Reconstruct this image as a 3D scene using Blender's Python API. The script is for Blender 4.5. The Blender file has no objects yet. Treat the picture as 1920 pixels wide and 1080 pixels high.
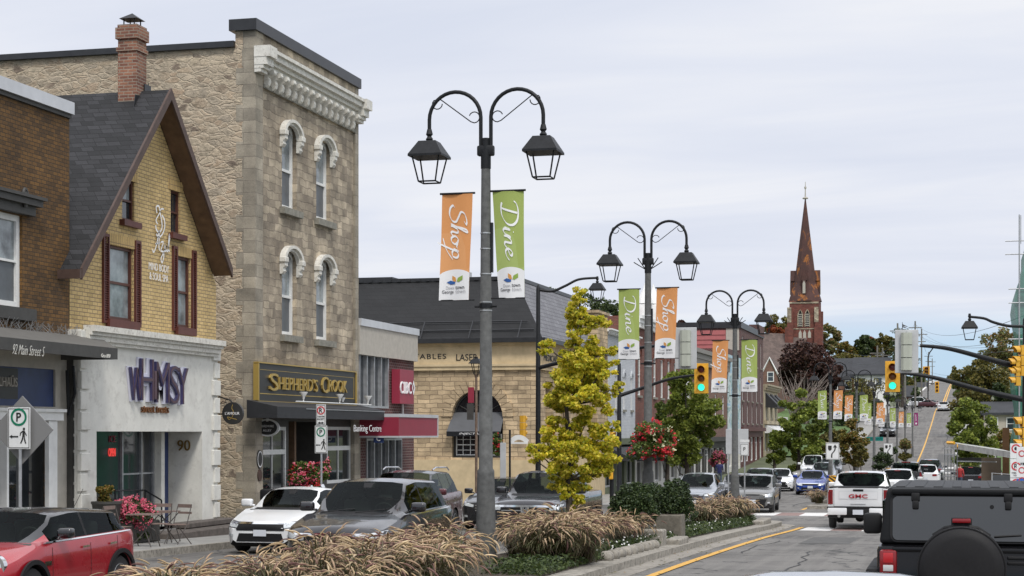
import bpy, bmesh, math, random
from mathutils import Vector, Matrix
from mathutils.bvhtree import BVHTree
random.seed(7)
R = math.radians
SC = bpy.context.scene
COL = SC.collection
# ---------------------------------------------------------------- camera, world, sun, exposure
F = 3300.0; HZ = 812.0; TH = math.atan(850.0 / F)
CT, ST = math.cos(TH), math.sin(TH)
cam = bpy.data.objects.new('camera', bpy.data.cameras.new('camera')); COL.objects.link(cam)
cam.data.sensor_width = 36; cam.data.lens = 36 * F / 1920
cam.data.shift_y = (HZ - 540) / 1920
cam.rotation_euler = (R(90), 0, TH)
cam.data.clip_start = .3; cam.data.clip_end = 6000
SC.camera = cam
SC.view_settings.view_transform = 'Standard'; SC.view_settings.look = 'None'
SC.view_settings.exposure = 0.5; SC.view_settings.gamma = 1.0
SUN_EL, SUN_ROT = R(52), R(150)      # direction the light comes from, clockwise from +Y
world = bpy.data.worlds.new("World"); SC.world = world; world.use_nodes = True
nt = world.node_tree; N = nt.nodes; L = nt.links
for n in list(N): N.remove(n)
def wn(t, **k):
    n = N.new(t)
    for a, b in k.items(): setattr(n, a, b)
    return n
out = wn('ShaderNodeOutputWorld'); bg = wn('ShaderNodeBackground'); L.new(bg.outputs[0], out.inputs[0])
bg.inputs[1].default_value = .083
sky = wn('ShaderNodeTexSky', sky_type='NISHITA', sun_disc=False, sun_elevation=SUN_EL, sun_rotation=SUN_ROT)
tc = wn('ShaderNodeTexCoord'); sep = wn('ShaderNodeSeparateXYZ'); L.new(tc.outputs['Generated'], sep.inputs[0])
def wm(op, a, b=None, c=None):
    n = wn('ShaderNodeMath', operation=op)
    for i, v in enumerate((a, b, c)):
        if v is None: continue
        if isinstance(v, (int, float)): n.inputs[i].default_value = v
        else: L.new(v, n.inputs[i])
    return n.outputs[0]
zc = wm('MAXIMUM', wm('ADD', sep.outputs[2], .10), .03)
cx = wm('DIVIDE', sep.outputs[0], zc); cy = wm('DIVIDE', sep.outputs[1], zc)
comb = wn('ShaderNodeCombineXYZ'); L.new(wm('MULTIPLY', wm('ADD', cx, wm('MULTIPLY', cy, .35)), .55), comb.inputs[0]); L.new(wm('MULTIPLY', cy, 1.5), comb.inputs[1])
def wnoise(sc, det, dist=0):
    n = wn('ShaderNodeTexNoise'); n.inputs['Scale'].default_value = sc; n.inputs['Detail'].default_value = det
    n.inputs['Distortion'].default_value = dist; L.new(comb.outputs[0], n.inputs['Vector']); return n.outputs[0]
def wramp(v, stops):
    n = wn('ShaderNodeValToRGB'); L.new(v, n.inputs[0]); e = n.color_ramp.elements
    while len(e) < len(stops): e.new(.5)
    for s, (p, c) in zip(e, stops): s.position = p; s.color = (*c, 1)
    return n.outputs[0]
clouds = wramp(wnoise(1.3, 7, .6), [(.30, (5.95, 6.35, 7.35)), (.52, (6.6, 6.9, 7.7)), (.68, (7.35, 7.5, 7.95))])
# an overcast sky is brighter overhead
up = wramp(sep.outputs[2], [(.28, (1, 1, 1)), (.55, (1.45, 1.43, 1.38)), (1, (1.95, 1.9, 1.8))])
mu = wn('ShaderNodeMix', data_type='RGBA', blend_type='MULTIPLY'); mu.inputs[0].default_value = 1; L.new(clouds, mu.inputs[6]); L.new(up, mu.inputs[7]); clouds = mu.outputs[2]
# thin cover near the skyline lets the blue show
el = wm('ADD', sep.outputs[2], wm('MULTIPLY', wm('SUBTRACT', wnoise(.5, 5, .3), .5), .05))
gap = wramp(el, [(.014, (.93,)*3), (.046, (.80,)*3), (.068, (0,)*3)])
mx = wn('ShaderNodeMix', data_type='RGBA'); L.new(gap, mx.inputs[0]); L.new(clouds, mx.inputs[6])
blue = wn('ShaderNodeMix', data_type='RGBA'); blue.inputs[0].default_value = .72
L.new(sky.outputs[0], blue.inputs[6]); blue.inputs[7].default_value = (3.7, 5.9, 8.3, 1)
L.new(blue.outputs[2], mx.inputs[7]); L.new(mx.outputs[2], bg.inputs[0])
sd = bpy.data.lights.new('sun', 'SUN'); sun = bpy.data.objects.new('sun', sd); COL.objects.link(sun)
sd.energy = 1.5; sd.angle = R(12); sd.color = (1, .96, .9)
sdir = Vector((math.sin(SUN_ROT) * math.cos(SUN_EL), math.cos(SUN_ROT) * math.cos(SUN_EL), math.sin(SUN_EL)))
sun.rotation_euler = sdir.to_track_quat('Z', 'Y').to_euler()

# ---------------------------------------------------------------- coordinates
def W(px, py, D):
    xc = (px - 960) * D / F
    return Vector((xc * CT - D * ST, xc * ST + D * CT, (HZ - py) * D / F))
def DX(px, X): return X / ((px - 960) / F * CT - ST)      # camera depth of the plane x = X seen at pixel px
def YX(px, X): return (DX(px, X) + X * ST) / CT
def ZX(px, py, X): return (HZ - py) * DX(px, X) / F
def XY(px, Y):
    p = (px - 960) / F; return (p * Y * CT - Y * ST) / (CT + p * ST)
def ZY(px, py, Y): return (HZ - py) * (Y * CT - XY(px, Y) * ST) / F
GP = [(-60, -1.2), (0, -2.05), (17, -2.4), (33, -2.62), (47, -2.92), (60, -3.28), (75, -3.42), (95, -3.58), (120, -3.75), (150, -3.2), (187, -1.6), (204, -.6),
      (236, 1.5), (264, 3.4), (290, 4.2), (330, 4.9), (360, 5.9), (420, 8.8), (484, 12), (584, 16.4), (700, 20.6), (850, 25.5), (1100, 32), (1800, 45)]
GP = [(d / CT, z) for d, z in GP]
def gz(y):
    if y <= GP[0][0]: return GP[0][1]
    for i in range(len(GP) - 1):
        if y < GP[i + 1][0]:
            (a, za), (b, zb) = GP[i], GP[i + 1]; t = (y - a) / (b - a)
            sl = lambda k: (GP[min(k + 1, len(GP) - 1)][1] - GP[max(k - 1, 0)][1]) / (GP[min(k + 1, len(GP) - 1)][0] - GP[max(k - 1, 0)][0])
            m0, m1 = sl(i) * (b - a), sl(i + 1) * (b - a)
            return (2*t**3 - 3*t*t + 1) * za + (t**3 - 2*t*t + t) * m0 + (3*t*t - 2*t**3) * zb + (t**3 - t*t) * m1
    return GP[-1][1]

# ---------------------------------------------------------------- mesh helpers
class MB:
    def __init__(s): s.v = []; s.f = []
    def add(s, vs, fs):
        o = len(s.v); s.v += [tuple(p) for p in vs]; s.f += [tuple(i + o for i in f) for f in fs]; return s
    def quad(s, a, b, c, d): return s.add([a, b, c, d], [(0, 1, 2, 3)])
    def poly(s, pts): return s.add(pts, [tuple(range(len(pts)))])
    def box(s, x0, x1, y0, y1, z0, z1):
        return s.add([(x0,y0,z0),(x1,y0,z0),(x1,y1,z0),(x0,y1,z0),(x0,y0,z1),(x1,y0,z1),(x1,y1,z1),(x0,y1,z1)],
                     [(0,3,2,1),(4,5,6,7),(0,1,5,4),(1,2,6,5),(2,3,7,6),(3,0,4,7)])
    def rbox(s, x0, x1, y0, y1, z0, z1, r=.02, seg=2, M=None):
        bm = bmesh.new(); bmesh.ops.create_cube(bm, size=1)
        for v in bm.verts: v.co = Vector(((x0+x1)/2 + v.co.x*(x1-x0), (y0+y1)/2 + v.co.y*(y1-y0), (z0+z1)/2 + v.co.z*(z1-z0)))
        bmesh.ops.bevel(bm, geom=bm.edges[:], offset=r, segments=seg, profile=.5, affect='EDGES')
        return s.bm(bm, M)
    def bm(s, bm, M=None):
        bm.verts.index_update()
        s.add([(M @ v.co if M else v.co) for v in bm.verts], [[v.index for v in f.verts] for f in bm.faces]); bm.free(); return s
    def prism(s, pts, ax, a, b):
        """pts 2-D outline in the two other axes (in order xyz without ax), extruded along ax from a to b"""
        def P(p, t):
            q = list(p); q.insert(ax, t); return tuple(q)
        n = len(pts)
        return s.add([P(p, a) for p in pts] + [P(p, b) for p in pts],
                     [tuple(range(n)), tuple(range(2*n - 1, n - 1, -1))] + [(i, (i+1) % n, n + (i+1) % n, n + i) for i in range(n)])
    def tube(s, pts, r, n=8, cap=True):
        pts = [Vector(p) for p in pts]; m = len(pts)
        rs = r if isinstance(r, (list, tuple)) else [r] * m
        t0 = (pts[1] - pts[0]).normalized(); up = Vector((0, 0, 1)) if abs(t0.z) < .9 else Vector((1, 0, 0))
        u = t0.cross(up).normalized(); vs = []
        for i, p in enumerate(pts):
            t = (pts[min(i+1, m-1)] - pts[max(i-1, 0)]).normalized()
            u = (u - t * u.dot(t)).normalized(); w = t.cross(u)
            vs += [p + (u * math.cos(2*math.pi*k/n) + w * math.sin(2*math.pi*k/n)) * rs[i] for k in range(n)]
        fs = [(i*n + k, i*n + (k+1) % n, (i+1)*n + (k+1) % n, (i+1)*n + k) for i in range(m-1) for k in range(n)]
        if cap: fs += [tuple(range(n-1, -1, -1)), tuple((m-1)*n + k for k in range(n))]
        return s.add(vs, fs)
    def lathe(s, prof, c, n=16, ax=2, rot=0):
        """prof (r, h) list round axis ax through c"""
        vs = []
        for r, h in prof:
            for k in range(n):
                a = 2*math.pi*(k + rot)/n; q = [r*math.cos(a), r*math.sin(a)]; q.insert(ax, h)
                vs.append((c[0]+q[0], c[1]+q[1], c[2]+q[2]))
        m = len(prof)
        fs = [(i*n + k, i*n + (k+1) % n, (i+1)*n + (k+1) % n, (i+1)*n + k) for i in range(m-1) for k in range(n)]
        fs += [tuple(range(n-1, -1, -1)), tuple((m-1)*n + k for k in range(n))]
        return s.add(vs, fs)
    def xf(s, M):
        s.v = [tuple(M @ Vector(p)) for p in s.v]; return s
    def build(s, name, mat, parent=None, smooth=False, local=False, split=False):
        if split:      # every separate piece becomes a part of its own
            par = list(range(len(s.v)))
            def fd(a):
                while par[a] != a: par[a] = par[par[a]]; a = par[a]
                return a
            for f in s.f:
                for a in f[1:]: par[fd(a)] = fd(f[0])
            gr = {}
            for f in s.f: gr.setdefault(fd(f[0]), []).append(f)
            for fs in gr.values():
                ix = {}; m = MB()
                for f in fs:
                    for a in f:
                        if a not in ix: ix[a] = len(m.v); m.v.append(s.v[a])
                m.f = [tuple(ix[a] for a in f) for f in fs]; o = m.build(name, mat, parent, smooth, local)
            return o
        me = bpy.data.meshes.new(name)
        o = Vector((0, 0, 0))
        if parent is not None and not local: o = ORG.get(parent.as_pointer(), o)
        me.from_pydata([tuple(Vector(p) - o) for p in s.v], [], s.f)
        me.materials.append(mat)
        ob = bpy.data.objects.new(name, me); COL.objects.link(ob)
        if smooth:
            me.polygons.foreach_set('use_smooth', [True] * len(me.polygons))
            if smooth != 'all':
                try: me.set_sharp_from_angle(angle=R(smooth if smooth is not True else 40))
                except Exception: pass
        if parent is not None:
            ob.parent = parent; ORG[ob.as_pointer()] = o
        return ob
ORG = {}
def recalc(ob):
    bm = bmesh.new(); bm.from_mesh(ob.data); bmesh.ops.recalc_face_normals(bm, faces=bm.faces); bm.to_mesh(ob.data); bm.free()
def tag(o, label, cat, group=None):
    o['label'] = label; o['category'] = cat
    if group: o['group'] = group
    return o
def thing(name, label, cat, loc=(0, 0, 0), group=None, rz=0):
    o = bpy.data.objects.new(name, None); COL.objects.link(o); o.location = loc; o.rotation_euler = (0, 0, rz)
    o.empty_display_size = .2; ORG[o.as_pointer()] = Vector(loc)
    return tag(o, label, cat, group)
def struct(ob, kind='structure'): ob['kind'] = kind; return ob
def copy_tree(o, parent=None, label=None):
    c = o.copy(); COL.objects.link(c)
    if parent is not None: c.parent = parent
    if label: c['label'] = label
    for ch in list(o.children): copy_tree(ch, c)
    return c

# ---------------------------------------------------------------- materials
def newmat(name):
    m = bpy.data.materials.new(name); m.use_nodes = True; t = m.node_tree
    b = t.nodes['Principled BSDF']; return m, t, b
def nd(t, ty, **k):
    n = t.nodes.new(ty)
    for a, b in k.items():
        if a in n.inputs.keys() if isinstance(a, str) else False: n.inputs[a].default_value = b
        else: setattr(n, a, b)
    return n
def ramp(t, v, stops, interp='LINEAR'):
    n = t.nodes.new('ShaderNodeValToRGB'); t.links.new(v, n.inputs[0]); e = n.color_ramp.elements; n.color_ramp.interpolation = interp
    while len(e) < len(stops): e.new(.5)
    for s, (p, c) in zip(e, stops): s.position = p; s.color = (*c, 1)
    return n.outputs[0]
def noise(t, vec, scale, det=4, rough=.55, dist=0):
    n = t.nodes.new('ShaderNodeTexNoise'); n.inputs['Scale'].default_value = scale; n.inputs['Detail'].default_value = det
    n.inputs['Roughness'].default_value = rough; n.inputs['Distortion'].default_value = dist
    if vec is not None: t.links.new(vec, n.inputs['Vector'])
    return n.outputs[0]
def mixc(t, fac, a, b, mode='MIX'):
    n = t.nodes.new('ShaderNodeMix'); n.data_type = 'RGBA'; n.blend_type = mode
    for i, v in ((0, fac), (6, a), (7, b)):
        if isinstance(v, (int, float)): n.inputs[i].default_value = v
        elif isinstance(v, tuple): n.inputs[i].default_value = (*v, 1)
        else: t.links.new(v, n.inputs[i])
    return n.outputs[2]
def math_(t, op, a, b=0.0):
    n = t.nodes.new('ShaderNodeMath'); n.operation = op
    for i, v in enumerate((a, b)):
        if isinstance(v, (int, float)): n.inputs[i].default_value = v
        else: t.links.new(v, n.inputs[i])
    return n.outputs[0]
def bump(t, b, h, strength=.4, dist=.02):
    n = t.nodes.new('ShaderNodeBump'); n.inputs['Strength'].default_value = strength; n.inputs['Distance'].default_value = dist
    t.links.new(h, n.inputs['Height']); t.links.new(n.outputs[0], b.inputs['Normal'])
def wpos(t): return t.nodes.new('ShaderNodeNewGeometry').outputs['Position']
def wallvec(t, sz=1.0, jit=0.0):
    """(x+y, z) of the world position: works for walls along either axis"""
    s = t.nodes.new('ShaderNodeSeparateXYZ'); t.links.new(wpos(t), s.inputs[0])
    c = t.nodes.new('ShaderNodeCombineXYZ')
    t.links.new(math_(t, 'ADD', s.outputs[0], s.outputs[1]), c.inputs[0]); t.links.new(math_(t, 'MULTIPLY', s.outputs[2], sz), c.inputs[1])
    v = c.outputs[0]
    if jit:
        n = t.nodes.new('ShaderNodeTexNoise'); n.inputs['Scale'].default_value = 2.5; n.inputs['Detail'].default_value = 3; t.links.new(v, n.inputs['Vector'])
        a = t.nodes.new('ShaderNodeVectorMath'); a.operation = 'MULTIPLY_ADD'; t.links.new(n.outputs['Color'], a.inputs[0])
        a.inputs[1].default_value = (jit, jit, 0); t.links.new(v, a.inputs[2]); v = a.outputs[0]
    return v
def pm(name, col, rough=.6, metal=0, var=0, vs=3.0, bmp=0, bs=40, coat=0, spec=None, wear=None):
    m, t, b = newmat(name); b.inputs['Roughness'].default_value = rough; b.inputs['Metallic'].default_value = metal
    if coat: b.inputs['Coat Weight'].default_value = coat; b.inputs['Coat Roughness'].default_value = .03
    if spec is not None: b.inputs['Specular IOR Level'].default_value = spec
    if var:
        v = noise(t, wpos(t), vs, 6, .6)
        lo = tuple(c * (1 - var) for c in col); hi = tuple(min(1, c * (1 + var)) for c in col)
        c = ramp(t, v, [(.3, lo), (.7, hi)])
        if wear: c = mixc(t, ramp(t, noise(t, wpos(t), vs * 2.3, 8, .7), [(.52, (0,)*3), (.66, (1,)*3)]), c, wear)
        t.links.new(c, b.inputs['Base Color'])
    else: b.inputs['Base Color'].default_value = (*col, 1)
    if bmp: bump(t, b, noise(t, wpos(t), bs, 5), bmp, .01)
    return m
def emit(name, col, s):
    m, t, b = newmat(name); b.inputs['Base Color'].default_value = (*col, 1); b.inputs['Emission Color'].default_value = (*col, 1)
    b.inputs['Emission Strength'].default_value = s; return m
def brickmat(name, c1, c2, mort, bw=.22, bh=.075, ms=.009, rough=.85, vary=.35, bmp=.5, rowoff=.5, jit=0, sz=1.0, cyc=2, dirt=None, bias=0):
    m, t, b = newmat(name); v = wallvec(t, sz, jit)
    n = t.nodes.new('ShaderNodeTexBrick'); t.links.new(v, n.inputs['Vector'])
    n.offset = rowoff; n.offset_frequency = cyc
    n.inputs['Color1'].default_value = (*c1, 1); n.inputs['Color2'].default_value = (*c2, 1); n.inputs['Mortar'].default_value = (*mort, 1)
    n.inputs['Scale'].default_value = 1; n.inputs['Brick Width'].default_value = bw; n.inputs['Row Height'].default_value = bh
    n.inputs['Mortar Size'].default_value = ms; n.inputs['Mortar Smooth'].default_value = .3; n.inputs['Bias'].default_value = bias
    nz = ramp(t, noise(t, v, 1.1, 8, .65), [(.28, (1 - vary,)*3), (.72, (1 + vary*.5,)*3)])
    c = mixc(t, 1.0, n.outputs['Color'], nz, 'MULTIPLY')
    fine = ramp(t, noise(t, wpos(t), 30, 4, .6), [(.3, (.82,)*3), (.7, (1.12,)*3)]); c = mixc(t, 1.0, c, fine, 'MULTIPLY')
    if dirt: c = mixc(t, ramp(t, noise(t, v, .5, 7, .7), [(.5, (0,)*3), (.7, (.75,)*3)]), c, dirt)
    t.links.new(c, b.inputs['Base Color']); b.inputs['Roughness'].default_value = rough
    h = math_(t, 'ADD', math_(t, 'MULTIPLY', n.outputs['Fac'], -1.0), math_(t, 'MULTIPLY', noise(t, wpos(t), 14, 5), .6))
    bump(t, b, h, bmp, .015); return m
def rubblemat(name, cols, mort, scale=2.2, squash=1.9, edge=.06, bmp=.8, jit=.22):
    m, t, b = newmat(name); v = wallvec(t, squash, jit)
    vo = t.nodes.new('ShaderNodeTexVoronoi'); vo.inputs['Scale'].default_value = scale; t.links.new(v, vo.inputs['Vector'])
    ve = t.nodes.new('ShaderNodeTexVoronoi'); ve.feature = 'DISTANCE_TO_EDGE'; ve.inputs['Scale'].default_value = scale; t.links.new(v, ve.inputs['Vector'])
    sp = t.nodes.new('ShaderNodeSeparateColor'); t.links.new(vo.outputs['Color'], sp.inputs[0])
    st = [(i / (len(cols) - 1), c) for i, c in enumerate(cols)]
    c = ramp(t, sp.outputs[0], st)
    c = mixc(t, 1.0, c, ramp(t, noise(t, wpos(t), 9, 7, .65, .5), [(.28, (.62,)*3), (.7, (1.25,)*3)]), 'MULTIPLY')
    mf = ramp(t, math_(t, 'ADD', ve.outputs['Distance'], math_(t, 'MULTIPLY', math_(t, 'SUBTRACT', noise(t, v, 2.2, 6, .65), .48), .9)), [(edge * .3, (1,)*3), (edge * 1.6, (0,)*3)])
    c = mixc(t, mf, c, mort)
    c = mixc(t, 1.0, c, ramp(t, noise(t, v, .45, 6, .7), [(.3, (.78,)*3), (.7, (1.12,)*3)]), 'MULTIPLY')
    t.links.new(c, b.inputs['Base Color']); b.inputs['Roughness'].default_value = .9
    h = math_(t, 'ADD', math_(t, 'MULTIPLY', ramp(t, ve.outputs['Distance'], [(0, (0,)*3), (.10, (1,)*3)]), .5), math_(t, 'ADD', math_(t, 'MULTIPLY', noise(t, wpos(t), 5, 9, .72, .6), 1.6), math_(t, 'MULTIPLY', noise(t, v, 3, 6, .7, .8), .9)))
    bump(t, b, h, bmp, .05); return m
def leafmat(name, cols, rough=.6, trans=.3):
    m, t, b = newmat(name); g = t.nodes.new('ShaderNodeNewGeometry')
    st = [(i / (len(cols) - 1), c) for i, c in enumerate(cols)]
    c = ramp(t, g.outputs['Random Per Island'], st)
    c = mixc(t, 1.0, c, ramp(t, noise(t, g.outputs['Position'], 1.6, 4), [(.3, (.72,)*3), (.7, (1.25,)*3)]), 'MULTIPLY')
    t.links.new(c, b.inputs['Base Color']); b.inputs['Roughness'].default_value = rough
    tr = t.nodes.new('ShaderNodeBsdfTranslucent'); t.links.new(c, tr.inputs['Color'])
    mx = t.nodes.new('ShaderNodeMixShader'); mx.inputs[0].default_value = trans
    t.links.new(b.outputs[0], mx.inputs[1]); t.links.new(tr.outputs[0], mx.inputs[2])
    t.links.new(mx.outputs[0], t.nodes['Material Output'].inputs['Surface']); return m
def paint(name, col, metal=.0, rough=.28):
    m, t, b = newmat(name); b.inputs['Base Color'].default_value = (*col, 1); b.inputs['Metallic'].default_value = metal
    b.inputs['Roughness'].default_value = rough; b.inputs['Coat Weight'].default_value = .8; b.inputs['Coat Roughness'].default_value = .04
    d = ramp(t, noise(t, wpos(t), 2.0, 6, .7), [(.4, (rough,)*3), (.8, (rough + .22,)*3)]); t.links.new(d, b.inputs['Roughness'])
    return m
M = {}
M['black'] = pm('black_metal', (.012, .013, .015), .5, 0, .3, 8, spec=.25) if 1 else pm('black_metal', (.018, .019, .021), .42, 0, .3, 8)
M['blackgloss'] = pm('black_gloss', (.012, .012, .013), .15, coat=.5)
M['trim'] = pm('black_plastic', (.012, .012, .013), .6, spec=.25)
M['conc'] = pm('pole_concrete', (.10, .102, .10), .85, 0, .28, 9, .3, 60)
M['steel'] = pm('galvanised_steel', (.42, .43, .44), .4, .6, .2, 6)
M['alum'] = pm('aluminium_panel', (.48, .49, .50), .5, .1, .1, 2)
M['white'] = pm('white_paint', (.74, .74, .72), .5, 0, .08, 4, .05, 30)
M['signwhite'] = pm('sign_white', (.72, .73, .73), .4, 0, .06, 3)
M['glass'] = pm('window_glass', (.02, .024, .028), .04, 0, .5, .8, spec=.9)
M['glassgrey'] = pm('window_screen', (.09, .10, .11), .35, 0, .25, 1.5)
M['curtain'] = pm('window_curtain', (.24, .27, .28), .12, 0, .65, 1.7, spec=.7)
def carglass():
    m, t, b = newmat('car_glass'); o = t.nodes['Material Output']; t.nodes.remove(b)
    tr = t.nodes.new('ShaderNodeBsdfTransparent'); tr.inputs[0].default_value = (.36, .42, .39, 1)
    g = t.nodes.new('ShaderNodeBsdfGlossy'); g.inputs['Roughness'].default_value = .02; g.inputs['Color'].default_value = (.55, .6, .62, 1)
    f = t.nodes.new('ShaderNodeFresnel'); f.inputs[0].default_value = 1.22
    mx = t.nodes.new('ShaderNodeMixShader'); t.links.new(f.outputs[0], mx.inputs[0]); t.links.new(tr.outputs[0], mx.inputs[1]); t.links.new(g.outputs[0], mx.inputs[2]); t.links.new(mx.outputs[0], o.inputs[0]); return m
M['cglass'] = carglass()
M['chrome'] = pm('chrome', (.75, .76, .77), .12, 1)
M['lamp'] = pm('headlamp_lens', (.55, .58, .6), .08, .3, coat=.6)
M['red'] = pm('tail_red', (.20, .005, .008), .2, coat=.3)
M['rubber'] = pm('tyre_rubber', (.02, .02, .021), .8)
M['rim'] = pm('alloy_rim', (.34, .35, .36), .3, .8)
M['plate'] = pm('licence_plate', (.6, .63, .68), .5)
M['wood'] = pm('weathered_wood', (.12, .085, .06), .8, 0, .3, 6)
M['bark'] = pm('tree_bark', (.06, .048, .038), .9, 0, .35, 6, .5, 20)
# ---------------------------------------------------------------- ground, roads, pavements
def asphalt(name, base, patch):
    m, t, b = newmat(name); p = wpos(t)
    c = ramp(t, noise(t, p, .35, 6, .6), [(.36, tuple(x*.68 for x in base)), (.64, tuple(x*1.15 for x in base))])
    sp = t.nodes.new('ShaderNodeMapping'); sp.inputs['Scale'].default_value = (3, .12, 1); t.links.new(p, sp.inputs[0])
    c = mixc(t, ramp(t, noise(t, sp.outputs[0], 1.0, 5, .6), [(.45, (0,)*3), (.6, (.75,)*3)]), c, patch)
    c = mixc(t, 1.0, c, ramp(t, noise(t, p, 45, 3, .7), [(.3, (.74,)*3), (.7, (1.25,)*3)]), 'MULTIPLY')
    ve = t.nodes.new('ShaderNodeTexVoronoi'); ve.feature = 'DISTANCE_TO_EDGE'; ve.inputs['Scale'].default_value = .33
    ad = t.nodes.new('ShaderNodeVectorMath'); ad.operation = 'MULTIPLY_ADD'; nn = t.nodes.new('ShaderNodeTexNoise'); nn.inputs['Scale'].default_value = 1.3; nn.inputs['Detail'].default_value = 6
    t.links.new(p, nn.inputs['Vector']); t.links.new(nn.outputs['Color'], ad.inputs[0]); ad.inputs[1].default_value = (1.6, 1.6, 0); t.links.new(p, ad.inputs[2]); t.links.new(ad.outputs[0], ve.inputs['Vector'])
    c = mixc(t, ramp(t, ve.outputs['Distance'], [(.006, (.85,)*3), (.016, (0,)*3)]), c, (.022, .022, .023))
    t.links.new(c, b.inputs['Base Color']); b.inputs['Roughness'].default_value = .88
    bump(t, b, noise(t, p, 70, 3), .35, .008); return m
M['asphalt'] = asphalt('road_asphalt', (.135, .128, .120), (.17, .162, .15))
M['walk'] = pm('pavement_concrete', (.27, .265, .25), .9, 0, .2, 2.5, .25, 30)
M['kerb'] = pm('kerb_concrete', (.27, .25, .215), .9, 0, .35, 6, .5, 25, wear=(.12, .105, .09))
M['gutter'] = pm('gutter_concrete', (.25, .23, .2), .9, 0, .25, 3, .3, 25, wear=(.14, .125, .11))
M['soil'] = pm('soil', (.055, .042, .03), .95, 0, .4, 8, .8, 12)
M['lawn'] = pm('lawn_grass', (.075, .13, .035), .95, 0, .3, 2, .5, 12)
M['terrain'] = pm('terrain_grass', (.10, .115, .06), .95, 0, .35, .15, .3, 3)
M['yline'] = pm('road_paint_yellow', (.62, .34, .05), .7, 0, .12, 9, wear=(.36, .24, .09))
M['wline'] = pm('road_paint_white', (.64, .63, .61), .7, 0, .1, 7, wear=(.42, .41, .40))
M['paver'] = pm('crosswalk_paver', (.23, .155, .14), .85, 0, .2, 6, .3, 30)
def yst(y0, y1, st=2.0):
    n = max(1, int(math.ceil((y1 - y0) / st))); return [y0 + (y1 - y0) * i / n for i in range(n + 1)]
def cf(v): return v if callable(v) else (lambda y: v)
def strip(name, xa, xb, y0, y1, dz, mat, st=2.0, kind='structure', side=0, parent=None):
    """sheet that follows the ground profile; side > 0 gives it walls of that depth (a kerb)"""
    xa, xb = cf(xa), cf(xb); mb = MB(); ys = yst(y0, y1, st); n = len(ys)
    vs = []
    for y in ys: vs += [(xa(y), y, gz(y) + dz), (xb(y), y, gz(y) + dz)]
    fs = [(2*i, 2*i+1, 2*i+3, 2*i+2) for i in range(n-1)]
    if side:
        o = len(vs); vs += [(x, y, z - side) for x, y, z in vs]
        fs += [(2*i, 2*i+2, o+2*i+2, o+2*i) for i in range(n-1)] + [(2*i+3, 2*i+1, o+2*i+1, o+2*i+3) for i in range(n-1)]
        fs += [(1, 0, o, o+1), (2*n-2, 2*n-1, o+2*n-1, o+2*n-2)]
    mb.add(vs, fs); ob = mb.build(name, mat, parent)
    if kind and parent is None: struct(ob, kind)
    return ob
def pw(pts):
    def f(y):
        if y <= pts[0][0]: return pts[0][1]
        for (a, u), (b, v) in zip(pts, pts[1:]):
            if y < b: t = (y - a) / (b - a); t = t*t*(3-2*t); return u + (v - u) * t
        return pts[-1][1]
    return f
RL = pw([(120, -16.6), (150, -11.2)]); RR = pw([(62, 1.9), (66, 1.7), (128, 1.7), (146, -.75)])
strip('terrain', -420, 320, -60, 1900, -.03, M['terrain'], 6)
strip('road', lambda y: RL(y) - .02, lambda y: RR(y) + .02, -40, 345, 0, M['asphalt'])
strip('far_road', -11, .6, 345, 1850, .0, M['asphalt'], 8)
strip('side_street', -130, -16.62, 66.5, 79.0, 0, M['asphalt'])
strip('side_street', 1.95, 90, 64.5, 75, 0, M['asphalt'])
strip('cross_street', -120, -11.3, 322, 334, 0.0, M['asphalt'])
strip('cross_street', -.7, 90, 322, 334, 0.0, M['asphalt'])
strip('pavement', -19.5, -16.75, -40, 66.3, .15, M['walk']); strip('pavement_kerb', -16.75, -16.6, -40, 66.3, .155, M['kerb'], side=.16)
strip('corner_pavement', -16.6, -13.6, 60.5, 66.3, .15, M['walk'], side=.16)
strip('pavement', -19.5, -16.75, 79.2, 121, .15, M['walk']); strip('pavement_kerb', -16.75, -16.6, 79.2, 121, .155, M['kerb'], side=.16)
strip('corner_pavement', -16.6, -14.6, 79.2, 84, .15, M['walk'], side=.16)
strip('pavement', lambda y: RL(y) - 2.6, lambda y: RL(y) - .15, 121, 318, .15, M['walk']); strip('pavement_kerb', lambda y: RL(y) - .15, RL, 121, 318, .155, M['kerb'], side=.16)
strip('lawn', -19, lambda y: RL(y) - 2.8, 176, 300, .12, M['lawn'])
strip('lawn', lambda y: -60, -19.6, 176, 300, .1, M['lawn'])
for a, b in ((-40, 64.3), (75.2, 318)):
    strip('pavement', lambda y: RR(y) + .15, lambda y: RR(y) + 3.6, a, b, .15, M['walk'])
    strip('pavement_kerb', RR, lambda y: RR(y) + .15, a, b, .155, M['kerb'], side=.16)
strip('grass_verge', lambda y: RR(y) + 3.7, lambda y: RR(y) + 14, 140, 318, .1, M['lawn'])
strip('grass_verge', -11.3, -2.4, 335.5, 338.5, .12, M['lawn'])
for a, b in ((345, 1300),):
    strip('pavement_kerb', -11.5, -11, a, b, .14, M['wline'], 8, side=.14); strip('pavement_kerb', .6, 1.1, a, b, .14, M['wline'], 8, side=.14)
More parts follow.
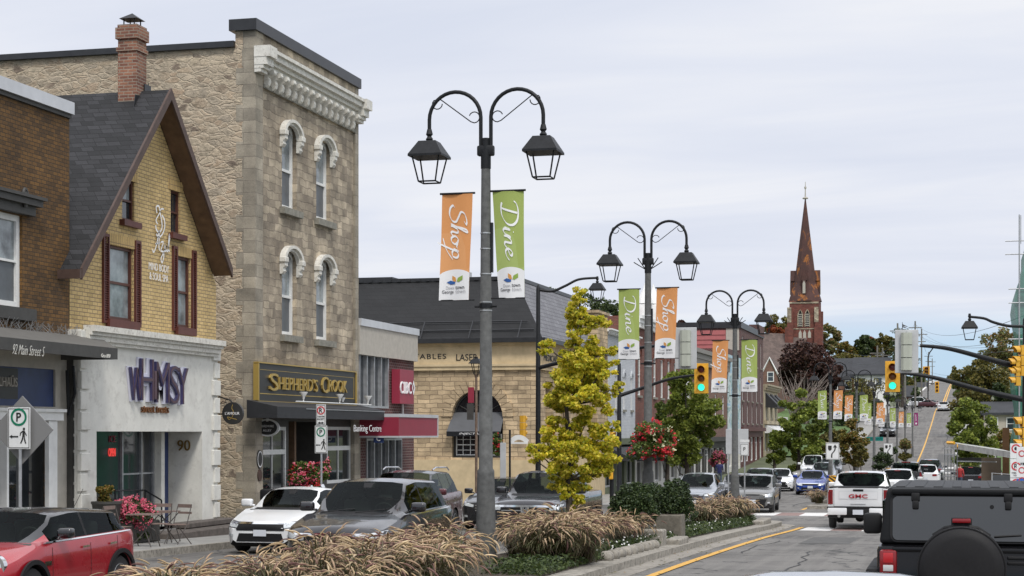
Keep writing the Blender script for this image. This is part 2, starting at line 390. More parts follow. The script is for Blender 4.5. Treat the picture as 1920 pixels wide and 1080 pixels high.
# the near median
ML, MR = -9.5, -6.3
def med(name, x0, x1, y0, y1, dz, mat, side, nose=1.85, n=10):
    """island outline with a rounded far nose, following the ground"""
    xm = (x0 + x1) / 2; hw = (x1 - x0) / 2
    rows = [(y, x0, x1) for y in yst(y0, y1 - nose, 2)]
    for i in range(1, n + 1):
        a = math.pi/2 * i / n; rows.append((y1 - nose + nose * math.sin(a), xm - hw * max(math.cos(a), .02), xm + hw * max(math.cos(a), .02)))
    vs = []; fs = []
    for y, a, b in rows: vs += [(a, y, gz(y) + dz), (b, y, gz(y) + dz)]
    m = len(rows); fs = [(2*i, 2*i+1, 2*i+3, 2*i+2) for i in range(m-1)]
    o = len(vs); vs += [(x, y, z - side) for x, y, z in vs]
    fs += [(2*i, 2*i+2, o+2*i+2, o+2*i) for i in range(m-1)] + [(2*i+3, 2*i+1, o+2*i+1, o+2*i+3) for i in range(m-1)] + [(1, 0, o, o+1), (2*m-2, 2*m-1, o+2*m-1, o+2*m-2)]
    return struct(MB().add(vs, fs).build(name, mat))
med('median_gutter', ML - .45, MR + .45, 4, 65.2, .012, M['gutter'], .02, 2.3)
def curb_strip(x0, x1, y0, y1):
    med('median_kerb', x0, x1, y0, y1, .15, M['kerb'], .16)
curb_strip(ML, MR, 4, 64.6)
med('median_bed', ML + .45, MR - .5, 4, 63.6, .20, M['soil'], .06, 1.4)
# rounded edging stones by the flower bed, each one a thing
st0 = None
for i in range(9):
    y = 33.4 + i * .66
    if st0 is None:
        mb = MB().rbox(-.14, .14, -.17, .17, -.1, .13, .11, 4); st0 = mb.build('edging_stone', M['kerb'], smooth=True)
        tag(st0, 'rounded concrete edging stone in the row beside the white flowers', 'edging stone', 'edging stones of the flower bed'); o = st0
    else: o = st0.copy(); COL.objects.link(o)
    o.location = (MR - .42, y, gz(y) + .2); o.rotation_euler = (0, random.uniform(-.06, .06), random.uniform(-.05, .05))
for k, (px, py, D, sx, sy, sz, lb) in enumerate([(1250, 1040, 41.6, .42, .7, .14, 'flat concrete slab lying in front of the tall square planter'), (1222, 1018, 40.6, .3, .3, .36, 'low concrete block beside the slab under the seed heads'),
                                    (1428, 990, 60, .2, 1.2, .16, 'long stone slab at the tip of the near planted island')]):
    p = W(px, py, D); z = gz(p.y) + .1
    tag(MB().rbox(p.x - sx, p.x + sx, p.y - sy, p.y + sy, z, z + sz + .05, .04, 2).build('stone_slab', M['kerb']), lb, 'stone slab')
# markings
strip('yellow_line', -5.55, -5.38, -20, 61.5, .016, M['yline'])
strip('yellow_line', -7.15, -6.98, 79.5, 140, .004, M['yline'])
strip('yellow_line', pw([(79, -5.3), (110, -4.4)]), pw([(79, -5.15), (110, -4.25)]), 79.5, 318, .004, M['yline'])
strip('yellow_line', -4.75, -4.5, 345, 1300, .006, M['yline'], 8); strip('yellow_line', -4.3, -4.05, 345, 1300, .006, M['yline'], 8)
strip('white_line', -16.5 + .1, -16.3, 82, 84, .004, M['wline'])
def cross(y0, y1, x0, x1, stop=True):
    mb = MB(); mr = MB(); x = x0; k = 0; cw = MB()
    while x < x1 - .1:
        xe = min(x + 1.0, x1)
        (mb if k % 2 == 0 else mr).quad((x, y0, gz(y0) + .006), (xe, y0, gz(y0) + .006), (xe, y1, gz(y1) + .006), (x, y1, gz(y1) + .006)); x = xe; k += 1
    struct(mb.build('crosswalk_bars', M['wline'])); struct(mr.build('crosswalk_pavers', M['paver']))
    if stop:
        strip('white_line', x0, x1, y0 - .55, y0 - .4, .01, M['wline']); strip('white_line', x0, x1, y1 + .2, y1 + .35, .01, M['wline'])
cross(58.4, 61.6, -5.3, 1.9)
cross(61.0, 62.4, -13.6, -10.5, False)
cross(72.6, 75.8, -14.6, 1.6, True)
# worn bars on the road further up
for y in (96, 150, 158): strip('white_line', -1.9, -1.0, y, y + 2.2, .006, M['wline'])
strip('white_line', -.95, -.85, 150, 310, .004, M['wline'])
# far island
struct(MB().box(-6.9, -5.5, 80.5, 140, gz(95) - .4, gz(95) - .39).build('median_base', M['soil']))
strip('median_kerb', -6.95, -5.55, 80.5, 140, .15, M['kerb'], side=.16)
strip('median_bed', -6.75, -5.75, 84, 139.5, .18, M['soil'], side=.03)

# sealed cracks wandering over the asphalt
rc = random.Random(31); cr = MB()
for x0, y0, dx, n in ((-4.9, 40, .16, 9), (-3.0, 30, -.1, 12), (-1.4, 44, .2, 8), (-4.4, 52, .8, 5), (-2.6, 36, 1.1, 4), (.4, 33, -.5, 7), (-7.9, 84, .2, 8), (-9.4, 92, -.3, 8), (-12.0, 60, .1, 7), (-3.6, 90, .05, 10), (-2.0, 150, .0, 12), (-2.4, 190, .05, 14)):
    P = [(x0, y0)]
    for k in range(n): P.append((P[-1][0] + dx * .5 + rc.uniform(-.18, .18), P[-1][1] + rc.uniform(.5, 1.3) * (1 if y0 < 80 else 2)))
    w = .018 if y0 < 80 else .04; vs = []
    for x, y in P: vs += [(x - w, y, gz(y) + .008), (x + w, y, gz(y) + .008)]
    cr.add(vs, [(2*i, 2*i+1, 2*i+3, 2*i+2) for i in range(len(P)-1)])
struct(cr.build('road', pm('crack_sealant', (.025, .025, .026), .7)))
pa_ = MB()
for x0, x1, y0, y1 in ((-4.2, -2.9, 46, 51), (-1.6, -.2, 34, 39.5), (-12.6, -11.2, 55, 58), (-3.4, -2.0, 104, 112), (-2.6, -1.2, 168, 182)): pa_.quad((x0, y0, gz(y0) + .005), (x1, y0, gz(y0) + .005), (x1, y1, gz(y1) + .005), (x0, y1, gz(y1) + .005))
struct(pa_.build('road', pm('asphalt_patch', (.085, .083, .08), .9, 0, .25, 4, .3, 60)))
# ---------------------------------------------------------------- wall and window builders
def wall(mb, ax, c, u0, u1, z0, z1, holes=(), depth=.25, sgn=1):
    """flat wall on the plane (x=c if ax=='x' else y=c) with real openings (u0,u1,z0,z1) and reveals going back by depth; sgn +1 faces +axis"""
    us = sorted({u0, u1, *[h[0] for h in holes], *[h[1] for h in holes]}); zs = sorted({z0, z1, *[h[2] for h in holes], *[h[3] for h in holes]})
    def P(u, z, d=0):
        return (c - sgn * d, u, z) if ax == 'x' else (u, c - sgn * d, z)
    inh = lambda a, b: any(h[0] < a < h[1] and h[2] < b < h[3] for h in holes)
    for a, b in zip(us, us[1:]):
        for e, g in zip(zs, zs[1:]):
            if not inh((a+b)/2, (e+g)/2): mb.quad(P(a, e), P(b, e), P(b, g), P(a, g))
    for a, b, e, g in holes:
        mb.quad(P(a, e), P(a, g), P(a, g, depth), P(a, e, depth)); mb.quad(P(b, g), P(b, e), P(b, e, depth), P(b, g, depth))
        mb.quad(P(a, g), P(b, g), P(b, g, depth), P(a, g, depth)); mb.quad(P(b, e), P(a, e), P(a, e, depth), P(b, e, depth))
    return mb
def bxy(mb, ax, c, sgn, u0, u1, d0, d1, z0, z1):
    """box on a facade: d measured outwards from plane c"""
    a, b = sorted((c + sgn * d0, c + sgn * d1))
    if ax == 'x': mb.box(a, b, u0, u1, z0, z1)
    else: mb.box(u0, u1, a, b, z0, z1)
    return mb
def window(parent, ax, c, sgn, u0, u1, z0, z1, d=-.16, fr=.07, fmat=None, gmat=None, bars=(), vbars=(), rail=.5, lower=None, name='window', sill=None, sillmat=None, railw=.05):
    """frame (part) with pane (sub-part); rail = height fraction of a sash bar"""
    fmat = fmat or M['white']; f = MB()
    bxy(f, ax, c, sgn, u0, u0 + fr, d, d + .09, z0, z1); bxy(f, ax, c, sgn, u1 - fr, u1, d, d + .09, z0, z1)
    bxy(f, ax, c, sgn, u0 + fr, u1 - fr, d, d + .088, z0, z0 + fr); bxy(f, ax, c, sgn, u0 + fr, u1 - fr, d, d + .088, z1 - fr, z1)
    if rail: zr = z0 + (z1 - z0) * rail; bxy(f, ax, c, sgn, u0 + fr, u1 - fr, d, d + .084, zr - railw/2, zr + railw/2)
    for b in bars: zr = z0 + (z1 - z0) * b; bxy(f, ax, c, sgn, u0 + fr, u1 - fr, d, d + .06, zr - .014, zr + .014)
    for b in vbars: ur = u0 + (u1 - u0) * b; bxy(f, ax, c, sgn, ur - .014, ur + .014, d, d + .064, z0 + fr, z1 - fr)
    fo = f.build(name, fmat, parent)
    g = MB()
    if lower and rail:
        bxy(g, ax, c, sgn, u0, u1, d + .01, d + .03, zr, z1); g.build('pane', gmat or M['glass'], fo)
        g = MB(); bxy(g, ax, c, sgn, u0, u1, d + .01, d + .03, z0, zr); g.build('screen', lower, fo)
    else:
        bxy(g, ax, c, sgn, u0, u1, d + .01, d + .03, z0, z1); g.build('pane', gmat or M['glass'], fo)
    if sill:
        s = MB(); bxy(s, ax, c, sgn, u0 - sill, u1 + sill, 0.002, .14, z0 - .17, z0 - .005); s.build('sill', sillmat or M['sillstone'], fo)
    return fo
def text(parent, s, M4, name='lettering', mat=None, size=1.0, ext=.02, width=None, height=None, shear=0, off=0, align='CENTER', local=False, sp=1.0, sub=0):
    cu = bpy.data.curves.new('t', 'FONT'); cu.body = s; cu.size = 1; cu.extrude = ext; cu.shear = shear; cu.offset = off; cu.align_x = 'LEFT'; cu.space_character = sp
    cu.resolution_u = 3
    ob = bpy.data.objects.new('t', cu); COL.objects.link(ob)
    me = bpy.data.meshes.new_from_object(ob.evaluated_get(bpy.context.evaluated_depsgraph_get()))
    bpy.data.objects.remove(ob)
    vs = [v.co.copy() for v in me.vertices]; x0 = min(v.x for v in vs); x1 = max(v.x for v in vs); y0 = min(v.y for v in vs); y1 = max(v.y for v in vs)
    sx = width / (x1 - x0) if width else size; sy = height / (y1 - y0) if height else (size if not width or size != 1.0 else sx)
    mb = MB(); sh = {'CENTER': (x0 + x1)/2, 'LEFT': x0}[align]
    mb.v = [tuple(M4 @ Vector(((v.x - sh) * sx, (v.y - (y0+y1)/2) * sy, v.z))) for v in vs]
    mb.f = [tuple(p.vertices) for p in me.polygons]
    bpy.data.meshes.remove(me)
    return mb.build(name, mat or M['white'], parent, local=local)
def MX(x, y, z):   # text on a wall facing +X
    return Matrix(((0, 0, 1, x), (1, 0, 0, y), (0, 1, 0, z), (0, 0, 0, 1)))
def MY(x, y, z):   # text on a face looking to the camera (-Y)
    return Matrix(((1, 0, 0, x), (0, 0, -1, y), (0, 1, 0, z), (0, 0, 0, 1)))
def disc(mb, ax, c, u, z, r0, r1, d0, d1, n=24, ez=1.0, sgn=1, a0=0, a1=360):
    """ring or disc on a facade plane"""
    full = abs(a1 - a0) >= 360; m = n if full else n + 1; vs = []
    for d in (d0, d1):
        for rr in (r0, r1):
            for k in range(m):
                a = R(a0 + (a1 - a0) * k / n); uu = u + rr * math.cos(a); zz = z + rr * ez * math.sin(a); q = c + sgn * d
                vs.append((q, uu, zz) if ax == 'x' else (uu, q, zz))
    f = []; K = n if full else n
    for k in range(K):
        j = (k + 1) % m
        f += [(2*m+k, 2*m+j, 3*m+j, 3*m+k), (m+k, m+j, 3*m+j, 3*m+k), (k, j, m+j, m+k)]
        if r0 > 0: f.append((k, j, 2*m+j, 2*m+k))
    return mb.add(vs, f)
XF = -19.5
# palette of the buildings
M['sillstone'] = pm('sill_stone', (.23, .22, .185), .9, 0, .3, 6, .4, 30)
M['brown_brick'] = brickmat('brown_brick', (.17, .085, .022), (.075, .04, .014), (.035, .025, .015), .2, .085, .008, vary=.45, bias=-.1)
M['yellow_brick'] = brickmat('yellow_brick', (.67, .49, .225), (.53, .38, .165), (.25, .185, .115), .24, .092, .010, vary=.22)
M['red_brick'] = brickmat('red_brick', (.22, .065, .04), (.13, .042, .03), (.17, .13, .11), .22, .075, .007, vary=.3)
M['dark_brick'] = brickmat('dark_red_brick', (.11, .03, .028), (.06, .02, .02), (.22, .17, .15), .22, .095, .012, vary=.3)
M['chim_brick'] = brickmat('chimney_brick', (.33, .15, .09), (.17, .065, .045), (.32, .26, .2), .23, .078, .012, vary=.45)
M['church_brick'] = brickmat('church_brick', (.21, .065, .045), (.14, .045, .035), (.12, .05, .04), .5, .2, .02, vary=.4)
M['white_brick'] = brickmat('painted_white_brick', (.58, .6, .62), (.52, .54, .57), (.42, .44, .47), .24, .09, .008, vary=.1)
M['pale_brick'] = brickmat('brown_pink_brick', (.24, .13, .095), (.17, .09, .07), (.16, .12, .1), .22, .08, .007, vary=.3)
M['rubble'] = rubblemat('rubble_stone', [(.20, .155, .12), (.48, .38, .27), (.51, .42, .305), (.38, .32, .245), (.57, .475, .345), (.46, .34, .235)], (.53, .44, .325), 2.8, 2.1, .13, .9, .45)
M['ashlar'] = brickmat('grey_ashlar_stone', (.56, .47, .345), (.29, .24, .18), (.36, .30, .23), .44, .23, .010, vary=.65, bmp=1.3, jit=.2, dirt=(.17, .135, .10), rowoff=.42, cyc=3)
M['quoin'] = brickmat('grey_quoin_stone', (.42, .37, .29), (.27, .24, .19), (.27, .235, .19), .9, .34, .010, vary=.45, bmp=.7)
M['ashlar_tan'] = brickmat('tan_rockface_stone', (.66, .50, .31), (.40, .30, .185), (.30, .22, .14), .62, .21, .016, vary=.45, bmp=1.0, jit=.12, rowoff=.37, cyc=3)
M['tanstone'] = pm('tan_dressed_stone', (.54, .425, .26), .85, 0, .16, 2.0, .2, 20)
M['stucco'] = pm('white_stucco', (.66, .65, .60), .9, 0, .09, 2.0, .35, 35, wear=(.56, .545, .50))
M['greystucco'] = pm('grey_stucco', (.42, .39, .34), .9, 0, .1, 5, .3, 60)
M['shingle'] = brickmat('asphalt_shingles', (.036, .036, .040), (.013, .0135, .015), (.007, .007, .008), .32, .125, .009, vary=.3, bmp=.5, rowoff=.37, cyc=3)
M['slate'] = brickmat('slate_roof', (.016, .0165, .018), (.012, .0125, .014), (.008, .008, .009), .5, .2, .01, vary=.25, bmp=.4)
M['slate_lit'] = brickmat('slate_roof_lit_face', (.20, .20, .215), (.155, .155, .17), (.07, .07, .08), .6, .22, .015, vary=.15)  # same slate, with the highlight on the street face put into its colour
M['church_roof'] = brickmat('brown_slate_roof', (.16, .115, .10), (.11, .08, .07), (.075, .055, .05), .5, .3, .01, vary=.3)
M['flash'] = pm('black_flashing', (.03, .031, .034), .4, .3, .2, 3)
M['flashw'] = pm('pale_flashing', (.55, .56, .58), .4, .2, .1, 2)
M['brownwood'] = pm('brown_fascia', (.075, .045, .035), .6, 0, .25, 5)
M['soffit'] = pm('soffit_boards', (.13, .075, .04), .7, 0, .3, 4)
M['shutter'] = pm('shutter_red', (.095, .026, .019), .5, 0, .15, 5)
M['corn'] = pm('cream_cornice', (.66, .64, .58), .6, 0, .14, 5, .15, 30, wear=(.4, .37, .32))
M['darkgrey'] = pm('charcoal_paint', (.05, .048, .044), .6, 0, .2, 5)
M['awn'] = pm('awning_canvas', (.115, .11, .10), .75, 0, .12, 4)
M['awndark'] = pm('black_awning', (.020, .021, .024), .6, 0, .2, 4)
M['bluepaint'] = pm('blue_panel', (.02, .04, .13), .4, 0, .2, 3)
M['gold'] = pm('gold_leaf', (.50, .35, .10), .35, .4)
M['signred'] = pm('sign_red', (.27, .025, .05), .45, 0, .08, 3)
M['signblack'] = pm('sign_black', (.028, .028, .028), .45)
M['wt'] = pm('sign_lettering_white', (.8, .8, .8), .5)
M['letblack'] = pm('lettering_black', (.02, .02, .02), .5)
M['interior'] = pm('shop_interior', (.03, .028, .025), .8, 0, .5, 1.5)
def bracketed_cap(mb, ax, c, sgn, u0, u1, z0, steps):
    for d, z_a, z_b in steps: bxy(mb, ax, c, sgn, u0 - (d if d > .1 else 0) * .0, u1, 0.002, d, z0 + z_a, z0 + z_b)
# ================================================================ 1. brown brick shop with the grey awning
y_r = YX(130, XF)                     # party wall with the yellow house
b1 = thing('brick_shop', 'dark brown brick shop with metal roof edge, cut by the left picture edge', 'building', (XF, 28, gz(28)))
G1 = gz(32) + .1
zs_w0, zs_w1 = ZX(20, 575, XF), ZX(20, 400, XF); uw1 = YX(42, XF); uw0 = uw1 - 1.25
wmb = wall(MB(), 'x', XF, 22, y_r, ZX(60, 640, XF), 7.15, [(uw0, uw1, zs_w0, zs_w1)])
wmb.quad((XF, y_r, -2.6), (XF, y_r, 7.15), (XF - 14, y_r, 7.15), (XF - 14, y_r, -2.6)); wmb.quad((XF - .3, 22, 7.14), (XF - .3, y_r, 7.14), (XF - 14, y_r, 7.14), (XF - 14, 22, 7.14))
wmb.build('brick_wall', M['brown_brick'], b1)
bxy(MB(), 'x', XF, 1, 22, y_r + .02, -.3, .12, 7.15, 7.42).build('roof_edge', M['flashw'], b1)
bxy(MB(), 'x', XF, 1, 22, y_r, -.02, .06, 7.06, 7.149).build('roof_edge_trim', M['darkgrey'], b1)
w = window(b1, 'x', XF, 1, uw0, uw1, zs_w0, zs_w1, fr=.13, gmat=M['curtain'], rail=.5, lower=M['glassgrey'])
bxy(MB(), 'x', XF, 1, uw0 - .2, uw1 + .32, .002, .16, zs_w0 - .27, zs_w0 - .01).build('sill', M['darkgrey'], w)
hd = MB(); bxy(hd, 'x', XF, 1, uw0 - .2, uw1 + .30, .002, .15, zs_w1 + .02, zs_w1 + .22); bxy(hd, 'x', XF, 1, uw0 - .2, uw1 + .42, .003, .26, zs_w1 + .22, zs_w1 + .36)
bxy(hd, 'x', XF, 1, uw0 - .2, uw1 + .50, .004, .32, zs_w1 + .361, zs_w1 + .43)
sc = []
for k in range(22):
    a = k * .42; r_ = .13 - .005 * k; sc.append((XF + .22, uw1 - .28 + r_ * math.cos(a) * .7, zs_w1 + .42 + r_ * math.sin(a)))
hd.tube(sc, .04, 6); hd.tube([(XF + .2, uw1 - .24, zs_w1 + .4), (XF + .2, uw1 - .22, zs_w1 + .15)], [.07, .04], 6)
hd.build('window_hood', M['darkgrey'], w, smooth=True)
# shopfront below: stone edge, columns, blue panel, window
zt = ZX(60, 640, XF); XS = XF + .02
sf = MB(); ub = YX(110, XF)
sf2 = wall(sf, 'x', XF, 22, y_r - .02, -2.6, zt, [(26, YX(105, XF), -2.0, ZX(60, 765, XF)), (26, YX(104, XF), ZX(60, 762, XF), ZX(60, 690, XF))])
sf.build('shopfront', M['greystucco'], b1)
bxy(MB(), 'x', XF, 1, 26, YX(104, XF), -.1, -.05, ZX(60, 764, XF), ZX(60, 688, XF)).build('blue_panel', M['bluepaint'], b1)
sg = bxy(MB(), 'x', XF, 1, 26, YX(36, XF), -.05, -.03, ZX(20, 748, XF), ZX(20, 690, XF)).build('shop_sign', M['signblack'], b1)
text(sg, 'LHAÜS', MX(XF + .0, YX(15, XF), ZX(15, 714, XF)), mat=M['greystucco'], width=.72, height=.24)
bxy(MB(), 'x', XF, 1, 26, YX(105, XF), -.35, -.3, -2.6, ZX(60, 764, XF)).build('shop_window', M['glass'], b1)
tr = MB(); bxy(tr, 'x', XF, 1, 26, YX(109, XF), .002, .14, ZX(60, 788, XF), ZX(60, 768, XF)); bxy(tr, 'x', XF, 1, 26, YX(109, XF) + .03, .003, .2, ZX(60, 772, XF), ZX(60, 766, XF))
bxy(tr, 'x', XF, 1, YX(84, XF), YX(100, XF), .001, .1, -2.6, ZX(60, 789, XF)); bxy(tr, 'x', XF, 1, YX(8, XF), YX(12, XF), -.2, .06, -2.6, ZX(60, 789, XF)); tr.build('window_trim', M['white'], b1)
cl = MB()
bxy(cl, 'x', XF, 1, YX(125, XF), YX(148, XF) - .02, .002, .14, -2.6, ZX(135, 672, XF))
for k in range(9): zz = ZX(135, 672, XF) - .32 - k * .36; bxy(cl, 'x', XF, 1, YX(125, XF) + .02, YX(148, XF) - .04, .141, .16, zz - .30, zz)
cl.build('stone_column', M['darkgrey'], b1)
# awning: sloping canvas with a valance
aw = thing('awning', 'grey canvas awning with a street address in white script on its valance', 'awning', (XF, 35, 2.2))
ya, yb = 20, YX(153, XF) + .3; yv = YX(219, XF + 1.35) ; zt_a, zb_a, zv_a = ZX(150, 632, XF), ZX(219, 653, XF + 1.35), ZX(219, 674, XF + 1.35)
yin = YX(190, XF + .25)
ys_ = [20, 26, YX(50, XF), YX(119, XF), yv]
MB().add([(XF + .25, 20, zt_a), (XF + .25, yin, zt_a), (XF + 1.35, yv, zb_a), (XF + 1.35, 20, zb_a)], [(0, 3, 2, 1)]).build('canvas', M['awn'], aw)
MB().box(XF + 1.33, XF + 1.37, 20, yv, zv_a, zb_a - .002).box(XF, XF + 1.32, yv - .03, yv, zv_a, zb_a - .02).build('valance', M['darkgrey'], aw)
MB().add([(XF + .25, yin, zt_a), (XF, yin, zt_a), (XF, yv, zb_a), (XF + 1.35, yv, zb_a)], [(0, 1, 2, 3)]).box(XF + .0, XF + .25, 20, yin, zt_a - .06, zt_a - .01).build('end_flap', M['awn'], aw)
br = MB().tube([(XF + .1, YX(118, XF), 1.4), (XF + .14, YX(118, XF), .4), (XF + .3, YX(118, XF), .9), (XF + .25, YX(118, XF), 1.5)], .035, 6); br.build('bracket', M['black'], aw)
text(aw, '92 Main Street S', MX(XF + 1.375, YX(54, XF + 1.37), ZX(54, 657, XF + 1.37)), mat=M['stucco'], width=1.25, height=.2, shear=.5, ext=.002, off=-.016)
text(aw, 'Circa 1890', MX(XF + 1.375, YX(198, XF + 1.37), ZX(198, 667, XF + 1.37)), mat=M['stucco'], width=.42, height=.08, shear=.45, ext=.004)
# bird spikes on the ledge
sp = MB()
for k in range(330):
    y = 24 + (yin - 24) * k / 330; a = random.uniform(-.5, .5)
    sp.tube([(XF + .1 + random.uniform(0, .2), y, zt_a - .02), (XF + .15 + random.uniform(-.1, .3), y + a * .12, zt_a + random.uniform(.12, .22))], .006, 3, False)
tag(sp.build('bird_spikes', M['steel']), 'long strip of metal bird spikes on the ledge above the grey awning', 'bird spikes')
bxy(MB(), 'x', XF, 1, 20, yb, 0, .3, zt_a - .12, zt_a - .062).build('ledge', M['steel'], b1)
# ================================================================ 2. yellow brick gable house with the white shopfront
yh0, yh1 = y_r + .02, YX(405, XF)
b2 = thing('gable_house', 'yellow brick gabled house with dark shingle roof and white stucco shopfront', 'building', (XF, (yh0 + yh1)/2, gz(40)))
ym = YX(318, XF + .5); za = ZX(318, 168, XF + .5); ye0 = YX(150, XF + .5); ze = ZX(175, 455, XF + .5); ye1 = YX(433, XF + .5)
slope0 = (za - ze) / (ym - YX(175, XF + .5)); slope1 = (za - ZX(433, 505, XF + .5)) / (ye1 - ym)
zg0 = za - .2 - slope0 * (ym - yh0); zg1 = za - .2 - slope1 * (yh1 - ym); zsf = ZX(300, 630, XF) - .3
# gable wall split round its openings
ops = [(YX(203, XF), YX(250, XF), ZX(225, 600, XF), ZX(225, 462, XF)), (YX(331, XF), YX(357, XF), ZX(345, 614, XF), ZX(345, 482, XF))]
ops2 = [(YX(229, XF), YX(252, XF), ZX(240, 414, XF), ZX(240, 338, XF)), (YX(320, XF), YX(338, XF), ZX(328, 438, XF), ZX(328, 358, XF))]
def clipz(y): return za - .2 - (slope0 * (ym - y) if y < ym else slope1 * (y - ym))
gw = MB()
us = sorted({yh0, yh1, ym, *[v for o in ops + ops2 for v in o[:2]], *[yh0 + (yh1 - yh0) * k / 24 for k in range(25)]})
for a, b in zip(us, us[1:]):
    h = sorted([o for o in ops + ops2 if o[0] < (a+b)/2 < o[1]], key=lambda o: o[2]); z = zsf
    for o in h:
        gw.quad((XF, a, z), (XF, b, z), (XF, b, o[2]), (XF, a, o[2])); z = o[3]
    gw.quad((XF, a, z), (XF, b, z), (XF, b, max(clipz(b), z)), (XF, a, max(clipz(a), z)))
for o in ops + ops2:
    a, b, e, g = o
    gw.quad((XF, a, e), (XF, a, g), (XF - .2, a, g), (XF - .2, a, e)); gw.quad((XF, b, g), (XF, b, e), (XF - .2, b, e), (XF - .2, b, g)); gw.quad((XF, a, g), (XF, b, g), (XF - .2, b, g), (XF - .2, a, g))
gw.quad((XF, yh1, zsf), (XF - 12, yh1, zsf), (XF - 12, yh1, zg1), (XF, yh1, zg1)); gw.quad((XF, yh0, zsf), (XF, yh0, zg0), (XF - 12, yh0, zg0), (XF - 12, yh0, zsf))
gw.build('brick_wall', M['yellow_brick'], b2)
# soldier course lintels
lt = MB()
for a, b, e, g in ops + ops2: bxy(lt, 'x', XF, 1, a - .12, b + .12, .003, .025, g + .0, g + .26)
lt.build('lintel', brickmat('yellow_soldier_brick', (.60, .42, .17), (.50, .345, .14), (.24, .17, .1), .092, .3, .010, vary=.2, rowoff=0), b2, split=True)
fwood = pm('window_frame_brown', (.085, .03, .02), .5)
for i, o in enumerate(ops):
    w = window(b2, 'x', XF, 1, *o, d=-.14, fr=.07, fmat=fwood, gmat=M['curtain'], rail=.5, railw=.06)
    bxy(MB(), 'x', XF, 1, o[0] - .14, o[1] + .14, .002, .12, o[2] - .2, o[2] - .01).build('sill', M['shutter'], w)
    sh = .27 if i == 0 else .23
    for s, (a, b) in enumerate(((o[0] - sh - .05, o[0] - .03), (o[1] + .03, o[1] + sh + .05))):
        q = MB(); z0, z1 = o[2] - .12, o[3] + .22
        bxy(q, 'x', XF, 1, a, a + .05, .003, .06, z0, z1); bxy(q, 'x', XF, 1, b - .05, b, .003, .06, z0, z1); bxy(q, 'x', XF, 1, a + .05, b - .05, .003, .058, z0, z0 + .07); bxy(q, 'x', XF, 1, a + .05, b - .05, .003, .058, z1 - .07, z1)
        bxy(q, 'x', XF, 1, a + .05, b - .05, .002, .02, z0, z1); zz = z0 + .1
        while zz < z1 - .1: q.add([(XF + .02, a + .05, zz + .03), (XF + .02, b - .05, zz + .03), (XF + .05, b - .05, zz), (XF + .05, a + .05, zz)], [(0, 1, 2, 3)]); zz += .055
        q.build('shutter', M['shutter'], b2)
for o in ops2:
    w = window(b2, 'x', XF, 1, *o, d=-.14, fr=.06, fmat=fwood, gmat=M['curtain'] if o is ops2[0] else M['glass'], rail=.5, lower=M['glass'])
    bxy(MB(), 'x', XF, 1, o[0] - .14, o[1] + .14, .002, .14, o[2] - .15, o[2] - .01).build('sill', M['shutter'], w)
# roof: two slabs with thickness, overhanging the front
def slab(x0, x1, pa, pb, t, name, mat):
    (ya, zA), (yb_, zB) = pa, pb; return MB().prism([(ya, zA), (yb_, zB), (yb_, zB - t), (ya, zA - t)], 0, x0, x1).build(name, mat, b2)
xo = XF + .5
slab(XF - 12, xo, (ym - .0, za), (ye0, za - slope0 * (ym - ye0)), .12, 'roof', M['shingle'])
slab(XF - 12, xo, (ym + .001, za), (ye1, za - slope1 * (ye1 - ym)), .12, 'roof', M['shingle'])
for s, yy, zz in ((-1, ye0, za - slope0 * (ym - ye0)), (1, ye1, za - slope1 * (ye1 - ym))):
    MB().prism([(ym, za + .03), (yy, zz + .03), (yy, zz - .22), (ym, za - .25)], 0, xo + .003, xo + .06).build('bargeboard', M['brownwood'], b2)
    MB().prism([(ym, za - .13), (yy, zz - .13), (yy, zz - .17), (ym, za - .17)], 0, XF + .004, xo).build('soffit', M['soffit'], b2)
MB().box(XF - 12, xo + .05, ye0 - .1, ye0, za - slope0 * (ym - ye0) - .2, za - slope0 * (ym - ye0) + .0).build('gutter', M['brownwood'], b2)
# chimney
xc_ = -20.05; ycq = YX(248, -19.9); c = 0
ycq = ym; xch = XY(248, ycq)
ch = MB(); zq = 9.42
for e, z0, z1 in ((.0, za - .5, zq), (.035, zq + .001, zq + .1), (.0, zq + .101, zq + .30), (.05, zq + .301, zq + .58), (.01, zq + .581, zq + .66)): ch.box(xch - .25 - e, xch + .25 + e, ycq - .27 - e, ycq + .27 + e, z0, z1)
cho = ch.build('chimney', M['chim_brick'], b2)
cp = MB(); zc_ = zq + .66
for dx in (-.14, .14):
    for dy in (-.17, .17): cp.box(xch + dx - .012, xch + dx + .012, ycq + dy - .012, ycq + dy + .012, zc_, zc_ + .17)
cp.add([(xch - .24, ycq - .24, zc_ + .16), (xch + .24, ycq - .24, zc_ + .16), (xch + .24, ycq + .24, zc_ + .16), (xch - .24, ycq + .24, zc_ + .16), (xch, ycq, zc_ + .33)], [(0, 1, 4), (1, 2, 4), (2, 3, 4), (3, 0, 4), (3, 2, 1, 0)])
cp.build('chimney_cap', M['black'], cho)
fl = MB().prism([(ycq - .5, za - .62), (ycq + .5, za - .55), (ycq + .42, za + .1), (ycq + .34, za + .28), (ycq + .34, za - .1), (ycq - .36, za - .15)], 0, xch + .252, xch + .27); fl.box(xch + .27, xch + .29, ycq + .1, ycq + .45, za - .4, za + .2)
fl.build('flashing', M['flash'], cho)
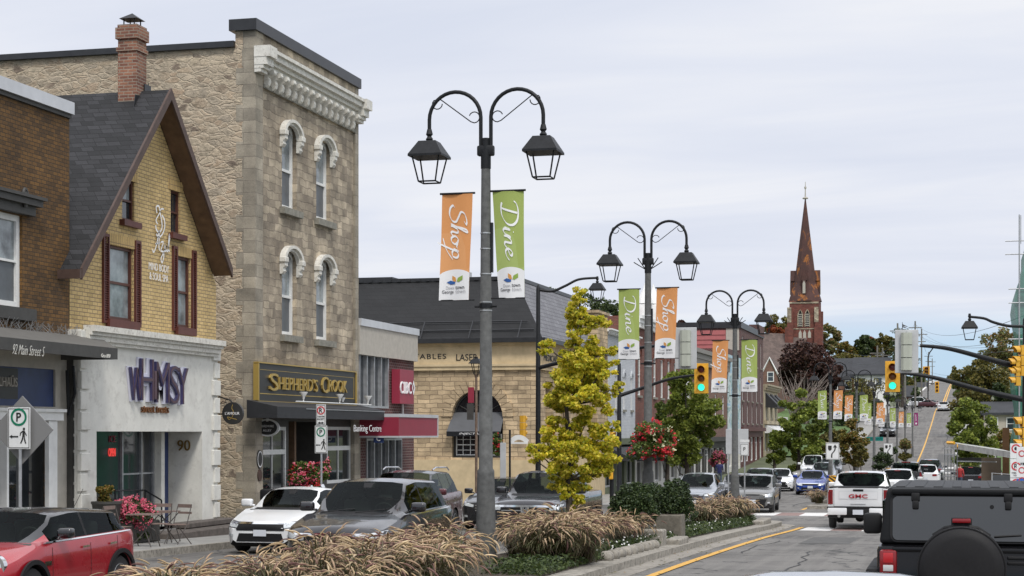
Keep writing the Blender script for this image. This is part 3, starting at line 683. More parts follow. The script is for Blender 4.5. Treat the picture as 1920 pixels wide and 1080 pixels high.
# wall lettering
ltb = text(b2, 'MIND BODY', MX(XF + .03, YX(296, XF), ZX(296, 502, XF)), mat=M['wt'], width=1.12, height=.18, ext=.004, off=-.01)
text(b2, '& SOUL SPA', MX(XF + .03, YX(296, XF), ZX(296, 520, XF)), mat=M['wt'], width=1.05, height=.18, ext=.004, off=-.01)
def smooth(pts, n=6):
    out_ = []; P = [pts[0]] + list(pts) + [pts[-1]]
    for i in range(1, len(P) - 2):
        for k in range(n):
            t = k / n; out_.append(tuple(.5 * ((2*P[i][j]) + (-P[i-1][j] + P[i+1][j])*t + (2*P[i-1][j] - 5*P[i][j] + 4*P[i+1][j] - P[i+2][j])*t*t + (-P[i-1][j] + 3*P[i][j] - 3*P[i+1][j] + P[i+2][j])*t**3) for j in range(len(pts[0]))))
    out_.append(tuple(pts[-1])); return out_
def ribbon(mb, pts, w, fn, nib=R(40), lo=.35):
    """pen stroke: width depends on direction like a broad nib; fn maps (x, y) to 3-D"""
    P = smooth(pts, 7); vs = []
    for i, p in enumerate(P):
        a = P[max(i-1, 0)]; b = P[min(i+1, len(P)-1)]; d = math.atan2(b[1]-a[1], b[0]-a[0])
        ww = w * (lo + (1 - lo) * abs(math.sin(d - nib))) * .5 * (1 if 0 < i < len(P)-1 else .5)
        vs += [fn(p[0] - math.sin(d)*ww, p[1] + math.cos(d)*ww), fn(p[0] + math.sin(d)*ww, p[1] - math.cos(d)*ww)]
    return mb.add(vs, [(2*i, 2*i+1, 2*i+3, 2*i+2) for i in range(len(P)-1)])
fnw = lambda y0_, z0_, s: (lambda x, y: (XF + .05, y0_ + x * s, z0_ + y * s))
mk = MB()
y0_, z0_ = YX(297, XF), ZX(297, 416, XF)
ribbon(mk, [(-.5, .55), (-.62, .95), (-.2, 1.05), (0, .6), (.25, .05), (.25, -.45), (-.2, -.75), (-.6, -.6), (-.7, -.3)], .14, fnw(y0_, z0_, .36), lo=.8)
ribbon(mk, [(.55, .95), (.15, .9), (-.2, .5), (-.65, .05), (-.4, -.2)], .12, fnw(y0_, z0_, .36), lo=.8)
ribbon(mk, [(.3, .5), (.65, .2), (.7, -.3), (.35, -.8), (-.25, -1.1), (-.6, -.9)], .14, fnw(y0_, z0_, .36), lo=.8)
y0_, z0_ = YX(297, XF), ZX(297, 462, XF)
for st_ in ([(-1.2, -.3), (-1.0, -.5), (-.6, 0), (-.2, 1.0), (-.15, .9), (-.2, 0), (-.1, -.3)], [(-.75, .1), (.0, .25)], [(.1, .3), (.5, .35), (.2, -.1), (.1, -.3), (.5, -.35), (.55, -.7), (.3, -1.1), (.15, -.8), (.7, -.2), (.75, .25), (.7, -.1), (.9, -.25), (1.05, .2), (1.0, -.1), (1.2, -.2), (1.5, .7), (1.45, 1.0), (1.35, .6), (1.3, -.05), (1.5, -.2)]):
    ribbon(mk, st_, .13, fnw(y0_, z0_, .36), lo=.7)
mk.build('logo_mark', M['wt'], b2)
# ---- white shopfront
XW = XF + .3
yw0, yw1 = YX(150, XW), YX(408, XW); zwt = ZX(300, 627, XW)
op = (YX(181, XW), YX(379, XW), gz(40) + .35, ZX(280, 809, XW)); RD = .95
s_ = MB(); wall(s_, 'x', XW, yw0, yw1, gz(40) - .3, zwt - .1, [op], RD)
s_.quad((XW, yw1, gz(40) - .3), (XF, yw1, gz(40) - .3), (XF, yw1, zwt - .1), (XW, yw1, zwt - .1)); s_.quad((XW, yw0, gz(40) - .3), (XW, yw0, zwt - .1), (XF, yw0, zwt - .1), (XF, yw0, gz(40) - .3))
s_.quad((XW, yw0, zwt - .1), (XW, yw1, zwt - .1), (XF, yw1, zwt - .1), (XF, yw0, zwt - .1))
so = s_.build('shopfront', M['stucco'], b2)
cn = MB()
for d, a, b in ((.10, -.42, -.34), (.16, -.34, -.22), (.22, -.22, -.14), (.30, -.14, .0)): bxy(cn, 'x', XW, 1, yw0 + .15, yw1 - .12, .002, d, zwt + a + .001, zwt + b)
cn.build('cornice', M['corn'], b2)
qn = MB()
for s, yq in ((-1, yw0), (1, yw1)):
    zz = zwt - .12; k = 0
    while zz > gz(40) + .3:
        wd = .38 if k % 2 == 0 else .27
        a, b = (yq - .05, yq + wd) if s < 0 else (yq - wd, yq + .06)
        qn.rbox(XW - .05, XW + .07 - (0 if k % 2 == 0 else .02), a, b, zz - .40, zz, .012, 1); zz -= .46; k += 1
qn.build('quoin', M['stucco'], b2, split=True)
# recess: shop window, blue door, tiled floor
yi0, yi1, zi0, zi1 = op
xb = XW - RD; ys1 = YX(232, XW - .2)
yg = YX(281, xb); yd0_, yd1_ = YX(289, xb), YX(311, xb)
MB().box(xb + .04, xb + .06, yi0, yg, zi0 + .42, zi1).build('shop_window', M['glass'], b2)
fr_ = MB()
for y in (yi0 + .02, YX(222, xb), YX(258, xb), yg): fr_.box(xb + .0, xb + .12, y - .03, y + .03, zi0 + .4, zi1)
fr_.box(xb + .001, xb + .11, yi0, yg, zi0 + .39, zi0 + .46).box(xb + .001, xb + .10, YX(222, xb), yg, ZX(250, 888, xb) - .02, ZX(250, 888, xb) + .02); fr_.build('window_frame', M['steel'], b2)
MB().box(xb + .002, xb + .13, yi0, yg, zi0, zi0 + .388).build('stall_riser', M['stucco'], b2)
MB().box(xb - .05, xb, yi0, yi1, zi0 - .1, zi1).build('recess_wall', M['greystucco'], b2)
MB().box(xb + .0, XW + .02, yi0, yi1, zi0 - .2, zi0).build('step_floor', M['walk'], b2)
dr = MB().box(xb + .002, xb + .07, yd0_, yd1_, zi0, zi1 - .02).build('door', M['bluepaint'], b2)
MB().box(xb + .071, xb + .08, yd0_ + .08, yd0_ + .3, zi0 + .4, zi1 - .15).build('door_glass', M['glass'], dr)
MB().box(xb + .002, xb + .30, yg + .04, yd0_ - .01, zi0, zi1 - .01).build('door_post', M['stucco'], b2)
# neon OPEN, papers, lettering in the window
def MW(px, z): return MX(xb + .07, YX(px, xb), z)
text(b2, 'OPEN', MW(205, ZX(205, 848, xb)), mat=emit('neon_red', (.75, .06, .05), .5), width=.36, height=.2, ext=.01, name='neon_lettering')
text(b2, 'ICE', MW(206, ZX(206, 823, xb)), mat=M['signred'], width=.35, height=.16, ext=.01, name='window_lettering')
text(b2, '90', MY(XY(345, yi1 - .02), yi1 - .03, ZY(345, 835, yi1)), mat=pm('number_brass', (.22, .14, .04), .4, .5), width=.36, height=.28, ext=.02, name='house_number')
# step in front
MB().rbox(XF + .2, XW + .75, YX(270, XW), yh1 + 3.6, gz(41) - .3, gz(41) + .34, .03, 1).rbox(XF + .2, XW + .32, YX(330, XW), yw1 + .4, gz(41) + .341, gz(41) + .5, .03, 1).build('entrance_step', pm('step_stone', (.10, .085, .075), .9, 0, .3, 6, .3, 30), b2)
rail = MB(); zr = ZX(215, 920, XW + .3)
p0, p1, p2 = W(216, 920, 42), W(272, 919, 44.4), W(303, 938, 44.6)
rail.tube([p0 + Vector((0, 0, -1.1)), p0, p1, p2], .022, 6); rail.tube([p1, p1 + Vector((0, 0, -1.1))], .02, 6); rail.tube([p2, p2 + Vector((0, 0, -.9))], .02, 6)
tag(rail.build('handrail', M['black']), 'black metal handrail at the entrance of the white shopfront', 'handrail')
# whimsical sign: letters of uneven height over a white backing
wsg = thing('shop_sign', 'purple jumbled raised letters with small brown lettering on the white shopfront', 'sign', (XW, YX(290, XW), ZX(290, 720, XW)))
purp = pm('sign_letter_purple', (.045, .04, .105), .35, 0, .4, 5); plum = pm('sign_letter_plum', (.08, .04, .055), .35)
bev = pm('sign_letter_backing', (.62, .62, .72), .5)
WL = [('W', 248, 720, 24, 62), ('H', 268, 712, 24, 78), ('I', 284, 722, 9, 54), ('M', 297, 717, 26, 76), ('S', 319, 722, 19, 72), ('Y', 335, 724, 20, 68)]
for c_, px_, py_, w_, h_ in WL:
    D_ = DX(px_, XW); s_px = F / D_; yy = YX(px_, XW); wd = (YX(px_ + w_/2, XW) - YX(px_ - w_/2, XW)); hh = h_ / s_px
    text(wsg, c_, MX(XW + .03, yy, ZX(px_, py_, XW)), name='letter_backing', mat=bev, width=wd * 1.08, height=hh * 1.06, ext=.025, off=.075)
    text(wsg, c_, MX(XW + .10, yy, ZX(px_, py_, XW)), name='letter', mat=purp if c_ in 'WIS' else purp, width=wd, height=hh, ext=.03)
    text(wsg, c_, MX(XW + .135, yy - wd * .0, ZX(px_, py_, XW)), name='letter_face', mat=plum, width=wd * .9, height=hh * .97, ext=.004, off=-.022)
text(wsg, 'street treats', MX(XW + .03, YX(289, XW), ZX(289, 768, XW)), mat=pm('sign_letter_brown', (.16, .06, .015), .5), width=YX(314, XW) - YX(263, XW), height=.16, ext=.02)
# ================================================================ 3. stone building
yA, yB = YX(474, XF), YX(668, XF); zp = ZX(472, 36, XF)
b3 = thing('stone_building', 'tall three storey rubble and ashlar stone building with white bracketed cornice', 'building', (XF, (yA + yB)/2, gz(50)))
zl = (gz(50) - .2)
def zat(px, py): return ZX(px, py, XF)
W1 = (YX(528.5, XF), YX(556, XF)); W2 = (YX(593, XF), YX(619, XF))
rows = [(zat(528.5, 388), zat(528.5, 250)), (zat(528.5, 627), zat(528.5, 488))]
holes = [(a, b, r[0], r[1] + .32) for a, b in (W1, W2) for r in rows]
zs_top = zat(480, 776)
fw = MB(); wall(fw, 'x', XF, yA + .55, yB - .3, zs_top, zat(494, 167), holes, .3)
fw.build('front_wall', M['ashlar'], b3)
wall(MB(), 'x', XF + .06, yA + .551, yB - .301, zat(494, 167) + .0, zp - .3, [], .1).quad((XF + .06, yA + .551, zat(494, 167)), (XF + .06, yB - .301, zat(494, 167)), (XF, yB - .301, zat(494, 167)), (XF, yA + .551, zat(494, 167))).build('upper_wall', M['ashlar'], b3)
bxy(MB(), 'x', XF, 1, yA + .551, yB - .301, .061, .10, zat(494, 167) + .0, zat(494, 167) + .12).build('belt_course', M['sillstone'], b3)
q = MB(); q.box(XF - .3, XF + .08, yA, yA + .549, zl, zp - .3).box(XF - .3, XF + .08, yB - .299, yB, zl, zp - .3); q.build('quoins', M['quoin'], b3, split=True)
zc0 = zat(475, 92)      # level of the cornice top; side wall coping below the parapet return
xr = XY(441, yA)
sw = MB(); sw.quad((XF - 16, yA + .01, zl), (XF - .1, yA + .01, zl), (XF - .1, yA + .01, 10.93), (XF - 16, yA + .01, 10.93))
sw.quad((xr, yA + .01, 10.93), (XF - .1, yA + .01, 10.93), (XF - .1, yA + .01, zp - .3), (xr, yA + .01, zp - .3)); sw.quad((xr, yA + .01, 10.93), (xr, yA + .01, zp - .3), (xr, yB, zp - .3), (xr, yB, 10.93))
sw.quad((XF - 16, yB, zl), (XF - 16, yB, 10.93), (XF - .1, yB, 10.93), (XF - .1, yB, zl)); sw.quad((XF - 16, yA, 10.9), (xr, yA, 10.9), (xr, yB, 10.9), (XF - 16, yB, 10.9))
sw.build('side_wall', M['rubble'], b3)
kq = MB(); zz = zl; k = 0
while zz < 10.6:
    wd = .42 if k % 2 else .24; kq.rbox(XF - .1 - wd, XF + .0, yA + .004, yA + .03, zz + .01, zz + .5, .012, 1); zz += .52; k += 1
kq.build('corner_stones', M['quoin'], b3)
MB().box(XF - 16, xr, yA - .12, yA + .3, 10.93, 11.1).build('side_coping', M['flash'], b3)
cpg = MB(); cpg.box(xr - .14, XF + .16, yA - .13, yB + .06, zp - .30, zp + .02); cpg.build('parapet_coping', M['flash'], b3)
# cornice with dentil brackets
cn = MB(); c0 = XF + .061
for d, a, b in ((.12, -.46, -.32), (.22, -.32, -.2), (.34, -.20, -.04), (.42, -.04, .06)): bxy(cn, 'x', c0, 1, yA + .2, yB - .1, .002, d, zc0 + a, zc0 + b - .001)
for yy in (yA - .02, yB - .46):
    for d, a, b in ((.16, -.66, -.56), (.24, -.56, -.46), (.34, -.46, -.24), (.45, -.24, .07)): bxy(cn, 'x', c0, 1, yy - (d * .12), yy + .44 + d * .12, .003, d + .04, zc0 + a, zc0 + b + .003)
cn.build('cornice', M['corn'], b3)
nb = 15; y0 = yA + .75; y1 = yB - .75; bk = None
for i in range(nb):
    y = y0 + (y1 - y0) * i / (nb - 1)
    if bk is None:
        pr = [(c0 + .003, -.27), (c0 + .30, -.27), (c0 + .31, -.36), (c0 + .22, -.44), (c0 + .13, -.48), (c0 + .16, -.58), (c0 + .13, -.70), (c0 + .06, -.76), (c0 + .003, -.76)]
        mb = MB().prism([(x, z + zc0 - .2) for x, z in pr], 1, y - .085, y + .085).tube([(c0 + .26, y - .10, zc0 - .56), (c0 + .26, y + .10, zc0 - .56)], .06, 10)
        bk = mb.build('bracket', M['corn'], b3, smooth=30)
    else:
        o = bk.copy(); COL.objects.link(o); o.parent = b3; o.location = (0, y - y0, 0)
# tall windows with white arched hoods
for (a, b) in (W1, W2):
    for r in rows:
        z0, z1 = r; zt_ = z1 + .3
        yc = (a + b)/2; hw = (b - a)/2
        w = window(b3, 'x', XF, 1, a, b, z0, zt_, d=-.22, fr=.12, rail=.47, lower=M['glassgrey'], gmat=M['curtain'], railw=.08)
        bxy(MB(), 'x', XF, 1, a - .18, b + .18, .002, .16, z0 - .2, z0 - .005).build('sill', M['sillstone'], w)
        # arch filler in the opening and the hood
        h = MB(); n = 14; zc = z1 - .05
        def arc(rx, rz, k): t = math.pi * k / n; return (yc - rx * math.cos(t), zc + rz * math.sin(t))
        hood = M['corn']
        fill = MB(); pts = [arc(hw - .09, .30, k) for k in range(n + 1)]
        for k in range(n): (ya_, za_), (yb_, zb_) = pts[k], pts[k+1]; fill.quad((XF - .1, ya_, za_), (XF - .1, yb_, zb_), (XF - .1, yb_, zt_ + .01), (XF - .1, ya_, zt_ + .01))
        fill.build('arch_head', M['white'], w)
        for (ri, ro, d0, d1, ez) in ((hw - .04, hw + .14, .003, .11, .62), (hw + .06, hw + .20, .003, .19, .64)):
            vs = []; fs = []
            for k in range(n + 1):
                t = math.pi * k / n; cz, sz = math.cos(t), math.sin(t)
                for rr in (ri, ro):
                    for d in (d0, d1): vs.append((XF + d, yc - rr * cz, zc + .03 + rr * ez * sz))
            for k in range(n):
                o = 4*k; fs += [(o+1, o+3, o+7, o+5), (o, o+1, o+5, o+4), (o+2, o+6, o+7, o+3)]
            fs += [(0, 2, 3, 1), (4*n, 4*n+1, 4*n+3, 4*n+2)]
            h.add(vs, fs)
        for s in (-1, 1):
            ye = yc + s * (hw + .07)
            lo_, hi_ = sorted((ye - .11, ye + .11))
            h.rbox(XF + .003, XF + .21, lo_ - .05 * (s < 0), hi_ + .06 * (s > 0), zc - .02, zc + .14, .02, 1)
            h.prism([(XF + .003, zc - .021), (XF + .17, zc - .021), (XF + .18, zc - .12), (XF + .10, zc - .2), (XF + .13, zc - .28), (XF + .07, zc - .36), (XF + .003, zc - .36)], 1, lo_, hi_)
        h.build('window_hood', hood, w, smooth=30)
# sign board
sgz = (zat(480, 752), zat(480, 681)); sy0, sy1 = YX(480, XF + .15), YX(664, XF + .15)
sb = thing('shop_sign', 'long black sign board framed in gold with raised gold lettering on the stone front', 'sign', (XF, (sy0 + sy1)/2, sgz[0]))
XB = XF + .2
MB().box(XF + .082, XB, sy0, sy1, *sgz).build('board', M['signblack'], sb)
g = MB()
for a, b, e, f_ in ((sy0 - .03, sy1 + .03, sgz[1] - .005, sgz[1] + .03), (sy0 - .03, sy1 + .03, sgz[0] - .03, sgz[0] + .005), (sy0 - .04, sy0 + .03, sgz[0] + .021, sgz[1] - .021), (sy1 - .03, sy1 + .04, sgz[0] + .021, sgz[1] - .021)): g.box(XF + .082, XB + .04, a, b, e, f_)
for a, b, e, f_ in ((sy0 + .16, sy1 - .16, sgz[0] + .20, sgz[0] + .225), (sy0 + .16, sy1 - .16, sgz[1] - .19, sgz[1] - .178), (sy1 - .2, sy1 - .17, sgz[0] + .226, sgz[1] - .191)): g.box(XB + .001, XB + .008, a, b, e, f_)
g.build('gold_frame', M['gold'], sb)
zm = (sgz[0] + sgz[1])/2 + .02
def cap_text(par, word, yl, yr, z, hbig, hsmall, mat, XX):
    """small capitals: a tall first letter"""
    wb = (yr - yl) * (.17 if len(word) > 6 else .24)
    text(par, word[0], MX(XX, yl + wb/2, z + .0), mat=mat, width=wb, height=hbig, ext=.03)
    text(par, word[1:], MX(XX, (yl + wb + .05 + yr)/2, z - (hbig - hsmall)/2 + .05), mat=mat, width=yr - yl - wb - .05, height=hsmall, ext=.03, off=-.004)
cap_text(sb, "SHEPHERD'S", YX(503, XB), YX(593, XB), zat(545, 720), .5, .38, M['gold'], XB + .035)
cap_text(sb, "CROOK", YX(601, XB), YX(648, XB), zat(624, 724), .5, .38, M['gold'], XB + .035)
# storefront under it
fr0, fr1 = yA + .55, yB - .3; zb_, zt_ = gz(51) + .15, zs_top
st = MB(); wall(st, 'x', XF, fr0, fr1, zl, zt_, [(YX(488, XF), YX(537, XF), zat(488, 942), zat(488, 800)), (YX(541, XF), YX(606, XF), zl, zat(541, 790)), (YX(613, XF), YX(660, XF) - .02, zat(613, 907), zat(613, 800))], 1.0)
st.build('shopfront', M['darkgrey'], b3)
window(b3, 'x', XF, 1, YX(488, XF), YX(537, XF), zat(488, 942), zat(488, 800), d=-.1, fr=.1, rail=.66, vbars=(.5,), name='shop_window', railw=.14)
window(b3, 'x', XF, 1, YX(613, XF), YX(660, XF) - .02, zat(613, 907), zat(613, 800), d=-.1, fr=.1, rail=.62, vbars=(.5,), name='shop_window', railw=.14)
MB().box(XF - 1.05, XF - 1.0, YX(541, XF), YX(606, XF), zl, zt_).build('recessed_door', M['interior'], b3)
MB().box(XF - .9, XF + .02, YX(551, XF), YX(553, XF) + .05, zl, zat(541, 790)).build('door_post', M['soffit'], b3)
pc = MB()
for a, b in ((YX(640, XF) + .25, YX(672, XF)),): pc.box(XF + .0, XF + .14, yB - .55, yB + .02, zl, zs_top)
pc.build('pilaster', M['quoin'], b3)
ap = thing('awning', 'flat black fabric awning under the gold lettered sign with small spotlights on it', 'awning', (XF, (sy0 + sy1)/2, .7))
ax1 = XF + 1.0; ya0 = YX(482, XF + .4); ya1 = yB - .05
za0, za1 = zat(482, 779), .93
za0 = .42
MB().add([(XF + .09, ya0, za1), (XF + .09, ya1, za1), (ax1, ya1, .74), (ax1, ya0, .74)], [(0, 3, 2, 1)]).add([(ax1, ya0, .739), (ax1, ya1, .739), (ax1, ya1, za0), (ax1, ya0, za0)], [(0, 1, 2, 3)]).add([(XF + .09, ya0, za1), (ax1, ya0, .74), (ax1, ya0, za0), (XF + .09, ya0, za0)], [(0, 1, 2, 3)]).add([(XF + .09, ya1, za1), (ax1, ya1, .74), (ax1, ya1, za0), (XF + .09, ya1, za0)], [(3, 2, 1, 0)]).build('canvas', M['awndark'], ap)
MB().box(ax1 + .001, ax1 + .02, ya0 + 2.2, ya1, .69, .715).build('edge_trim', M['steel'], ap)
MB().tube([(XF + .5, ya0 + 2.7, .93), (XF + .5, ya1 + .1, .93)], .02, 6).build('conduit', M['white'], ap)
for px in (569, 637, 690):
    y = YX(px, XF + .5); y = min(y, ya1 - .2)
    mb = MB().lathe([(.03, 0), (.05, .08), (.13, .2), (.13, .22)], (XF + .5, y, 1.0), 10).tube([(XF + .5, y, .92), (XF + .5, y, 1.02)], .02, 6)
    if px == 637: mb.lathe([(.03, 0), (.05, .06), (.09, .14)], (XF + .52, y + .22, .98), 8)
    mb.build('spotlight', M['white'], ap, smooth=True)
# ================================================================ 4. low bank with red signs
yC0, yC1 = yB + .02, YX(776, XF); zt4 = 3.78
b4 = thing('bank_building', 'two storey bank with grey fascia, tall windows and dark red signs', 'building', (XF, (yC0 + yC1)/2, gz(60)))
up = (YX(672, XF), YX(727, XF), ZX(727, 766, XF), ZX(675, 660, XF)); zfas = ZX(668, 664, XF)
lw = (YX(686, XF), YX(752, XF), gz(62) + .1, ZX(700, 822, XF))
cw = MB(); wall(cw, 'x', XF, yC0, yC1, gz(60) - .4, zfas, [up, (lw[0], lw[1], lw[2], lw[3])], .18)
cw.quad((XF, yC1, gz(60) - .4), (XF - 12, yC1, gz(60) - .4), (XF - 12, yC1, zfas), (XF, yC1, zfas)); cw.build('brick_wall', M['dark_brick'], b4)
fz = MB(); bxy(fz, 'x', XF, 1, yC0, yC1 + .1, -12, .12, zfas, zt4 - .22); fz.build('fascia', M['greystucco'], b4)
bxy(MB(), 'x', XF, 1, yC0, yC1 + .14, -12, .17, zt4 - .219, zt4 + .02).build('roof_edge', M['flashw'], b4)
def curtainwall(par, u0, u1, z0, z1, n, mat=M['steel'], c=XF, extra=()):
    f = MB(); bxy(f, 'x', c, 1, u0, u1, -.12, .04, z0, z0 + .07); bxy(f, 'x', c, 1, u0, u1, -.12, .04, z1 - .07, z1)
    for i in range(n + 1): u = u0 + (u1 - u0 - .07) * i / n; bxy(f, 'x', c, 1, u, u + .07, -.12, .043, z0 + .07, z1 - .07)
    for z in extra: bxy(f, 'x', c, 1, u0 + .07, u1 - .07, -.11, .02, z, z + .05)
    o = f.build('window_wall', mat, par); bxy(MB(), 'x', c, 1, u0, u1, -.14, -.09, z0, z1).build('pane', M['glass'], o); return o
curtainwall(b4, *up, 4)
curtainwall(b4, *lw, 5, extra=(gz(62) + .75,))
csx = XF + .35; cs0, cs1 = YX(737, XF + .1), YX(774, XF + .35)
cs = thing('bank_sign', 'square dark red projecting box sign with white bank initials on brick', 'sign', (csx, cs0, 1.4))
MB().box(XF + .05, csx, cs0, cs1 + .1, ZX(740, 757, XF), ZX(740, 693, XF)).build('box', M['signred'], cs)
text(cs, 'CIBC', MX(csx + .02, YX(760, csx), ZX(760, 727, csx)), mat=M['wt'], width=YX(770.5, csx) - YX(750, csx), height=.42, ext=.02, off=-.006, sp=1.15)
dm = MB(); yy, zz = YX(774.5, csx), ZX(774, 727, csx)
for s in (1,): dm.add([(csx + .02, yy - .18, zz), (csx + .02, yy, zz + .27), (csx + .02, yy + .2, zz), (csx + .02, yy, zz - .27), (csx + .02, yy - .08, zz), (csx + .02, yy, zz + .13), (csx + .02, yy + .1, zz), (csx + .02, yy, zz - .13)], [(0, 4, 5, 1), (1, 5, 6, 2), (2, 6, 7, 3), (3, 7, 4, 0)])
dm.build('diamond_mark', M['wt'], cs)
XCn = XF + 1.5; cy0, cy1 = yC0 - .1, YX(820, XCn)
cnp = thing('canopy_sign', 'long dark red canopy sign with white banking lettering over the bank doors', 'sign', (XCn, (cy0 + cy1)/2, .2))
z0c, z1c = ZX(820, 817.5, XCn), ZX(820, 783.5, XCn)
MB().box(XF + .02, XCn, cy0, cy1, z0c + .01, z1c - .01).build('box', M['signred'], cnp)
t_ = MB(); t_.box(XF + .02, XCn + .03, cy0, cy1 + .04, z1c - .009, z1c + .10).box(XF + .02, XCn + .03, cy0, cy1 + .04, z0c - .05, z0c + .009).box(XCn + .001, XCn + .03, cy1 - .02, cy1 + .04, z0c + .01, z1c - .01); t_.build('edge_trim', M['flashw'], cnp)
text(cnp, 'Banking Centre', MX(XCn + .012, YX(700, XCn) - .55, ZX(685, 805, XCn)), mat=M['wt'], width=2.6, height=.27, ext=.004, off=-.012)
bxy(MB(), 'x', XF, 1, YX(751, XF), YX(752, XF), .05, .1, z1c, 1.2).build('conduit', M['white'], b4)
cb = MB().box(XF + .6, XF + .95, yB + .0, yB + .04, ZY(674, 830, yB), ZY(674, 808, yB)).build('blade_sign', M['bluepaint']); tag(cb, 'small square blue sign with a white letter C beside the bank canopy', 'sign')
ORG[cb.as_pointer()] = Vector((0, 0, 0)); text(cb, 'C', MY(XF + .775, yB - .01, ZY(674, 822, yB)), mat=M['wt'], width=.13, height=.17)
# ================================================================ 5. tan stone bank with slate mansard roof
YD = YX(1008, XF); zD = 4.28; XE = XF - 22; yD1 = YX(1131, XF)
b5 = thing('stone_bank', 'tan rock-faced stone corner building with black slate mansard roof and arched window', 'building', (XF, YD, gz(88)))
gD = gz(88) - .4
def X5(px): return XY(px, YD)
def Z5(px, py): return ZY(px, py, YD)
zba, zsc0, zsc1, zco = Z5(900, 862), Z5(900, 694), Z5(900, 683), Z5(900, 648)
ac = X5(895); ar = X5(943) - X5(895); zspring = Z5(895, 732) - ar; zab = Z5(895, 858)
# rock-faced wall with a real arched opening
fwb = MB(); nseg = 20; xl, xr_ = ac - ar, ac + ar
fwb.quad((XE, YD, zba), (xl, YD, zba), (xl, YD, zsc0), (XE, YD, zsc0)); fwb.quad((xr_, YD, zba), (XF, YD, zba), (XF, YD, zsc0), (xr_, YD, zsc0)); fwb.quad((xl, YD, zba), (xr_, YD, zba), (xr_, YD, zab), (xl, YD, zab))
for k in range(nseg):
    a, b = math.pi * k / nseg, math.pi * (k + 1) / nseg; p = (ac - ar * math.cos(a), zspring + ar * math.sin(a)); q_ = (ac - ar * math.cos(b), zspring + ar * math.sin(b))
    fwb.quad((p[0], YD, p[1]), (q_[0], YD, q_[1]), (q_[0], YD, zsc0), (p[0], YD, zsc0)); fwb.quad((p[0], YD, p[1]), (q_[0], YD, q_[1]), (q_[0], YD + .45, q_[1]), (p[0], YD + .45, p[1]))
for x in (xl, xr_): fwb.quad((x, YD, zab), (x, YD, zspring), (x, YD + .45, zspring), (x, YD + .45, zab))
wall(fwb, 'x', XF, YD, yD1, zba, zsc0, [(YD + 1.6 + 3.4 * i, YD + 3.2 + 3.4 * i, zba + 1.2, zsc0 - .5) for i in range(4)], .4)
fwb.build('stone_wall', M['ashlar_tan'], b5)
vsr = MB(); nv = 15
for k in range(nv):
    a, b = math.pi * (k + .04) / nv, math.pi * (k + .96) / nv; ri, ro = ar + .0, ar + .52
    pts = [(ac - r_ * math.cos(t), zspring + r_ * math.sin(t)) for r_, t in ((ri, a), (ro, a), (ro, b), (ri, b))]
    vsr.prism(pts, 1, YD - .06, YD - .002)
vsr.build('voussoirs', M['ashlar_tan'], b5)
dress = MB(); dress.box(XE, XF + .1, YD - .1, YD + .2, gD, zba).box(XF - .2, XF + .1, YD + .201, yD1, gD, zba)
dress.box(XE, XF + .04, YD - .04, YD + .2, zsc1, zco).box(XF - .2, XF + .04, YD + .201, yD1, zsc1, zco)
for d, a, b in ((.16, zsc0 + .001, zsc1 - .1), (.22, zsc1 - .1, zsc1 - .001)): dress.box(XE, XF + d, YD - d, YD - .05, a, b).box(XF + .05, XF + d, YD - .049, yD1, a, b)
dress.box(XE, XF + .02, YD - .02, YD + .2, zsc0 + .002, zsc1 - .002)
for d, a, b in ((.14, zco, zco + .1), (.24, zco + .1, zco + .2), (.36, zco + .2, zD + .0)): dress.box(XE, XF + d, YD - d, yD1, a, b - .001)
dress.build('dressed_stone', M['tanstone'], b5)
rd = MB(); ins, zr_ = 3.0, Z5(800, 527) * 1.035
xi = XY(968, YD + ins)
o5 = .42
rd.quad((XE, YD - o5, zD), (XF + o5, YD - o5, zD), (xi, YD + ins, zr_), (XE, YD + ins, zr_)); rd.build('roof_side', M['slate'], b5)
MB().quad((XF + o5, YD - o5, zD), (XF + o5, yD1, zD), (xi, yD1, zr_), (xi, YD + ins, zr_)).build('roof_street', M['slate_lit'], b5)
rt = MB().box(XE, xi + .05, YD + ins - .08, yD1, zr_ - .02, zr_ + .16).box(XE, XF + o5 + .06, YD - o5 - .06, YD - o5 + .1, zD - .01, zD + .2).box(XF + o5 - .1, XF + o5 + .06, YD - o5 + .1, yD1, zD - .01, zD + .2)
for i in range(46): rt.box(xi - .5 * i - .1, xi - .5 * i + .1, YD + ins - .12, YD + ins - .081, zr_ - .0, zr_ + .1)
rt.tube([(XE, YD + .5, zD + 1.05), (XF - .6, YD + .5, zD + 1.05)], .035, 5)
rt.tube([(XE, YD + .1, zD + .62), (XF - .2, YD + .1, zD + .62)], .035, 5)
for i in range(9): x = XF - .9 - 2.4 * i; rt.tube([(x, YD - .3, zD + .2), (x, YD + .5, zD + 1.08)], .03, 5)
rt.build('roof_trim', M['flash'], b5)
ac5 = MB().rbox(X5(782), X5(817), YD + 5, YD + 6.4, zr_ + .1, zr_ + .72, .03, 1); tag(ac5.build('air_conditioner', M['alum']), 'grey box air conditioner on top of the black slate roof', 'air conditioner')
text(b5, 'INJECTABLES', MY(X5(783) , YD - .045, Z5(790, 670)), mat=M['letblack'], width=(X5(826) - X5(778)) * 2.25, height=.31, ext=.02, sp=1.15)
text(b5, 'LASER', MY(X5(876), YD - .045, Z5(876, 670)), mat=M['letblack'], width=X5(896) - X5(856), height=.31, ext=.02)
text(b5, 'MEDICAL', MX(XF + .045, YX(1030, XF), ZX(1030, 672, XF)), mat=M['letblack'], width=YX(1040, XF) - YX(1016, XF), height=.31)
text(b5, 'BEAUTY', MX(XF + .045, YX(1052, XF), ZX(1052, 674, XF)), mat=M['letblack'], width=YX(1066, XF) - YX(1046, XF), height=.31)
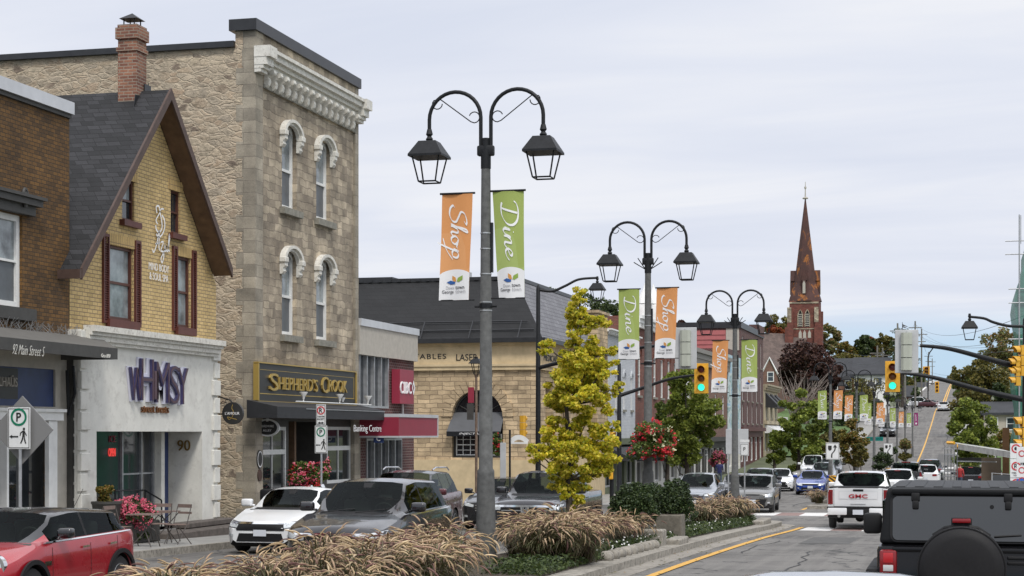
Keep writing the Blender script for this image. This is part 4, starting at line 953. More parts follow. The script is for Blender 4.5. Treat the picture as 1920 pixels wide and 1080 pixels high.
# arched window: fanlight, grey awning, sashes
aw5 = MB(); aw5.box(xl, xr_, YD + .38, YD + .40, zab, zspring + ar); aw5.build('window_pane', M['glass'], b5)
ff = MB(); ff.box(xl, xl + .1, YD + .25, YD + .37, zab, zspring).box(xr_ - .1, xr_, YD + .25, YD + .37, zab, zspring).box(ac - .06, ac + .06, YD + .25, YD + .36, zab, zspring)
ff.tube([(ac - (ar - .04) * math.cos(math.pi*k/20), YD + .31, zspring + (ar - .04) * math.sin(math.pi*k/20)) for k in range(21)], .05, 6)
ff.tube([(ac - (ar*.45) * math.cos(math.pi*k/12), YD + .31, zspring + (ar*.45) * math.sin(math.pi*k/12)) for k in range(13)], .025, 5)
for k in range(1, 6): a = math.pi*k/6; ff.tube([(ac - .1 * math.cos(a), YD + .31, zspring + .1*math.sin(a)), (ac - ar * math.cos(a), YD + .31, zspring + ar*math.sin(a))], .022, 5)
ff.box(xl, xr_, YD + .22, YD + .34, zab, zab + .08); ff.build('window_frame', M['darkgrey'], b5)
for (u0, u1) in ((xl + .12, ac - .08), (ac + .08, xr_ - .12)): window(b5, 'y', YD, -1, u0, u1, zab + .1, Z5(895, 816) + .05, d=-.36, fr=.05, rail=.5, bars=(.25, .75), vbars=(.33, .67), name='sash_window')
awn5 = thing('awning', 'dark grey awning with a white lettered valance inside the stone arch', 'awning', (ac, YD, zspring))
zat_, zab_ = Z5(895, 773), Z5(895, 809)
MB().add([(xl - .0, YD + .3, zat_), (xr_, YD + .3, zat_), (xr_ + .02, YD - .5, zab_), (xl - .12, YD - .5, zab_)], [(0, 3, 2, 1)]).build('canvas', pm('awning_slate', (.085, .088, .095), .7, 0, .1, 3), awn5)
MB().box(xl - .12, xr_ + .02, YD - .52, YD - .5, Z5(895, 818), zab_).add([(xl - .12, YD - .5, zab_), (xl - .12, YD - .5, Z5(895, 818)), (xl, YD, Z5(895, 818)), (xl, YD + .3, zat_)], [(0, 1, 2, 3)]).build('valance', M['black'], awn5)
text(awn5, 'INJECTABLES', MY(ac, YD - .53, Z5(895, 813.5)), mat=M['wt'], width=1.5, height=.12, ext=.004, shear=.3)
# stone chimney at the far end and sprawling second volume
MB().box(XF - 1.2, XF + .2, YX(1113, XF), yD1 + .3, zD - 4, ZX(1118, 588, XF)).box(XF - 1.3, XF + .3, YX(1113, XF) - .1, yD1 + .4, ZX(1118, 588, XF), ZX(1118, 588, XF) + .15).build('chimney', M['ashlar_tan'], b5)
# old building roof glimpsed above the bank on the left
b5b = thing('flat_roof_building', 'dark flat roof of a building glimpsed between the stone front and the slate roof', 'building', (XF - 9, YD + 12, gz(95)))
MB().box(XF - 22, XF - 9.3, YD + 6, YD + 12, gz(90), zr_ + .35).build('wall', M['darkgrey'], b5b)
MB().box(XF - 22, XF - 9.1, YD + 5.8, YD + 12, zr_ + .351, zr_ + .52).build('roof', M['flash'], b5b)
# ================================================================ 6. the row further up the left side
def rowb(name, label, px0, px1, top, mat, floors, corn=None, corn_h=.5, depth=13, arch=False, x=XF, front=None):
    y0, y1 = YX(px0, x) + .02, YX(px1, x); g = gz((y0 + y1)/2) - .4
    t = thing(name, label, 'building', (x, (y0 + y1)/2, gz((y0 + y1)/2)))
    holes = []
    for (z0, z1, n, wd) in floors:
        for i in range(n):
            yc = y0 + (y1 - y0) * (i + .5) / n; holes.append((yc - wd/2, yc + wd/2, z0, z1))
    m = MB(); gfl = gz((y0+y1)/2) + 3.3 if front else g
    wall(m, 'x', x, y0, y1, gfl, top, holes, .2)
    m.quad((x, y0, g), (x, y0, top), (x - depth, y0, top), (x - depth, y0, g)); m.quad((x, y1, g), (x - depth, y1, g), (x - depth, y1, top), (x, y1, top)); m.quad((x - depth, y0, top - .01), (x, y0, top - .01), (x, y1, top - .01), (x - depth, y1, top - .01))
    m.build('wall', mat, t)
    for h in holes:
        w = window(t, 'x', x, 1, *h, d=-.15, fr=.08, rail=.5)
        bxy(MB(), 'x', x, 1, h[0] - .1, h[1] + .1, .002, .1, h[2] - .14, h[2] - .004).build('sill', M['sillstone'], w)
        if arch: disc(MB(), 'x', x, (h[0] + h[1])/2, h[3] - .05, (h[1] - h[0])/2, (h[1] - h[0])/2 + .18, .002, .08, 10, 1, 1, 0, 180).build('arch', mat, w)
    if corn:
        c = MB()
        for d, a, b in ((.15, -corn_h, -corn_h * .6), (.3, -corn_h * .6, -corn_h * .25), (.45, -corn_h * .25, 0.02)): bxy(c, 'x', x, 1, y0 - .05, y1 + .05, .003, d, top + a, top + b)
        n = int((y1 - y0) / .5)
        for i in range(n): yy = y0 + (y1 - y0) * (i + .5) / n; bxy(c, 'x', x, 1, yy - .1, yy + .1, .151, .28, top - corn_h, top - corn_h * .61)
        c.build('cornice', corn, t)
    if front:
        fmat, awn = front; z1 = gfl
        f = MB(); n = max(2, int((y1 - y0) / 3.2)); hs = [(y0 + (y1 - y0) * (i + .12) / n, y0 + (y1 - y0) * (i + .88) / n, gz(y0) + .5, z1 - .9) for i in range(n)]
        wall(f, 'x', x + .01, y0, y1, g, z1, hs, .3); bxy(f, 'x', x, 1, y0, y1, .012, .3, z1 - .35, z1); f.build('shopfront', fmat, t)
        for h in hs: window(t, 'x', x, 1, *h, d=-.25, fr=.1, rail=.75, vbars=(.5,), name='shop_window')
        if awn: MB().prism([(x + .02, z1 - .4), (x + 1.3, z1 - 1.0), (x + 1.3, z1 - 1.25), (x + .02, z1 - 1.25)], 1, y0 + .3, y1 - .3).build('awning', awn, t)
    return t, y0, y1
whitet, ywa, ywb = rowb('painted_brick_building', 'white painted brick building with narrow arched windows behind the yellow tree', 1132, 1191, ZX(1135, 617, XF), M['white_brick'], [(ZX(1172, 768, XF), ZX(1172, 706, XF), 4, .55)], M['white'], .25, arch=True, front=(pm('olive_shopfront', (.13, .15, .09), .7), M['awndark']))
redt, yra, yrb = rowb('red_brick_building', 'red brick building with tall arched white windows behind the flower basket pole', 1191, 1284, ZX(1232, 606, XF), M['red_brick'], [(ZX(1230, 745, XF), ZX(1230, 672, XF), 7, 1.1)], M['white'], .7, arch=True, front=(M['stucco'], M['awndark']))
orn = MB()
for px in (1212, 1228):
    y = YX(px, XF + .3); z = ZX(px, 606, XF); orn.rbox(XF - .1, XF + .6, y - .5, y + .5, z, z + 1.1, .1, 2).lathe([(.55, 0), (.5, .2), (.3, .6), (.1, 1.0), (.02, 1.3)], (XF + .2, y, z + 1.1), 10)
orn.build('roof_ornament', M['white'], redt, smooth=30, split=True)
y = YX(1268, XF); MB().box(XF - .1, XF + .3, yrb - .9, yrb - .1, gz(120) + 3.4, ZX(1240, 640, XF)).build('white_pilaster', M['white'], redt)
pinkt, yka, ykb = rowb('corniced_brick_building', 'brown pink brick building under a grey dentilled cornice behind the traffic signal', 1284, 1363, ZX(1306, 655, XF), M['pale_brick'], [(ZX(1330, 792, XF), ZX(1330, 738, XF), 5, 1.1)], pm('cornice_grey', (.22, .21, .19), .8), 1.15, front=(M['darkgrey'], None))
mura, yma, ymb = rowb('mural_building', 'narrow building with a pale blue mountain mural facing down the street', 1363, 1388, ZX(1370, 655, XF), M['dark_brick'], [], None, depth=9, front=(M['stucco'], None))
def muralmat():
    m, t, b = newmat('mountain_mural'); v = wallvec(t)
    n1 = noise(t, v, .8, 6, .6, 1.2); c = ramp(t, n1, [(.3, (.10, .26, .42)), (.42, (.30, .48, .60)), (.5, (.62, .68, .66)), (.58, (.20, .32, .30)), (.7, (.45, .6, .7))])
    t.links.new(c, b.inputs['Base Color']); b.inputs['Roughness'].default_value = .7; return m
mu = bxy(MB(), 'x', XF, 1, yma + .3, ymb - .3, .004, .08, gz(155) + 3.5, ZX(1375, 668, XF)).build('mural', muralmat(), mura)
tallt, yta, ytb = rowb('tall_brick_building', 'dark red brick building with black roof edge and red sided flank wall', 1388, 1431, ZX(1412, 626, XF), M['dark_brick'], [(ZX(1410, 690, XF) + .2, ZX(1410, 642, XF) + .2, 5, .75), (ZX(1410, 745, XF) - .4, ZX(1410, 700, XF) - .2, 5, .75), (ZX(1410, 800, XF) + .3, ZX(1410, 765, XF) + .2, 5, .75)], None, front=(pm('brown_shopfront', (.10, .035, .03), .6), None))
xk = XF - 12.8; zk = ZX(1412, 626, XF)
sd_ = MB(); nb_ = 12; z_ = ZY(1300, 700, yta)
while z_ < zk - .3: sd_.prism([(yta - .03, z_), (yta - .09, z_), (yta - .03, z_ + .42)], 0, xk, XF - 1.3); z_ += .43
sd_.build('red_siding', pm('red_siding', (.36, .10, .10), .6, 0, .1, 2), tallt)
MB().box(xk, XF + .1, yta - .15, ytb, zk, zk + .55).build('roof_edge', M['flash'], tallt)
MB().box(XF - 1.28, XF - .1, yta - .04, yta - .01, zk - 2.0, zk - .02).build('pale_patch', M['greystucco'], tallt)
MB().box(XF - .8, XF + .12, ytb - 5.2, ytb, zk + .1, zk + 1.1).build('brick_parapet', M['dark_brick'], tallt)
bsg = MB().box(XF - 9.6, XF - 8.9, yta - .3, yta - .1, zk - 1.9, zk - 1.3).build('alarm_box', M['white'], tallt)
tant, ytn0, ytn1 = rowb('tan_painted_building', 'narrow cream building with three small black window awnings', 1433, 1458, ZX(1440, 722, XF), pm('cream_stucco', (.42, .36, .25), .85, 0, .1, 2), [(ZX(1440, 785, XF), ZX(1440, 758, XF), 3, 1.0)], pm('cornice_tan', (.35, .30, .21), .8), .6, front=(pm('cream_front', (.45, .38, .26), .8), M['signwhite']))
for i in range(3):
    yc = ytn0 + (ytn1 - ytn0) * (i + .5) / 3; z = ZX(1440, 758, XF)
    MB().prism([(XF + .02, z + 1.1), (XF + 1.2, z - .1), (XF + 1.2, z - .35), (XF + .02, z - .35)], 1, yc - 1.1, yc + 1.1).build('window_awning', M['awndark'], tant)
rowb('white_gabled_shop', 'small shop with a black awning beyond the cream building', 1459, 1472, ZX(1462, 790, XF), M['stucco'], [], None, front=(M['stucco'], M['awndark']))
# ================================================================ 7. church
D_ = 300; cp_ = W(1510, 812, D_); X0, Y0 = cp_.x, cp_.y; s_ = F / D_
ch = thing('church', 'dark red brick church with tall rust stained octagonal spire and brown slate roof', 'church', (X0, Y0, 3))
def zc(py): return (HZ - py) / s_
hw = 27 / s_
stain, t_, bb = newmat('rusty_spire'); v = wpos(t_)
cc = ramp(t_, noise(t_, v, .9, 6, .6), [(.3, (.050, .022, .018)), (.7, (.085, .035, .028))])
mz = t_.nodes.new('ShaderNodeMapping'); mz.inputs['Scale'].default_value = (1, 1, .55); t_.links.new(v, mz.inputs[0])
cc = mixc(t_, ramp(t_, noise(t_, mz.outputs[0], .55, 9, .72, .6), [(.555, (0,)*3), (.60, (1,)*3)]), cc, (.30, .105, .02))
t_.links.new(cc, bb.inputs['Base Color']); bb.inputs['Roughness'].default_value = .8
tw = MB().box(X0 - hw, X0 + hw, Y0 - hw, Y0 + hw, 0, zc(566))
tw.box(X0 - hw - .35, X0 - hw + .6, Y0 - hw - .35, Y0 - hw + .6, 0, zc(583)).box(X0 + hw - .6, X0 + hw + .35, Y0 - hw - .35, Y0 - hw + .6, 0, zc(583)).box(X0 - hw - .7, X0 - hw + .7, Y0 - hw - .7, Y0 - hw + .7, 0, zc(615)).box(X0 + hw - .7, X0 + hw + .7, Y0 - hw - .7, Y0 - hw + .7, 0, zc(615))
tw.box(X0 + hw - .6, X0 + hw + .35, Y0 + hw - .6, Y0 + hw + .35, 0, zc(583))
tw.build('tower', M['church_brick'], ch)
stn = MB()
for px in (1483, 1533):
    x = X0 + (px - 1510)/s_; stn.box(x - .35, x + .35, Y0 - hw - .37, Y0 - hw - .352, zc(606), zc(578))
stn.box(X0 - hw, X0 + hw, Y0 - hw - .08, Y0 - hw - .01, zc(619), zc(617)); stn.box(X0 - hw, X0 + hw, Y0 - hw - .1, Y0 - hw - .01, zc(571), zc(568)); stn.build('stone_trim', M['ashlar'], ch)
for px in (1503, 1516):
    x = X0 + (px - 1510)/s_; r_ = 4.4 / s_
    arch = [(x - r_, zc(614)), (x + r_, zc(614)), (x + r_, zc(592)), (x + r_*.6, zc(587)), (x, zc(582)), (x - r_*.6, zc(587)), (x - r_, zc(592))]
    lo = MB().prism(arch, 1, Y0 - hw - .05, Y0 - hw - .02).build('belfry_opening', M['black'], ch)
    lv = MB()
    for k in range(7): z = zc(613) + k * .32; lv.box(x - r_ + .05, x + r_ - .05, Y0 - hw - .14, Y0 - hw - .06, z, z + .12)
    lv.build('louvres', M['greystucco'], lo)
    MB().tube([(p[0], Y0 - hw - .1, p[1]) for p in arch[1:] + arch[:1]], .09, 5).build('arch_moulding', M['ashlar'], lo)
for px in (1503, 1511, 1520):
    x = X0 + (px - 1510)/s_; r_ = 2.8 / s_
    a = MB().prism([(x - r_, zc(635)), (x + r_, zc(635)), (x + r_, zc(626)), (x, zc(620)), (x - r_, zc(626))], 1, Y0 - hw - .06, Y0 - hw - .02).build('blind_arch', M['greystucco'], ch)
def octa(r, rot=.5): return [(X0 + r * math.cos(2*math.pi*(k + rot)/8), Y0 + r * math.sin(2*math.pi*(k + rot)/8)) for k in range(8)]
spz = [(566, 30, True), (557, 27.5, True), (532, 20.5, False), (508, 17.6, False), (372, .9, False)]
def ringp(r, square, z):
    r = r / s_
    if square:
        pts = []
        for k in range(8):
            a = 2*math.pi*(k + .5)/8; c_, s2 = math.cos(a), math.sin(a); m_ = max(abs(c_), abs(s2)); pts.append((X0 + r * c_/m_, Y0 + r * s2/m_, z))
        return pts
    return [(X0 + r*1.04 * math.cos(2*math.pi*(k + .5)/8), Y0 + r*1.04 * math.sin(2*math.pi*(k + .5)/8), z) for k in range(8)]
vs = []
for py, r, sq in spz: vs += ringp(r, sq, zc(py))
fs = [(8*i + k, 8*i + (k+1) % 8, 8*i + 8 + (k+1) % 8, 8*i + 8 + k) for i in range(len(spz)-1) for k in range(8)] + [tuple(range(7, -1, -1))]
MB().add(vs, fs).build('spire', stain, ch)
MB().lathe([(.45, 0), (.5, .15), (.35, .3)], (X0, Y0, zc(373)), 8).tube([(X0, Y0, zc(372)), (X0, Y0, zc(341))], [.14, .05], 6).lathe([(.2, -.15), (.2, .15)], (X0, Y0, zc(352)), 8).build('finial', M['greystucco'], ch)
for a in range(4):   # lucarnes on the four sides
    M_ = Matrix.Translation((X0, Y0, 0)) @ Matrix.Rotation(a * math.pi/2, 4, 'Z')
    r0 = 19.5 / s_; w_ = 3.6/s_
    m = MB().prism([(-w_, zc(553)), (w_, zc(553)), (w_, zc(528)), (w_*1.5, zc(527)), (0, zc(507)), (-w_*1.5, zc(527)), (-w_, zc(528))], 1, -r0 - .75, -r0 * .4).xf(M_)
    l = m.build('lucarne', stain, ch)
    MB().prism([(-w_*.7, zc(552)), (w_*.7, zc(552)), (w_*.7, zc(534)), (0, zc(528)), (-w_*.7, zc(534))], 1, -r0 - .80, -r0 - .76).xf(M_).build('louvres', M['greystucco'], l)
# nave roof and the little gabled porch
Yn = Y0 - 4; xL = W(1400, 812, 290).x; 
MB().add([(X0 - 16, Yn - 6, 6.5), (X0 + .5, Yn - 6, 6.5), (X0 + .5, Yn + 2, zc(628)), (X0 - 16, Yn + 2, zc(620)), ], [(0, 1, 2, 3)]).build('nave_roof', M['church_roof'], ch)
MB().box(X0 - 16, X0 + .4, Yn - 5.8, Yn + 6, 0, 6.6).build('nave_wall', M['church_brick'], ch)
pg = W(1443, 812, 262); sg_ = F / 262; zz = lambda py: (HZ - py) / sg_
pc = thing('gabled_brick_house', 'brick gable with white bargeboards and one white window beside the purple tree', 'house', (pg.x, pg.y, 2))
gwid = 17 / sg_
MB().prism([(pg.x - gwid, 0), (pg.x + gwid, 0), (pg.x + gwid, zz(708)), (pg.x, zz(672)), (pg.x - gwid, zz(708))], 1, pg.y, pg.y + 9).build('wall', M['pale_brick'], pc)
MB().tube([(pg.x - gwid - .3, pg.y - .1, zz(712)), (pg.x, pg.y - .1, zz(672) + .1), (pg.x + gwid + .3, pg.y - .1, zz(712))], .16, 4).build('bargeboard', M['white'], pc)
MB().quad((pg.x - gwid - .4, pg.y, zz(712)), (pg.x - gwid - .4, pg.y + 9, zz(712)), (pg.x, pg.y + 9, zz(671)), (pg.x, pg.y, zz(671))).quad((pg.x, pg.y, zz(671)), (pg.x, pg.y + 9, zz(671)), (pg.x + gwid + .4, pg.y + 9, zz(712)), (pg.x + gwid + .4, pg.y, zz(712))).build('roof', M['church_roof'], pc)
window(pc, 'y', pg.y, -1, pg.x - .35, pg.x + .65, zz(716), zz(697), d=.02, fr=.12, rail=.5)
# ================================================================ 8. houses further up
def house(label, px0, px1, eave, ridge, D, wmat, rmat, name='house', dorm=False):
    a = W(px0, 812, D); b = W(px1, 812, D); s = F / D; ze_, zr = (HZ - eave)/s, (HZ - ridge)/s; y = a.y
    t = thing(name, label, 'house', ((a.x + b.x)/2, y, gz(y))); x0, x1 = a.x, b.x; g = gz(y) - 3
    MB().box(x0, x1, y, y + 8, g, ze_).prism([(y, ze_), (y + 8, ze_), (y + 4, zr - .1)], 0, x0 + .05, x1 - .05).build('wall', wmat, t)
    MB().prism([(y - .5, ze_ - .1), (y + 4, zr), (y + 8.5, ze_ - .1), (y + 8.5, ze_ - .35), (y + 4, zr - .25), (y - .5, ze_ - .35)], 0, x0 - .4, x1 + .4).build('roof', rmat, t)
    n = max(2, int((x1 - x0) / 3))
    for i in range(n):
        xx = x0 + (x1 - x0) * (i + .5)/n; window(t, 'y', y, -1, xx - .5, xx + .5, ze_ - 2.0, ze_ - .6, d=.01, fr=.1, rail=.5)
    return t
dk = pm('dark_house_roof', (.035, .037, .042), .85, 0, .2, 1); bw = pm('brown_house_wall', (.2, .1, .07), .85, 0, .2, 1)
house('dark roofed house with white trim behind the row of street lamps', 1602, 1664, 700, 668, 255, M['white'], dk)
house('grey roofed house at the right shoulder of the purple tree', 1552, 1604, 706, 670, 262, bw, dk)
house('small pale house far up the hill on the left of the road', 1716, 1738, 728, 716, 520, M['white'], dk)
house('small brown house far up the hill beside the pavement', 1690, 1714, 742, 722, 400, bw, dk)
house('beige low house with dark roof behind the right hand trees', 1846, 1912, 772, 752, 190, pm('beige_siding', (.42, .38, .32), .8), dk)
# ================================================================ street lamps with banners
LH = 8.0
def lantern(par, x, z, y=0, s=1.0):
    """z = underside of the finial ball"""
    r = MB(); a, b = .17 * s, .335 * s
    r.add([(x-a, y-a, z), (x+a, y-a, z), (x+a, y+a, z), (x-a, y+a, z), (x-b, y-b, z-.27*s), (x+b, y-b, z-.27*s), (x+b, y+b, z-.27*s), (x-b, y+b, z-.27*s)], [(0, 1, 2, 3), (0, 4, 5, 1), (1, 5, 6, 2), (2, 6, 7, 3), (3, 7, 4, 0), (7, 6, 5, 4)])
    r.box(x-b, x+b, y-b, y+b, z-.31*s, z-.271*s); r.lathe([(.05*s, 0), (.075*s, .05), (.04*s, .1), (.07*s, .14), (.045*s, .24)], (x, y, z), 8)
    lo = r.build('lantern', M['black'], par, local=True)
    f = MB(); c, d, zt, zb = .265*s, .17*s, z-.31*s, z-.78*s
    P = [(-1, -1), (1, -1), (1, 1), (-1, 1)]
    for i, (p, q) in enumerate(P):
        f.tube([(x+p*c, y+q*c, zt), (x+p*d, y+q*d, zb)], .016*s, 4)
        p2, q2 = P[(i+1) % 4]; f.tube([(x+p*d, y+q*d, zb), (x+p2*d, y+q2*d, zb)], .016*s, 4)
    f.build('lantern_frame', M['black'], lo, local=True)
    return lo
def street_lamp(label, X_, Y_, spikes=False):
    t = thing('street_lamp', label, 'street lamp', (X_, Y_, gz(Y_) + .12), 'twin lantern lamps along the median')
    MB().lathe([(.26, 0), (.26, .05), (.205, .07), (.20, .25), (.165, 1.70), (.165, 1.75), (.135, 1.80), (.088, LH - .45)], (0, 0, 0), 16).build('pole', M['conc'], t, 50, local=True)
    c = MB().lathe([(.10, LH - .46), (.10, LH - .1)], (0, 0, 0), 12).rbox(-.165, .165, -.07, .07, LH - .22, LH - .02, .03, 2).lathe([(.075, LH - .1), (.075, LH + .12)], (0, 0, 0), 12)
    if spikes:
        for s in (-1, 1):
            for q in (.22, .34): c.tube([(s * .08, 0, LH - .35), (s * (.08 + q), 0, LH - .3 + (.5 - q))], .014, 4)
    c.build('collar', M['black'], t, 40, local=True)
    cl = MB()
    for z in (LH - 1.7, LH - 2.0, LH - 2.48, LH - 3.02, LH - 3.18): r_ = .088 + (LH - z) * .0078; cl.lathe([(r_ + .006, z - .012), (r_ + .006, z + .012)], (0, 0, 0), 14)
    cl.build('band_clamp', M['steel'], t, local=True, split=True)
    MB().lathe([(.13, LH - 3.13), (.13, LH - 3.05)], (0, 0, 0), 10).tube([(-.22, 0, LH - 3.1), (.22, 0, LH - 3.1)], .025, 6).box(.085, .14, -.04, .04, LH - 2.45, LH - 1.5).build('banner_bracket', M['black'], t, local=True, split=True)
    for s in (-1, 1):
        R_ = .515; cx_, cz_ = s * (.1 + R_), LH + .52
        pts = [(s * .1, 0, LH - .2), (s * .1, 0, cz_ - .1)] + [(cx_ - s * R_ * math.cos(a), 0, cz_ + R_ * math.sin(a)) for a in [math.pi * k / 16 for k in range(17)]] + [(cx_ + s * R_, 0, LH + .34)]
        MB().tube(pts, .038, 8).build('arm', M['black'], t, 60, local=True)
        sc = []
        for k in range(11): a = math.pi * 1.6 * k / 10; sc.append((s * (.24 + .11 * math.sin(a) * 1 + 0), 0, LH + .47 + .11 * math.cos(a)))
        sc = [(s * (.30 + .08 * math.cos(a)), 0, LH + .43 + .09 * math.sin(a)) for a in [R(160 - 22 * k) for k in range(0, 1)]]
        a1 = [(s * (.23 + .105 * math.cos(R(a))), 0, LH + .53 + .105 * math.sin(R(a))) for a in range(20, 290, 25)]
        a2 = [(s * (.98 + .10 * math.cos(R(a))), 0, LH + .80 - .10 * math.sin(R(a))) for a in range(220, -80, -25)]
        a2 = [(s * (.97 - .10 * math.cos(R(a))), 0, LH + .82 + .10 * math.sin(R(a))) for a in range(110, 361, 25)]
        MB().tube(a1 + [(s * .30, 0, LH + .45), (s * .9, 0, LH + .90)] + a2[1:], .011, 4).build('scroll', M['black'], t, 60, local=True)
        lantern(t, cx_ + s * R_, LH + .10)
    return t
def orange_mat(name, c0, c1, c2):
    m, t, b = newmat(name); tcx = t.nodes.new('ShaderNodeTexCoord'); mp = t.nodes.new('ShaderNodeMapping'); mp.inputs['Scale'].default_value = (1.6, 1.6, .9); t.links.new(tcx.outputs['Object'], mp.inputs[0])
    vo = t.nodes.new('ShaderNodeTexVoronoi'); vo.inputs['Scale'].default_value = 1.1; t.links.new(mp.outputs[0], vo.inputs['Vector'])
    sp = t.nodes.new('ShaderNodeSeparateColor'); t.links.new(vo.outputs['Color'], sp.inputs[0])
    t.links.new(ramp(t, sp.outputs[0], [(0, c0), (.4, c1), (.75, c2)], 'CONSTANT'), b.inputs['Base Color']); b.inputs['Roughness'].default_value = .7
    tr = t.nodes.new('ShaderNodeBsdfTranslucent'); tr.inputs['Color'].default_value = (*c1, 1); mx = t.nodes.new('ShaderNodeMixShader'); mx.inputs[0].default_value = .2
    t.links.new(b.outputs[0], mx.inputs[1]); t.links.new(tr.outputs[0], mx.inputs[2]); t.links.new(mx.outputs[0], t.nodes['Material Output'].inputs['Surface']); return m
M['ban_o'] = orange_mat('banner_orange', (.66, .27, .085), (.70, .31, .11), (.73, .35, .14))
M['ban_g'] = orange_mat('banner_green', (.30, .38, .085), (.34, .42, .11), (.38, .47, .15))
M['ban_p'] = orange_mat('banner_purple', (.26, .03, .14), (.27, .035, .15), (.29, .04, .16))
M['ban_w'] = pm('banner_white', (.74, .74, .75), .7)
SH = {'S': [[(.62, .93), (.78, 1.06), (.60, 1.10), (.30, .98), (.20, .74), (.42, .55), (.62, .36), (.56, .10), (.28, -.05), (.0, .02), (-.12, .2), (-.02, .3)]],
 'h': [[(.0, .0), (.2, .5), (.42, 1.05), (.36, 1.12), (.26, .9), (.16, .4), (.10, .0)], [(.12, .12), (.26, .42), (.40, .48), (.42, .36), (.36, .08), (.44, .0), (.56, .12)]],
 'o': [[(.38, .42), (.2, .46), (.06, .26), (.12, .02), (.30, .02), (.42, .24), (.36, .42), (.52, .36), (.62, .40)]],
 'p': [[(.0, .12), (.14, .48), (.06, .1), (-.18, -.62), (-.3, -.9)], [(-.5, -.55), (.05, -.35), (.5, .05)], [(.1, .3), (.28, .46), (.42, .36), (.36, .08), (.18, .02), (.1, .1)]],
 'D': [[(.34, 1.04), (.26, .6), (.14, .12), (.02, .0)], [(-.12, .1), (.1, .0), (.44, .02), (.76, .28), (.84, .66), (.66, .98), (.30, 1.10), (-.02, 1.04), (-.16, .88)]],
 'i': [[(.0, .1), (.12, .46), (.06, .08), (.16, .0), (.3, .14)], [(.2, .66), (.23, .7)]],
 'n': [[(.0, .14), (.12, .46), (.04, .0)], [(.06, .16), (.22, .44), (.36, .46), (.34, .24), (.32, .04), (.44, .0), (.56, .14)]],
 'e': [[(.06, .2), (.28, .28), (.32, .42), (.18, .46), (.04, .24), (.12, .02), (.34, .04), (.52, .22)]]}
WORDS = {'Shop': [('S', 0), ('h', .70), ('o', 1.22), ('p', 1.84)], 'Dine': [('D', 0), ('i', .92), ('n', 1.22), ('e', 1.78)], 'Autumn': [('n', 0), ('i', .55), ('n', .85), ('e', 1.4), ('n', 1.9)]}
BW, BH = .62, 2.04
def banner_src(word, mat, skew=0, ph=0):
    t = thing('banner', 'x', 'banner', (0, 0, 0), 'downtown banners on the lamp poles')
    def C(u, v, off=0):   # u 0..1 across, v 0..1 downwards
        x = (u - .5) * BW + skew * v * (1 - .55 * u) - .05 * v * u * (1 if skew else 0)
        y = .05 * math.sin(v * 4.2 + ph + u * 1.4) * v * (1.4 - v) + .03 * math.sin(u * 5 + ph)
        return (x, y - off, -v * BH)
    m = MB(); nu, nv = 8, 20; m.v = [C(i/nu, j/nv) for j in range(nv+1) for i in range(nu+1)]
    m.f = [(j*(nu+1)+i, j*(nu+1)+i+1, (j+1)*(nu+1)+i+1, (j+1)*(nu+1)+i) for j in range(nv) for i in range(nu)]
    m.build('cloth', mat, t, 'all', local=True)
    if word == 'Autumn':
        p = MB(); 
        for k in range(12): a = 2*math.pi*k/12; p.v.append(C(.5 + .24 * math.cos(a), .84 + .24 * .3 * math.sin(a), .008))
        p.f = [tuple(range(12))]; p.build('emblem', M['ban_w'], t, local=True)
    else:
        p = MB(); n = 12; top = [(.0 + i/n, .785 - .075 * math.sqrt(max(0, 1 - ((i/n - .52)/.56)**2))) for i in range(n+1)]
        rows = 6
        for j in range(rows + 1): p.v += [C(u, v + (1 - v) * j/rows, .007) for u, v in top]
        p.f = [(j*(n+1)+i, j*(n+1)+i+1, (j+1)*(n+1)+i+1, (j+1)*(n+1)+i) for j in range(rows) for i in range(n)]
        wp = p.build('white_panel', M['ban_w'], t, 'all', local=True)
        for nm, col, pts in (('leaf_emblem', (.02, .09, .30), [(-.30, .0), (-.16, .07), (.02, .0), (.0, -.09), (-.16, -.1)]), ('leaf_emblem', (.60, .28, .07), [(-.10, .28), (.02, .20), (.05, .03), (-.04, .02), (-.1, .12)]),
                             ('leaf_emblem', (.24, .36, .06), [(.28, .28), (.28, .1), (.14, .0), (.07, .03), (.11, .18)])):
            q = MB(); q.poly([C(.52 + a * .95, .83 - b * .22, .016) for a, b in pts]); q.build(nm, pm('emblem_leaf', col, .6), wp, local=True)
        def ctext(s, u, v, w, h, mat_, off=0):
            o = text(wp, s, Matrix.Identity(4), mat=mat_, width=w, height=h, ext=.0, local=True, off=off)
            for vv in o.data.vertices: vv.co = Vector(C(u + vv.co.x / BW, v - vv.co.y / BH, .016))
        lg = pm('emblem_grey', (.40, .40, .42), .6); lb = pm('emblem_dark', (.06, .06, .07), .6)
        ctext('Down', .36, .882, .17, .065, lg); ctext('town', .70, .882, .19, .062, lb, .008); ctext('George', .29, .925, .24, .085, lb, .008); ctext('town', .72, .92, .21, .062, lg)
    L_ = MB(); x = 0; tot = 2.55 if word == 'Shop' else (2.35 if word == 'Dine' else 2.5)
    for c, off in WORDS[word]:
        for st in SH[c]:
            sc_ = .60
            ribbon(L_, [(px_ + off, py_) for px_, py_ in st], .115, lambda a, b: C(.26 + b * .50 - (a/tot) * .02 * 0 + (a/tot) * .14, .13 + (a/tot) * .53 + b * -.0, .012), nib=R(35), lo=.25)
    L_.build('lettering', M['wt'], t, local=True)
    MB().tube([(-BW/2 - .04, 0, .012), (BW/2 + .04, 0, .012)], .022, 6).tube([(-BW/2 - .03, 0, -BH), (BW/2 + .03, 0, -BH)], .014, 6).build('rod', M['black'], t, local=True, split=True)
    return t
SRC = {'o': banner_src('Shop', M['ban_o'], -.06, .3), 'g': banner_src('Dine', M['ban_g'], .0, 1.2), 'p': banner_src('Autumn', M['ban_p'], 0, 0)}
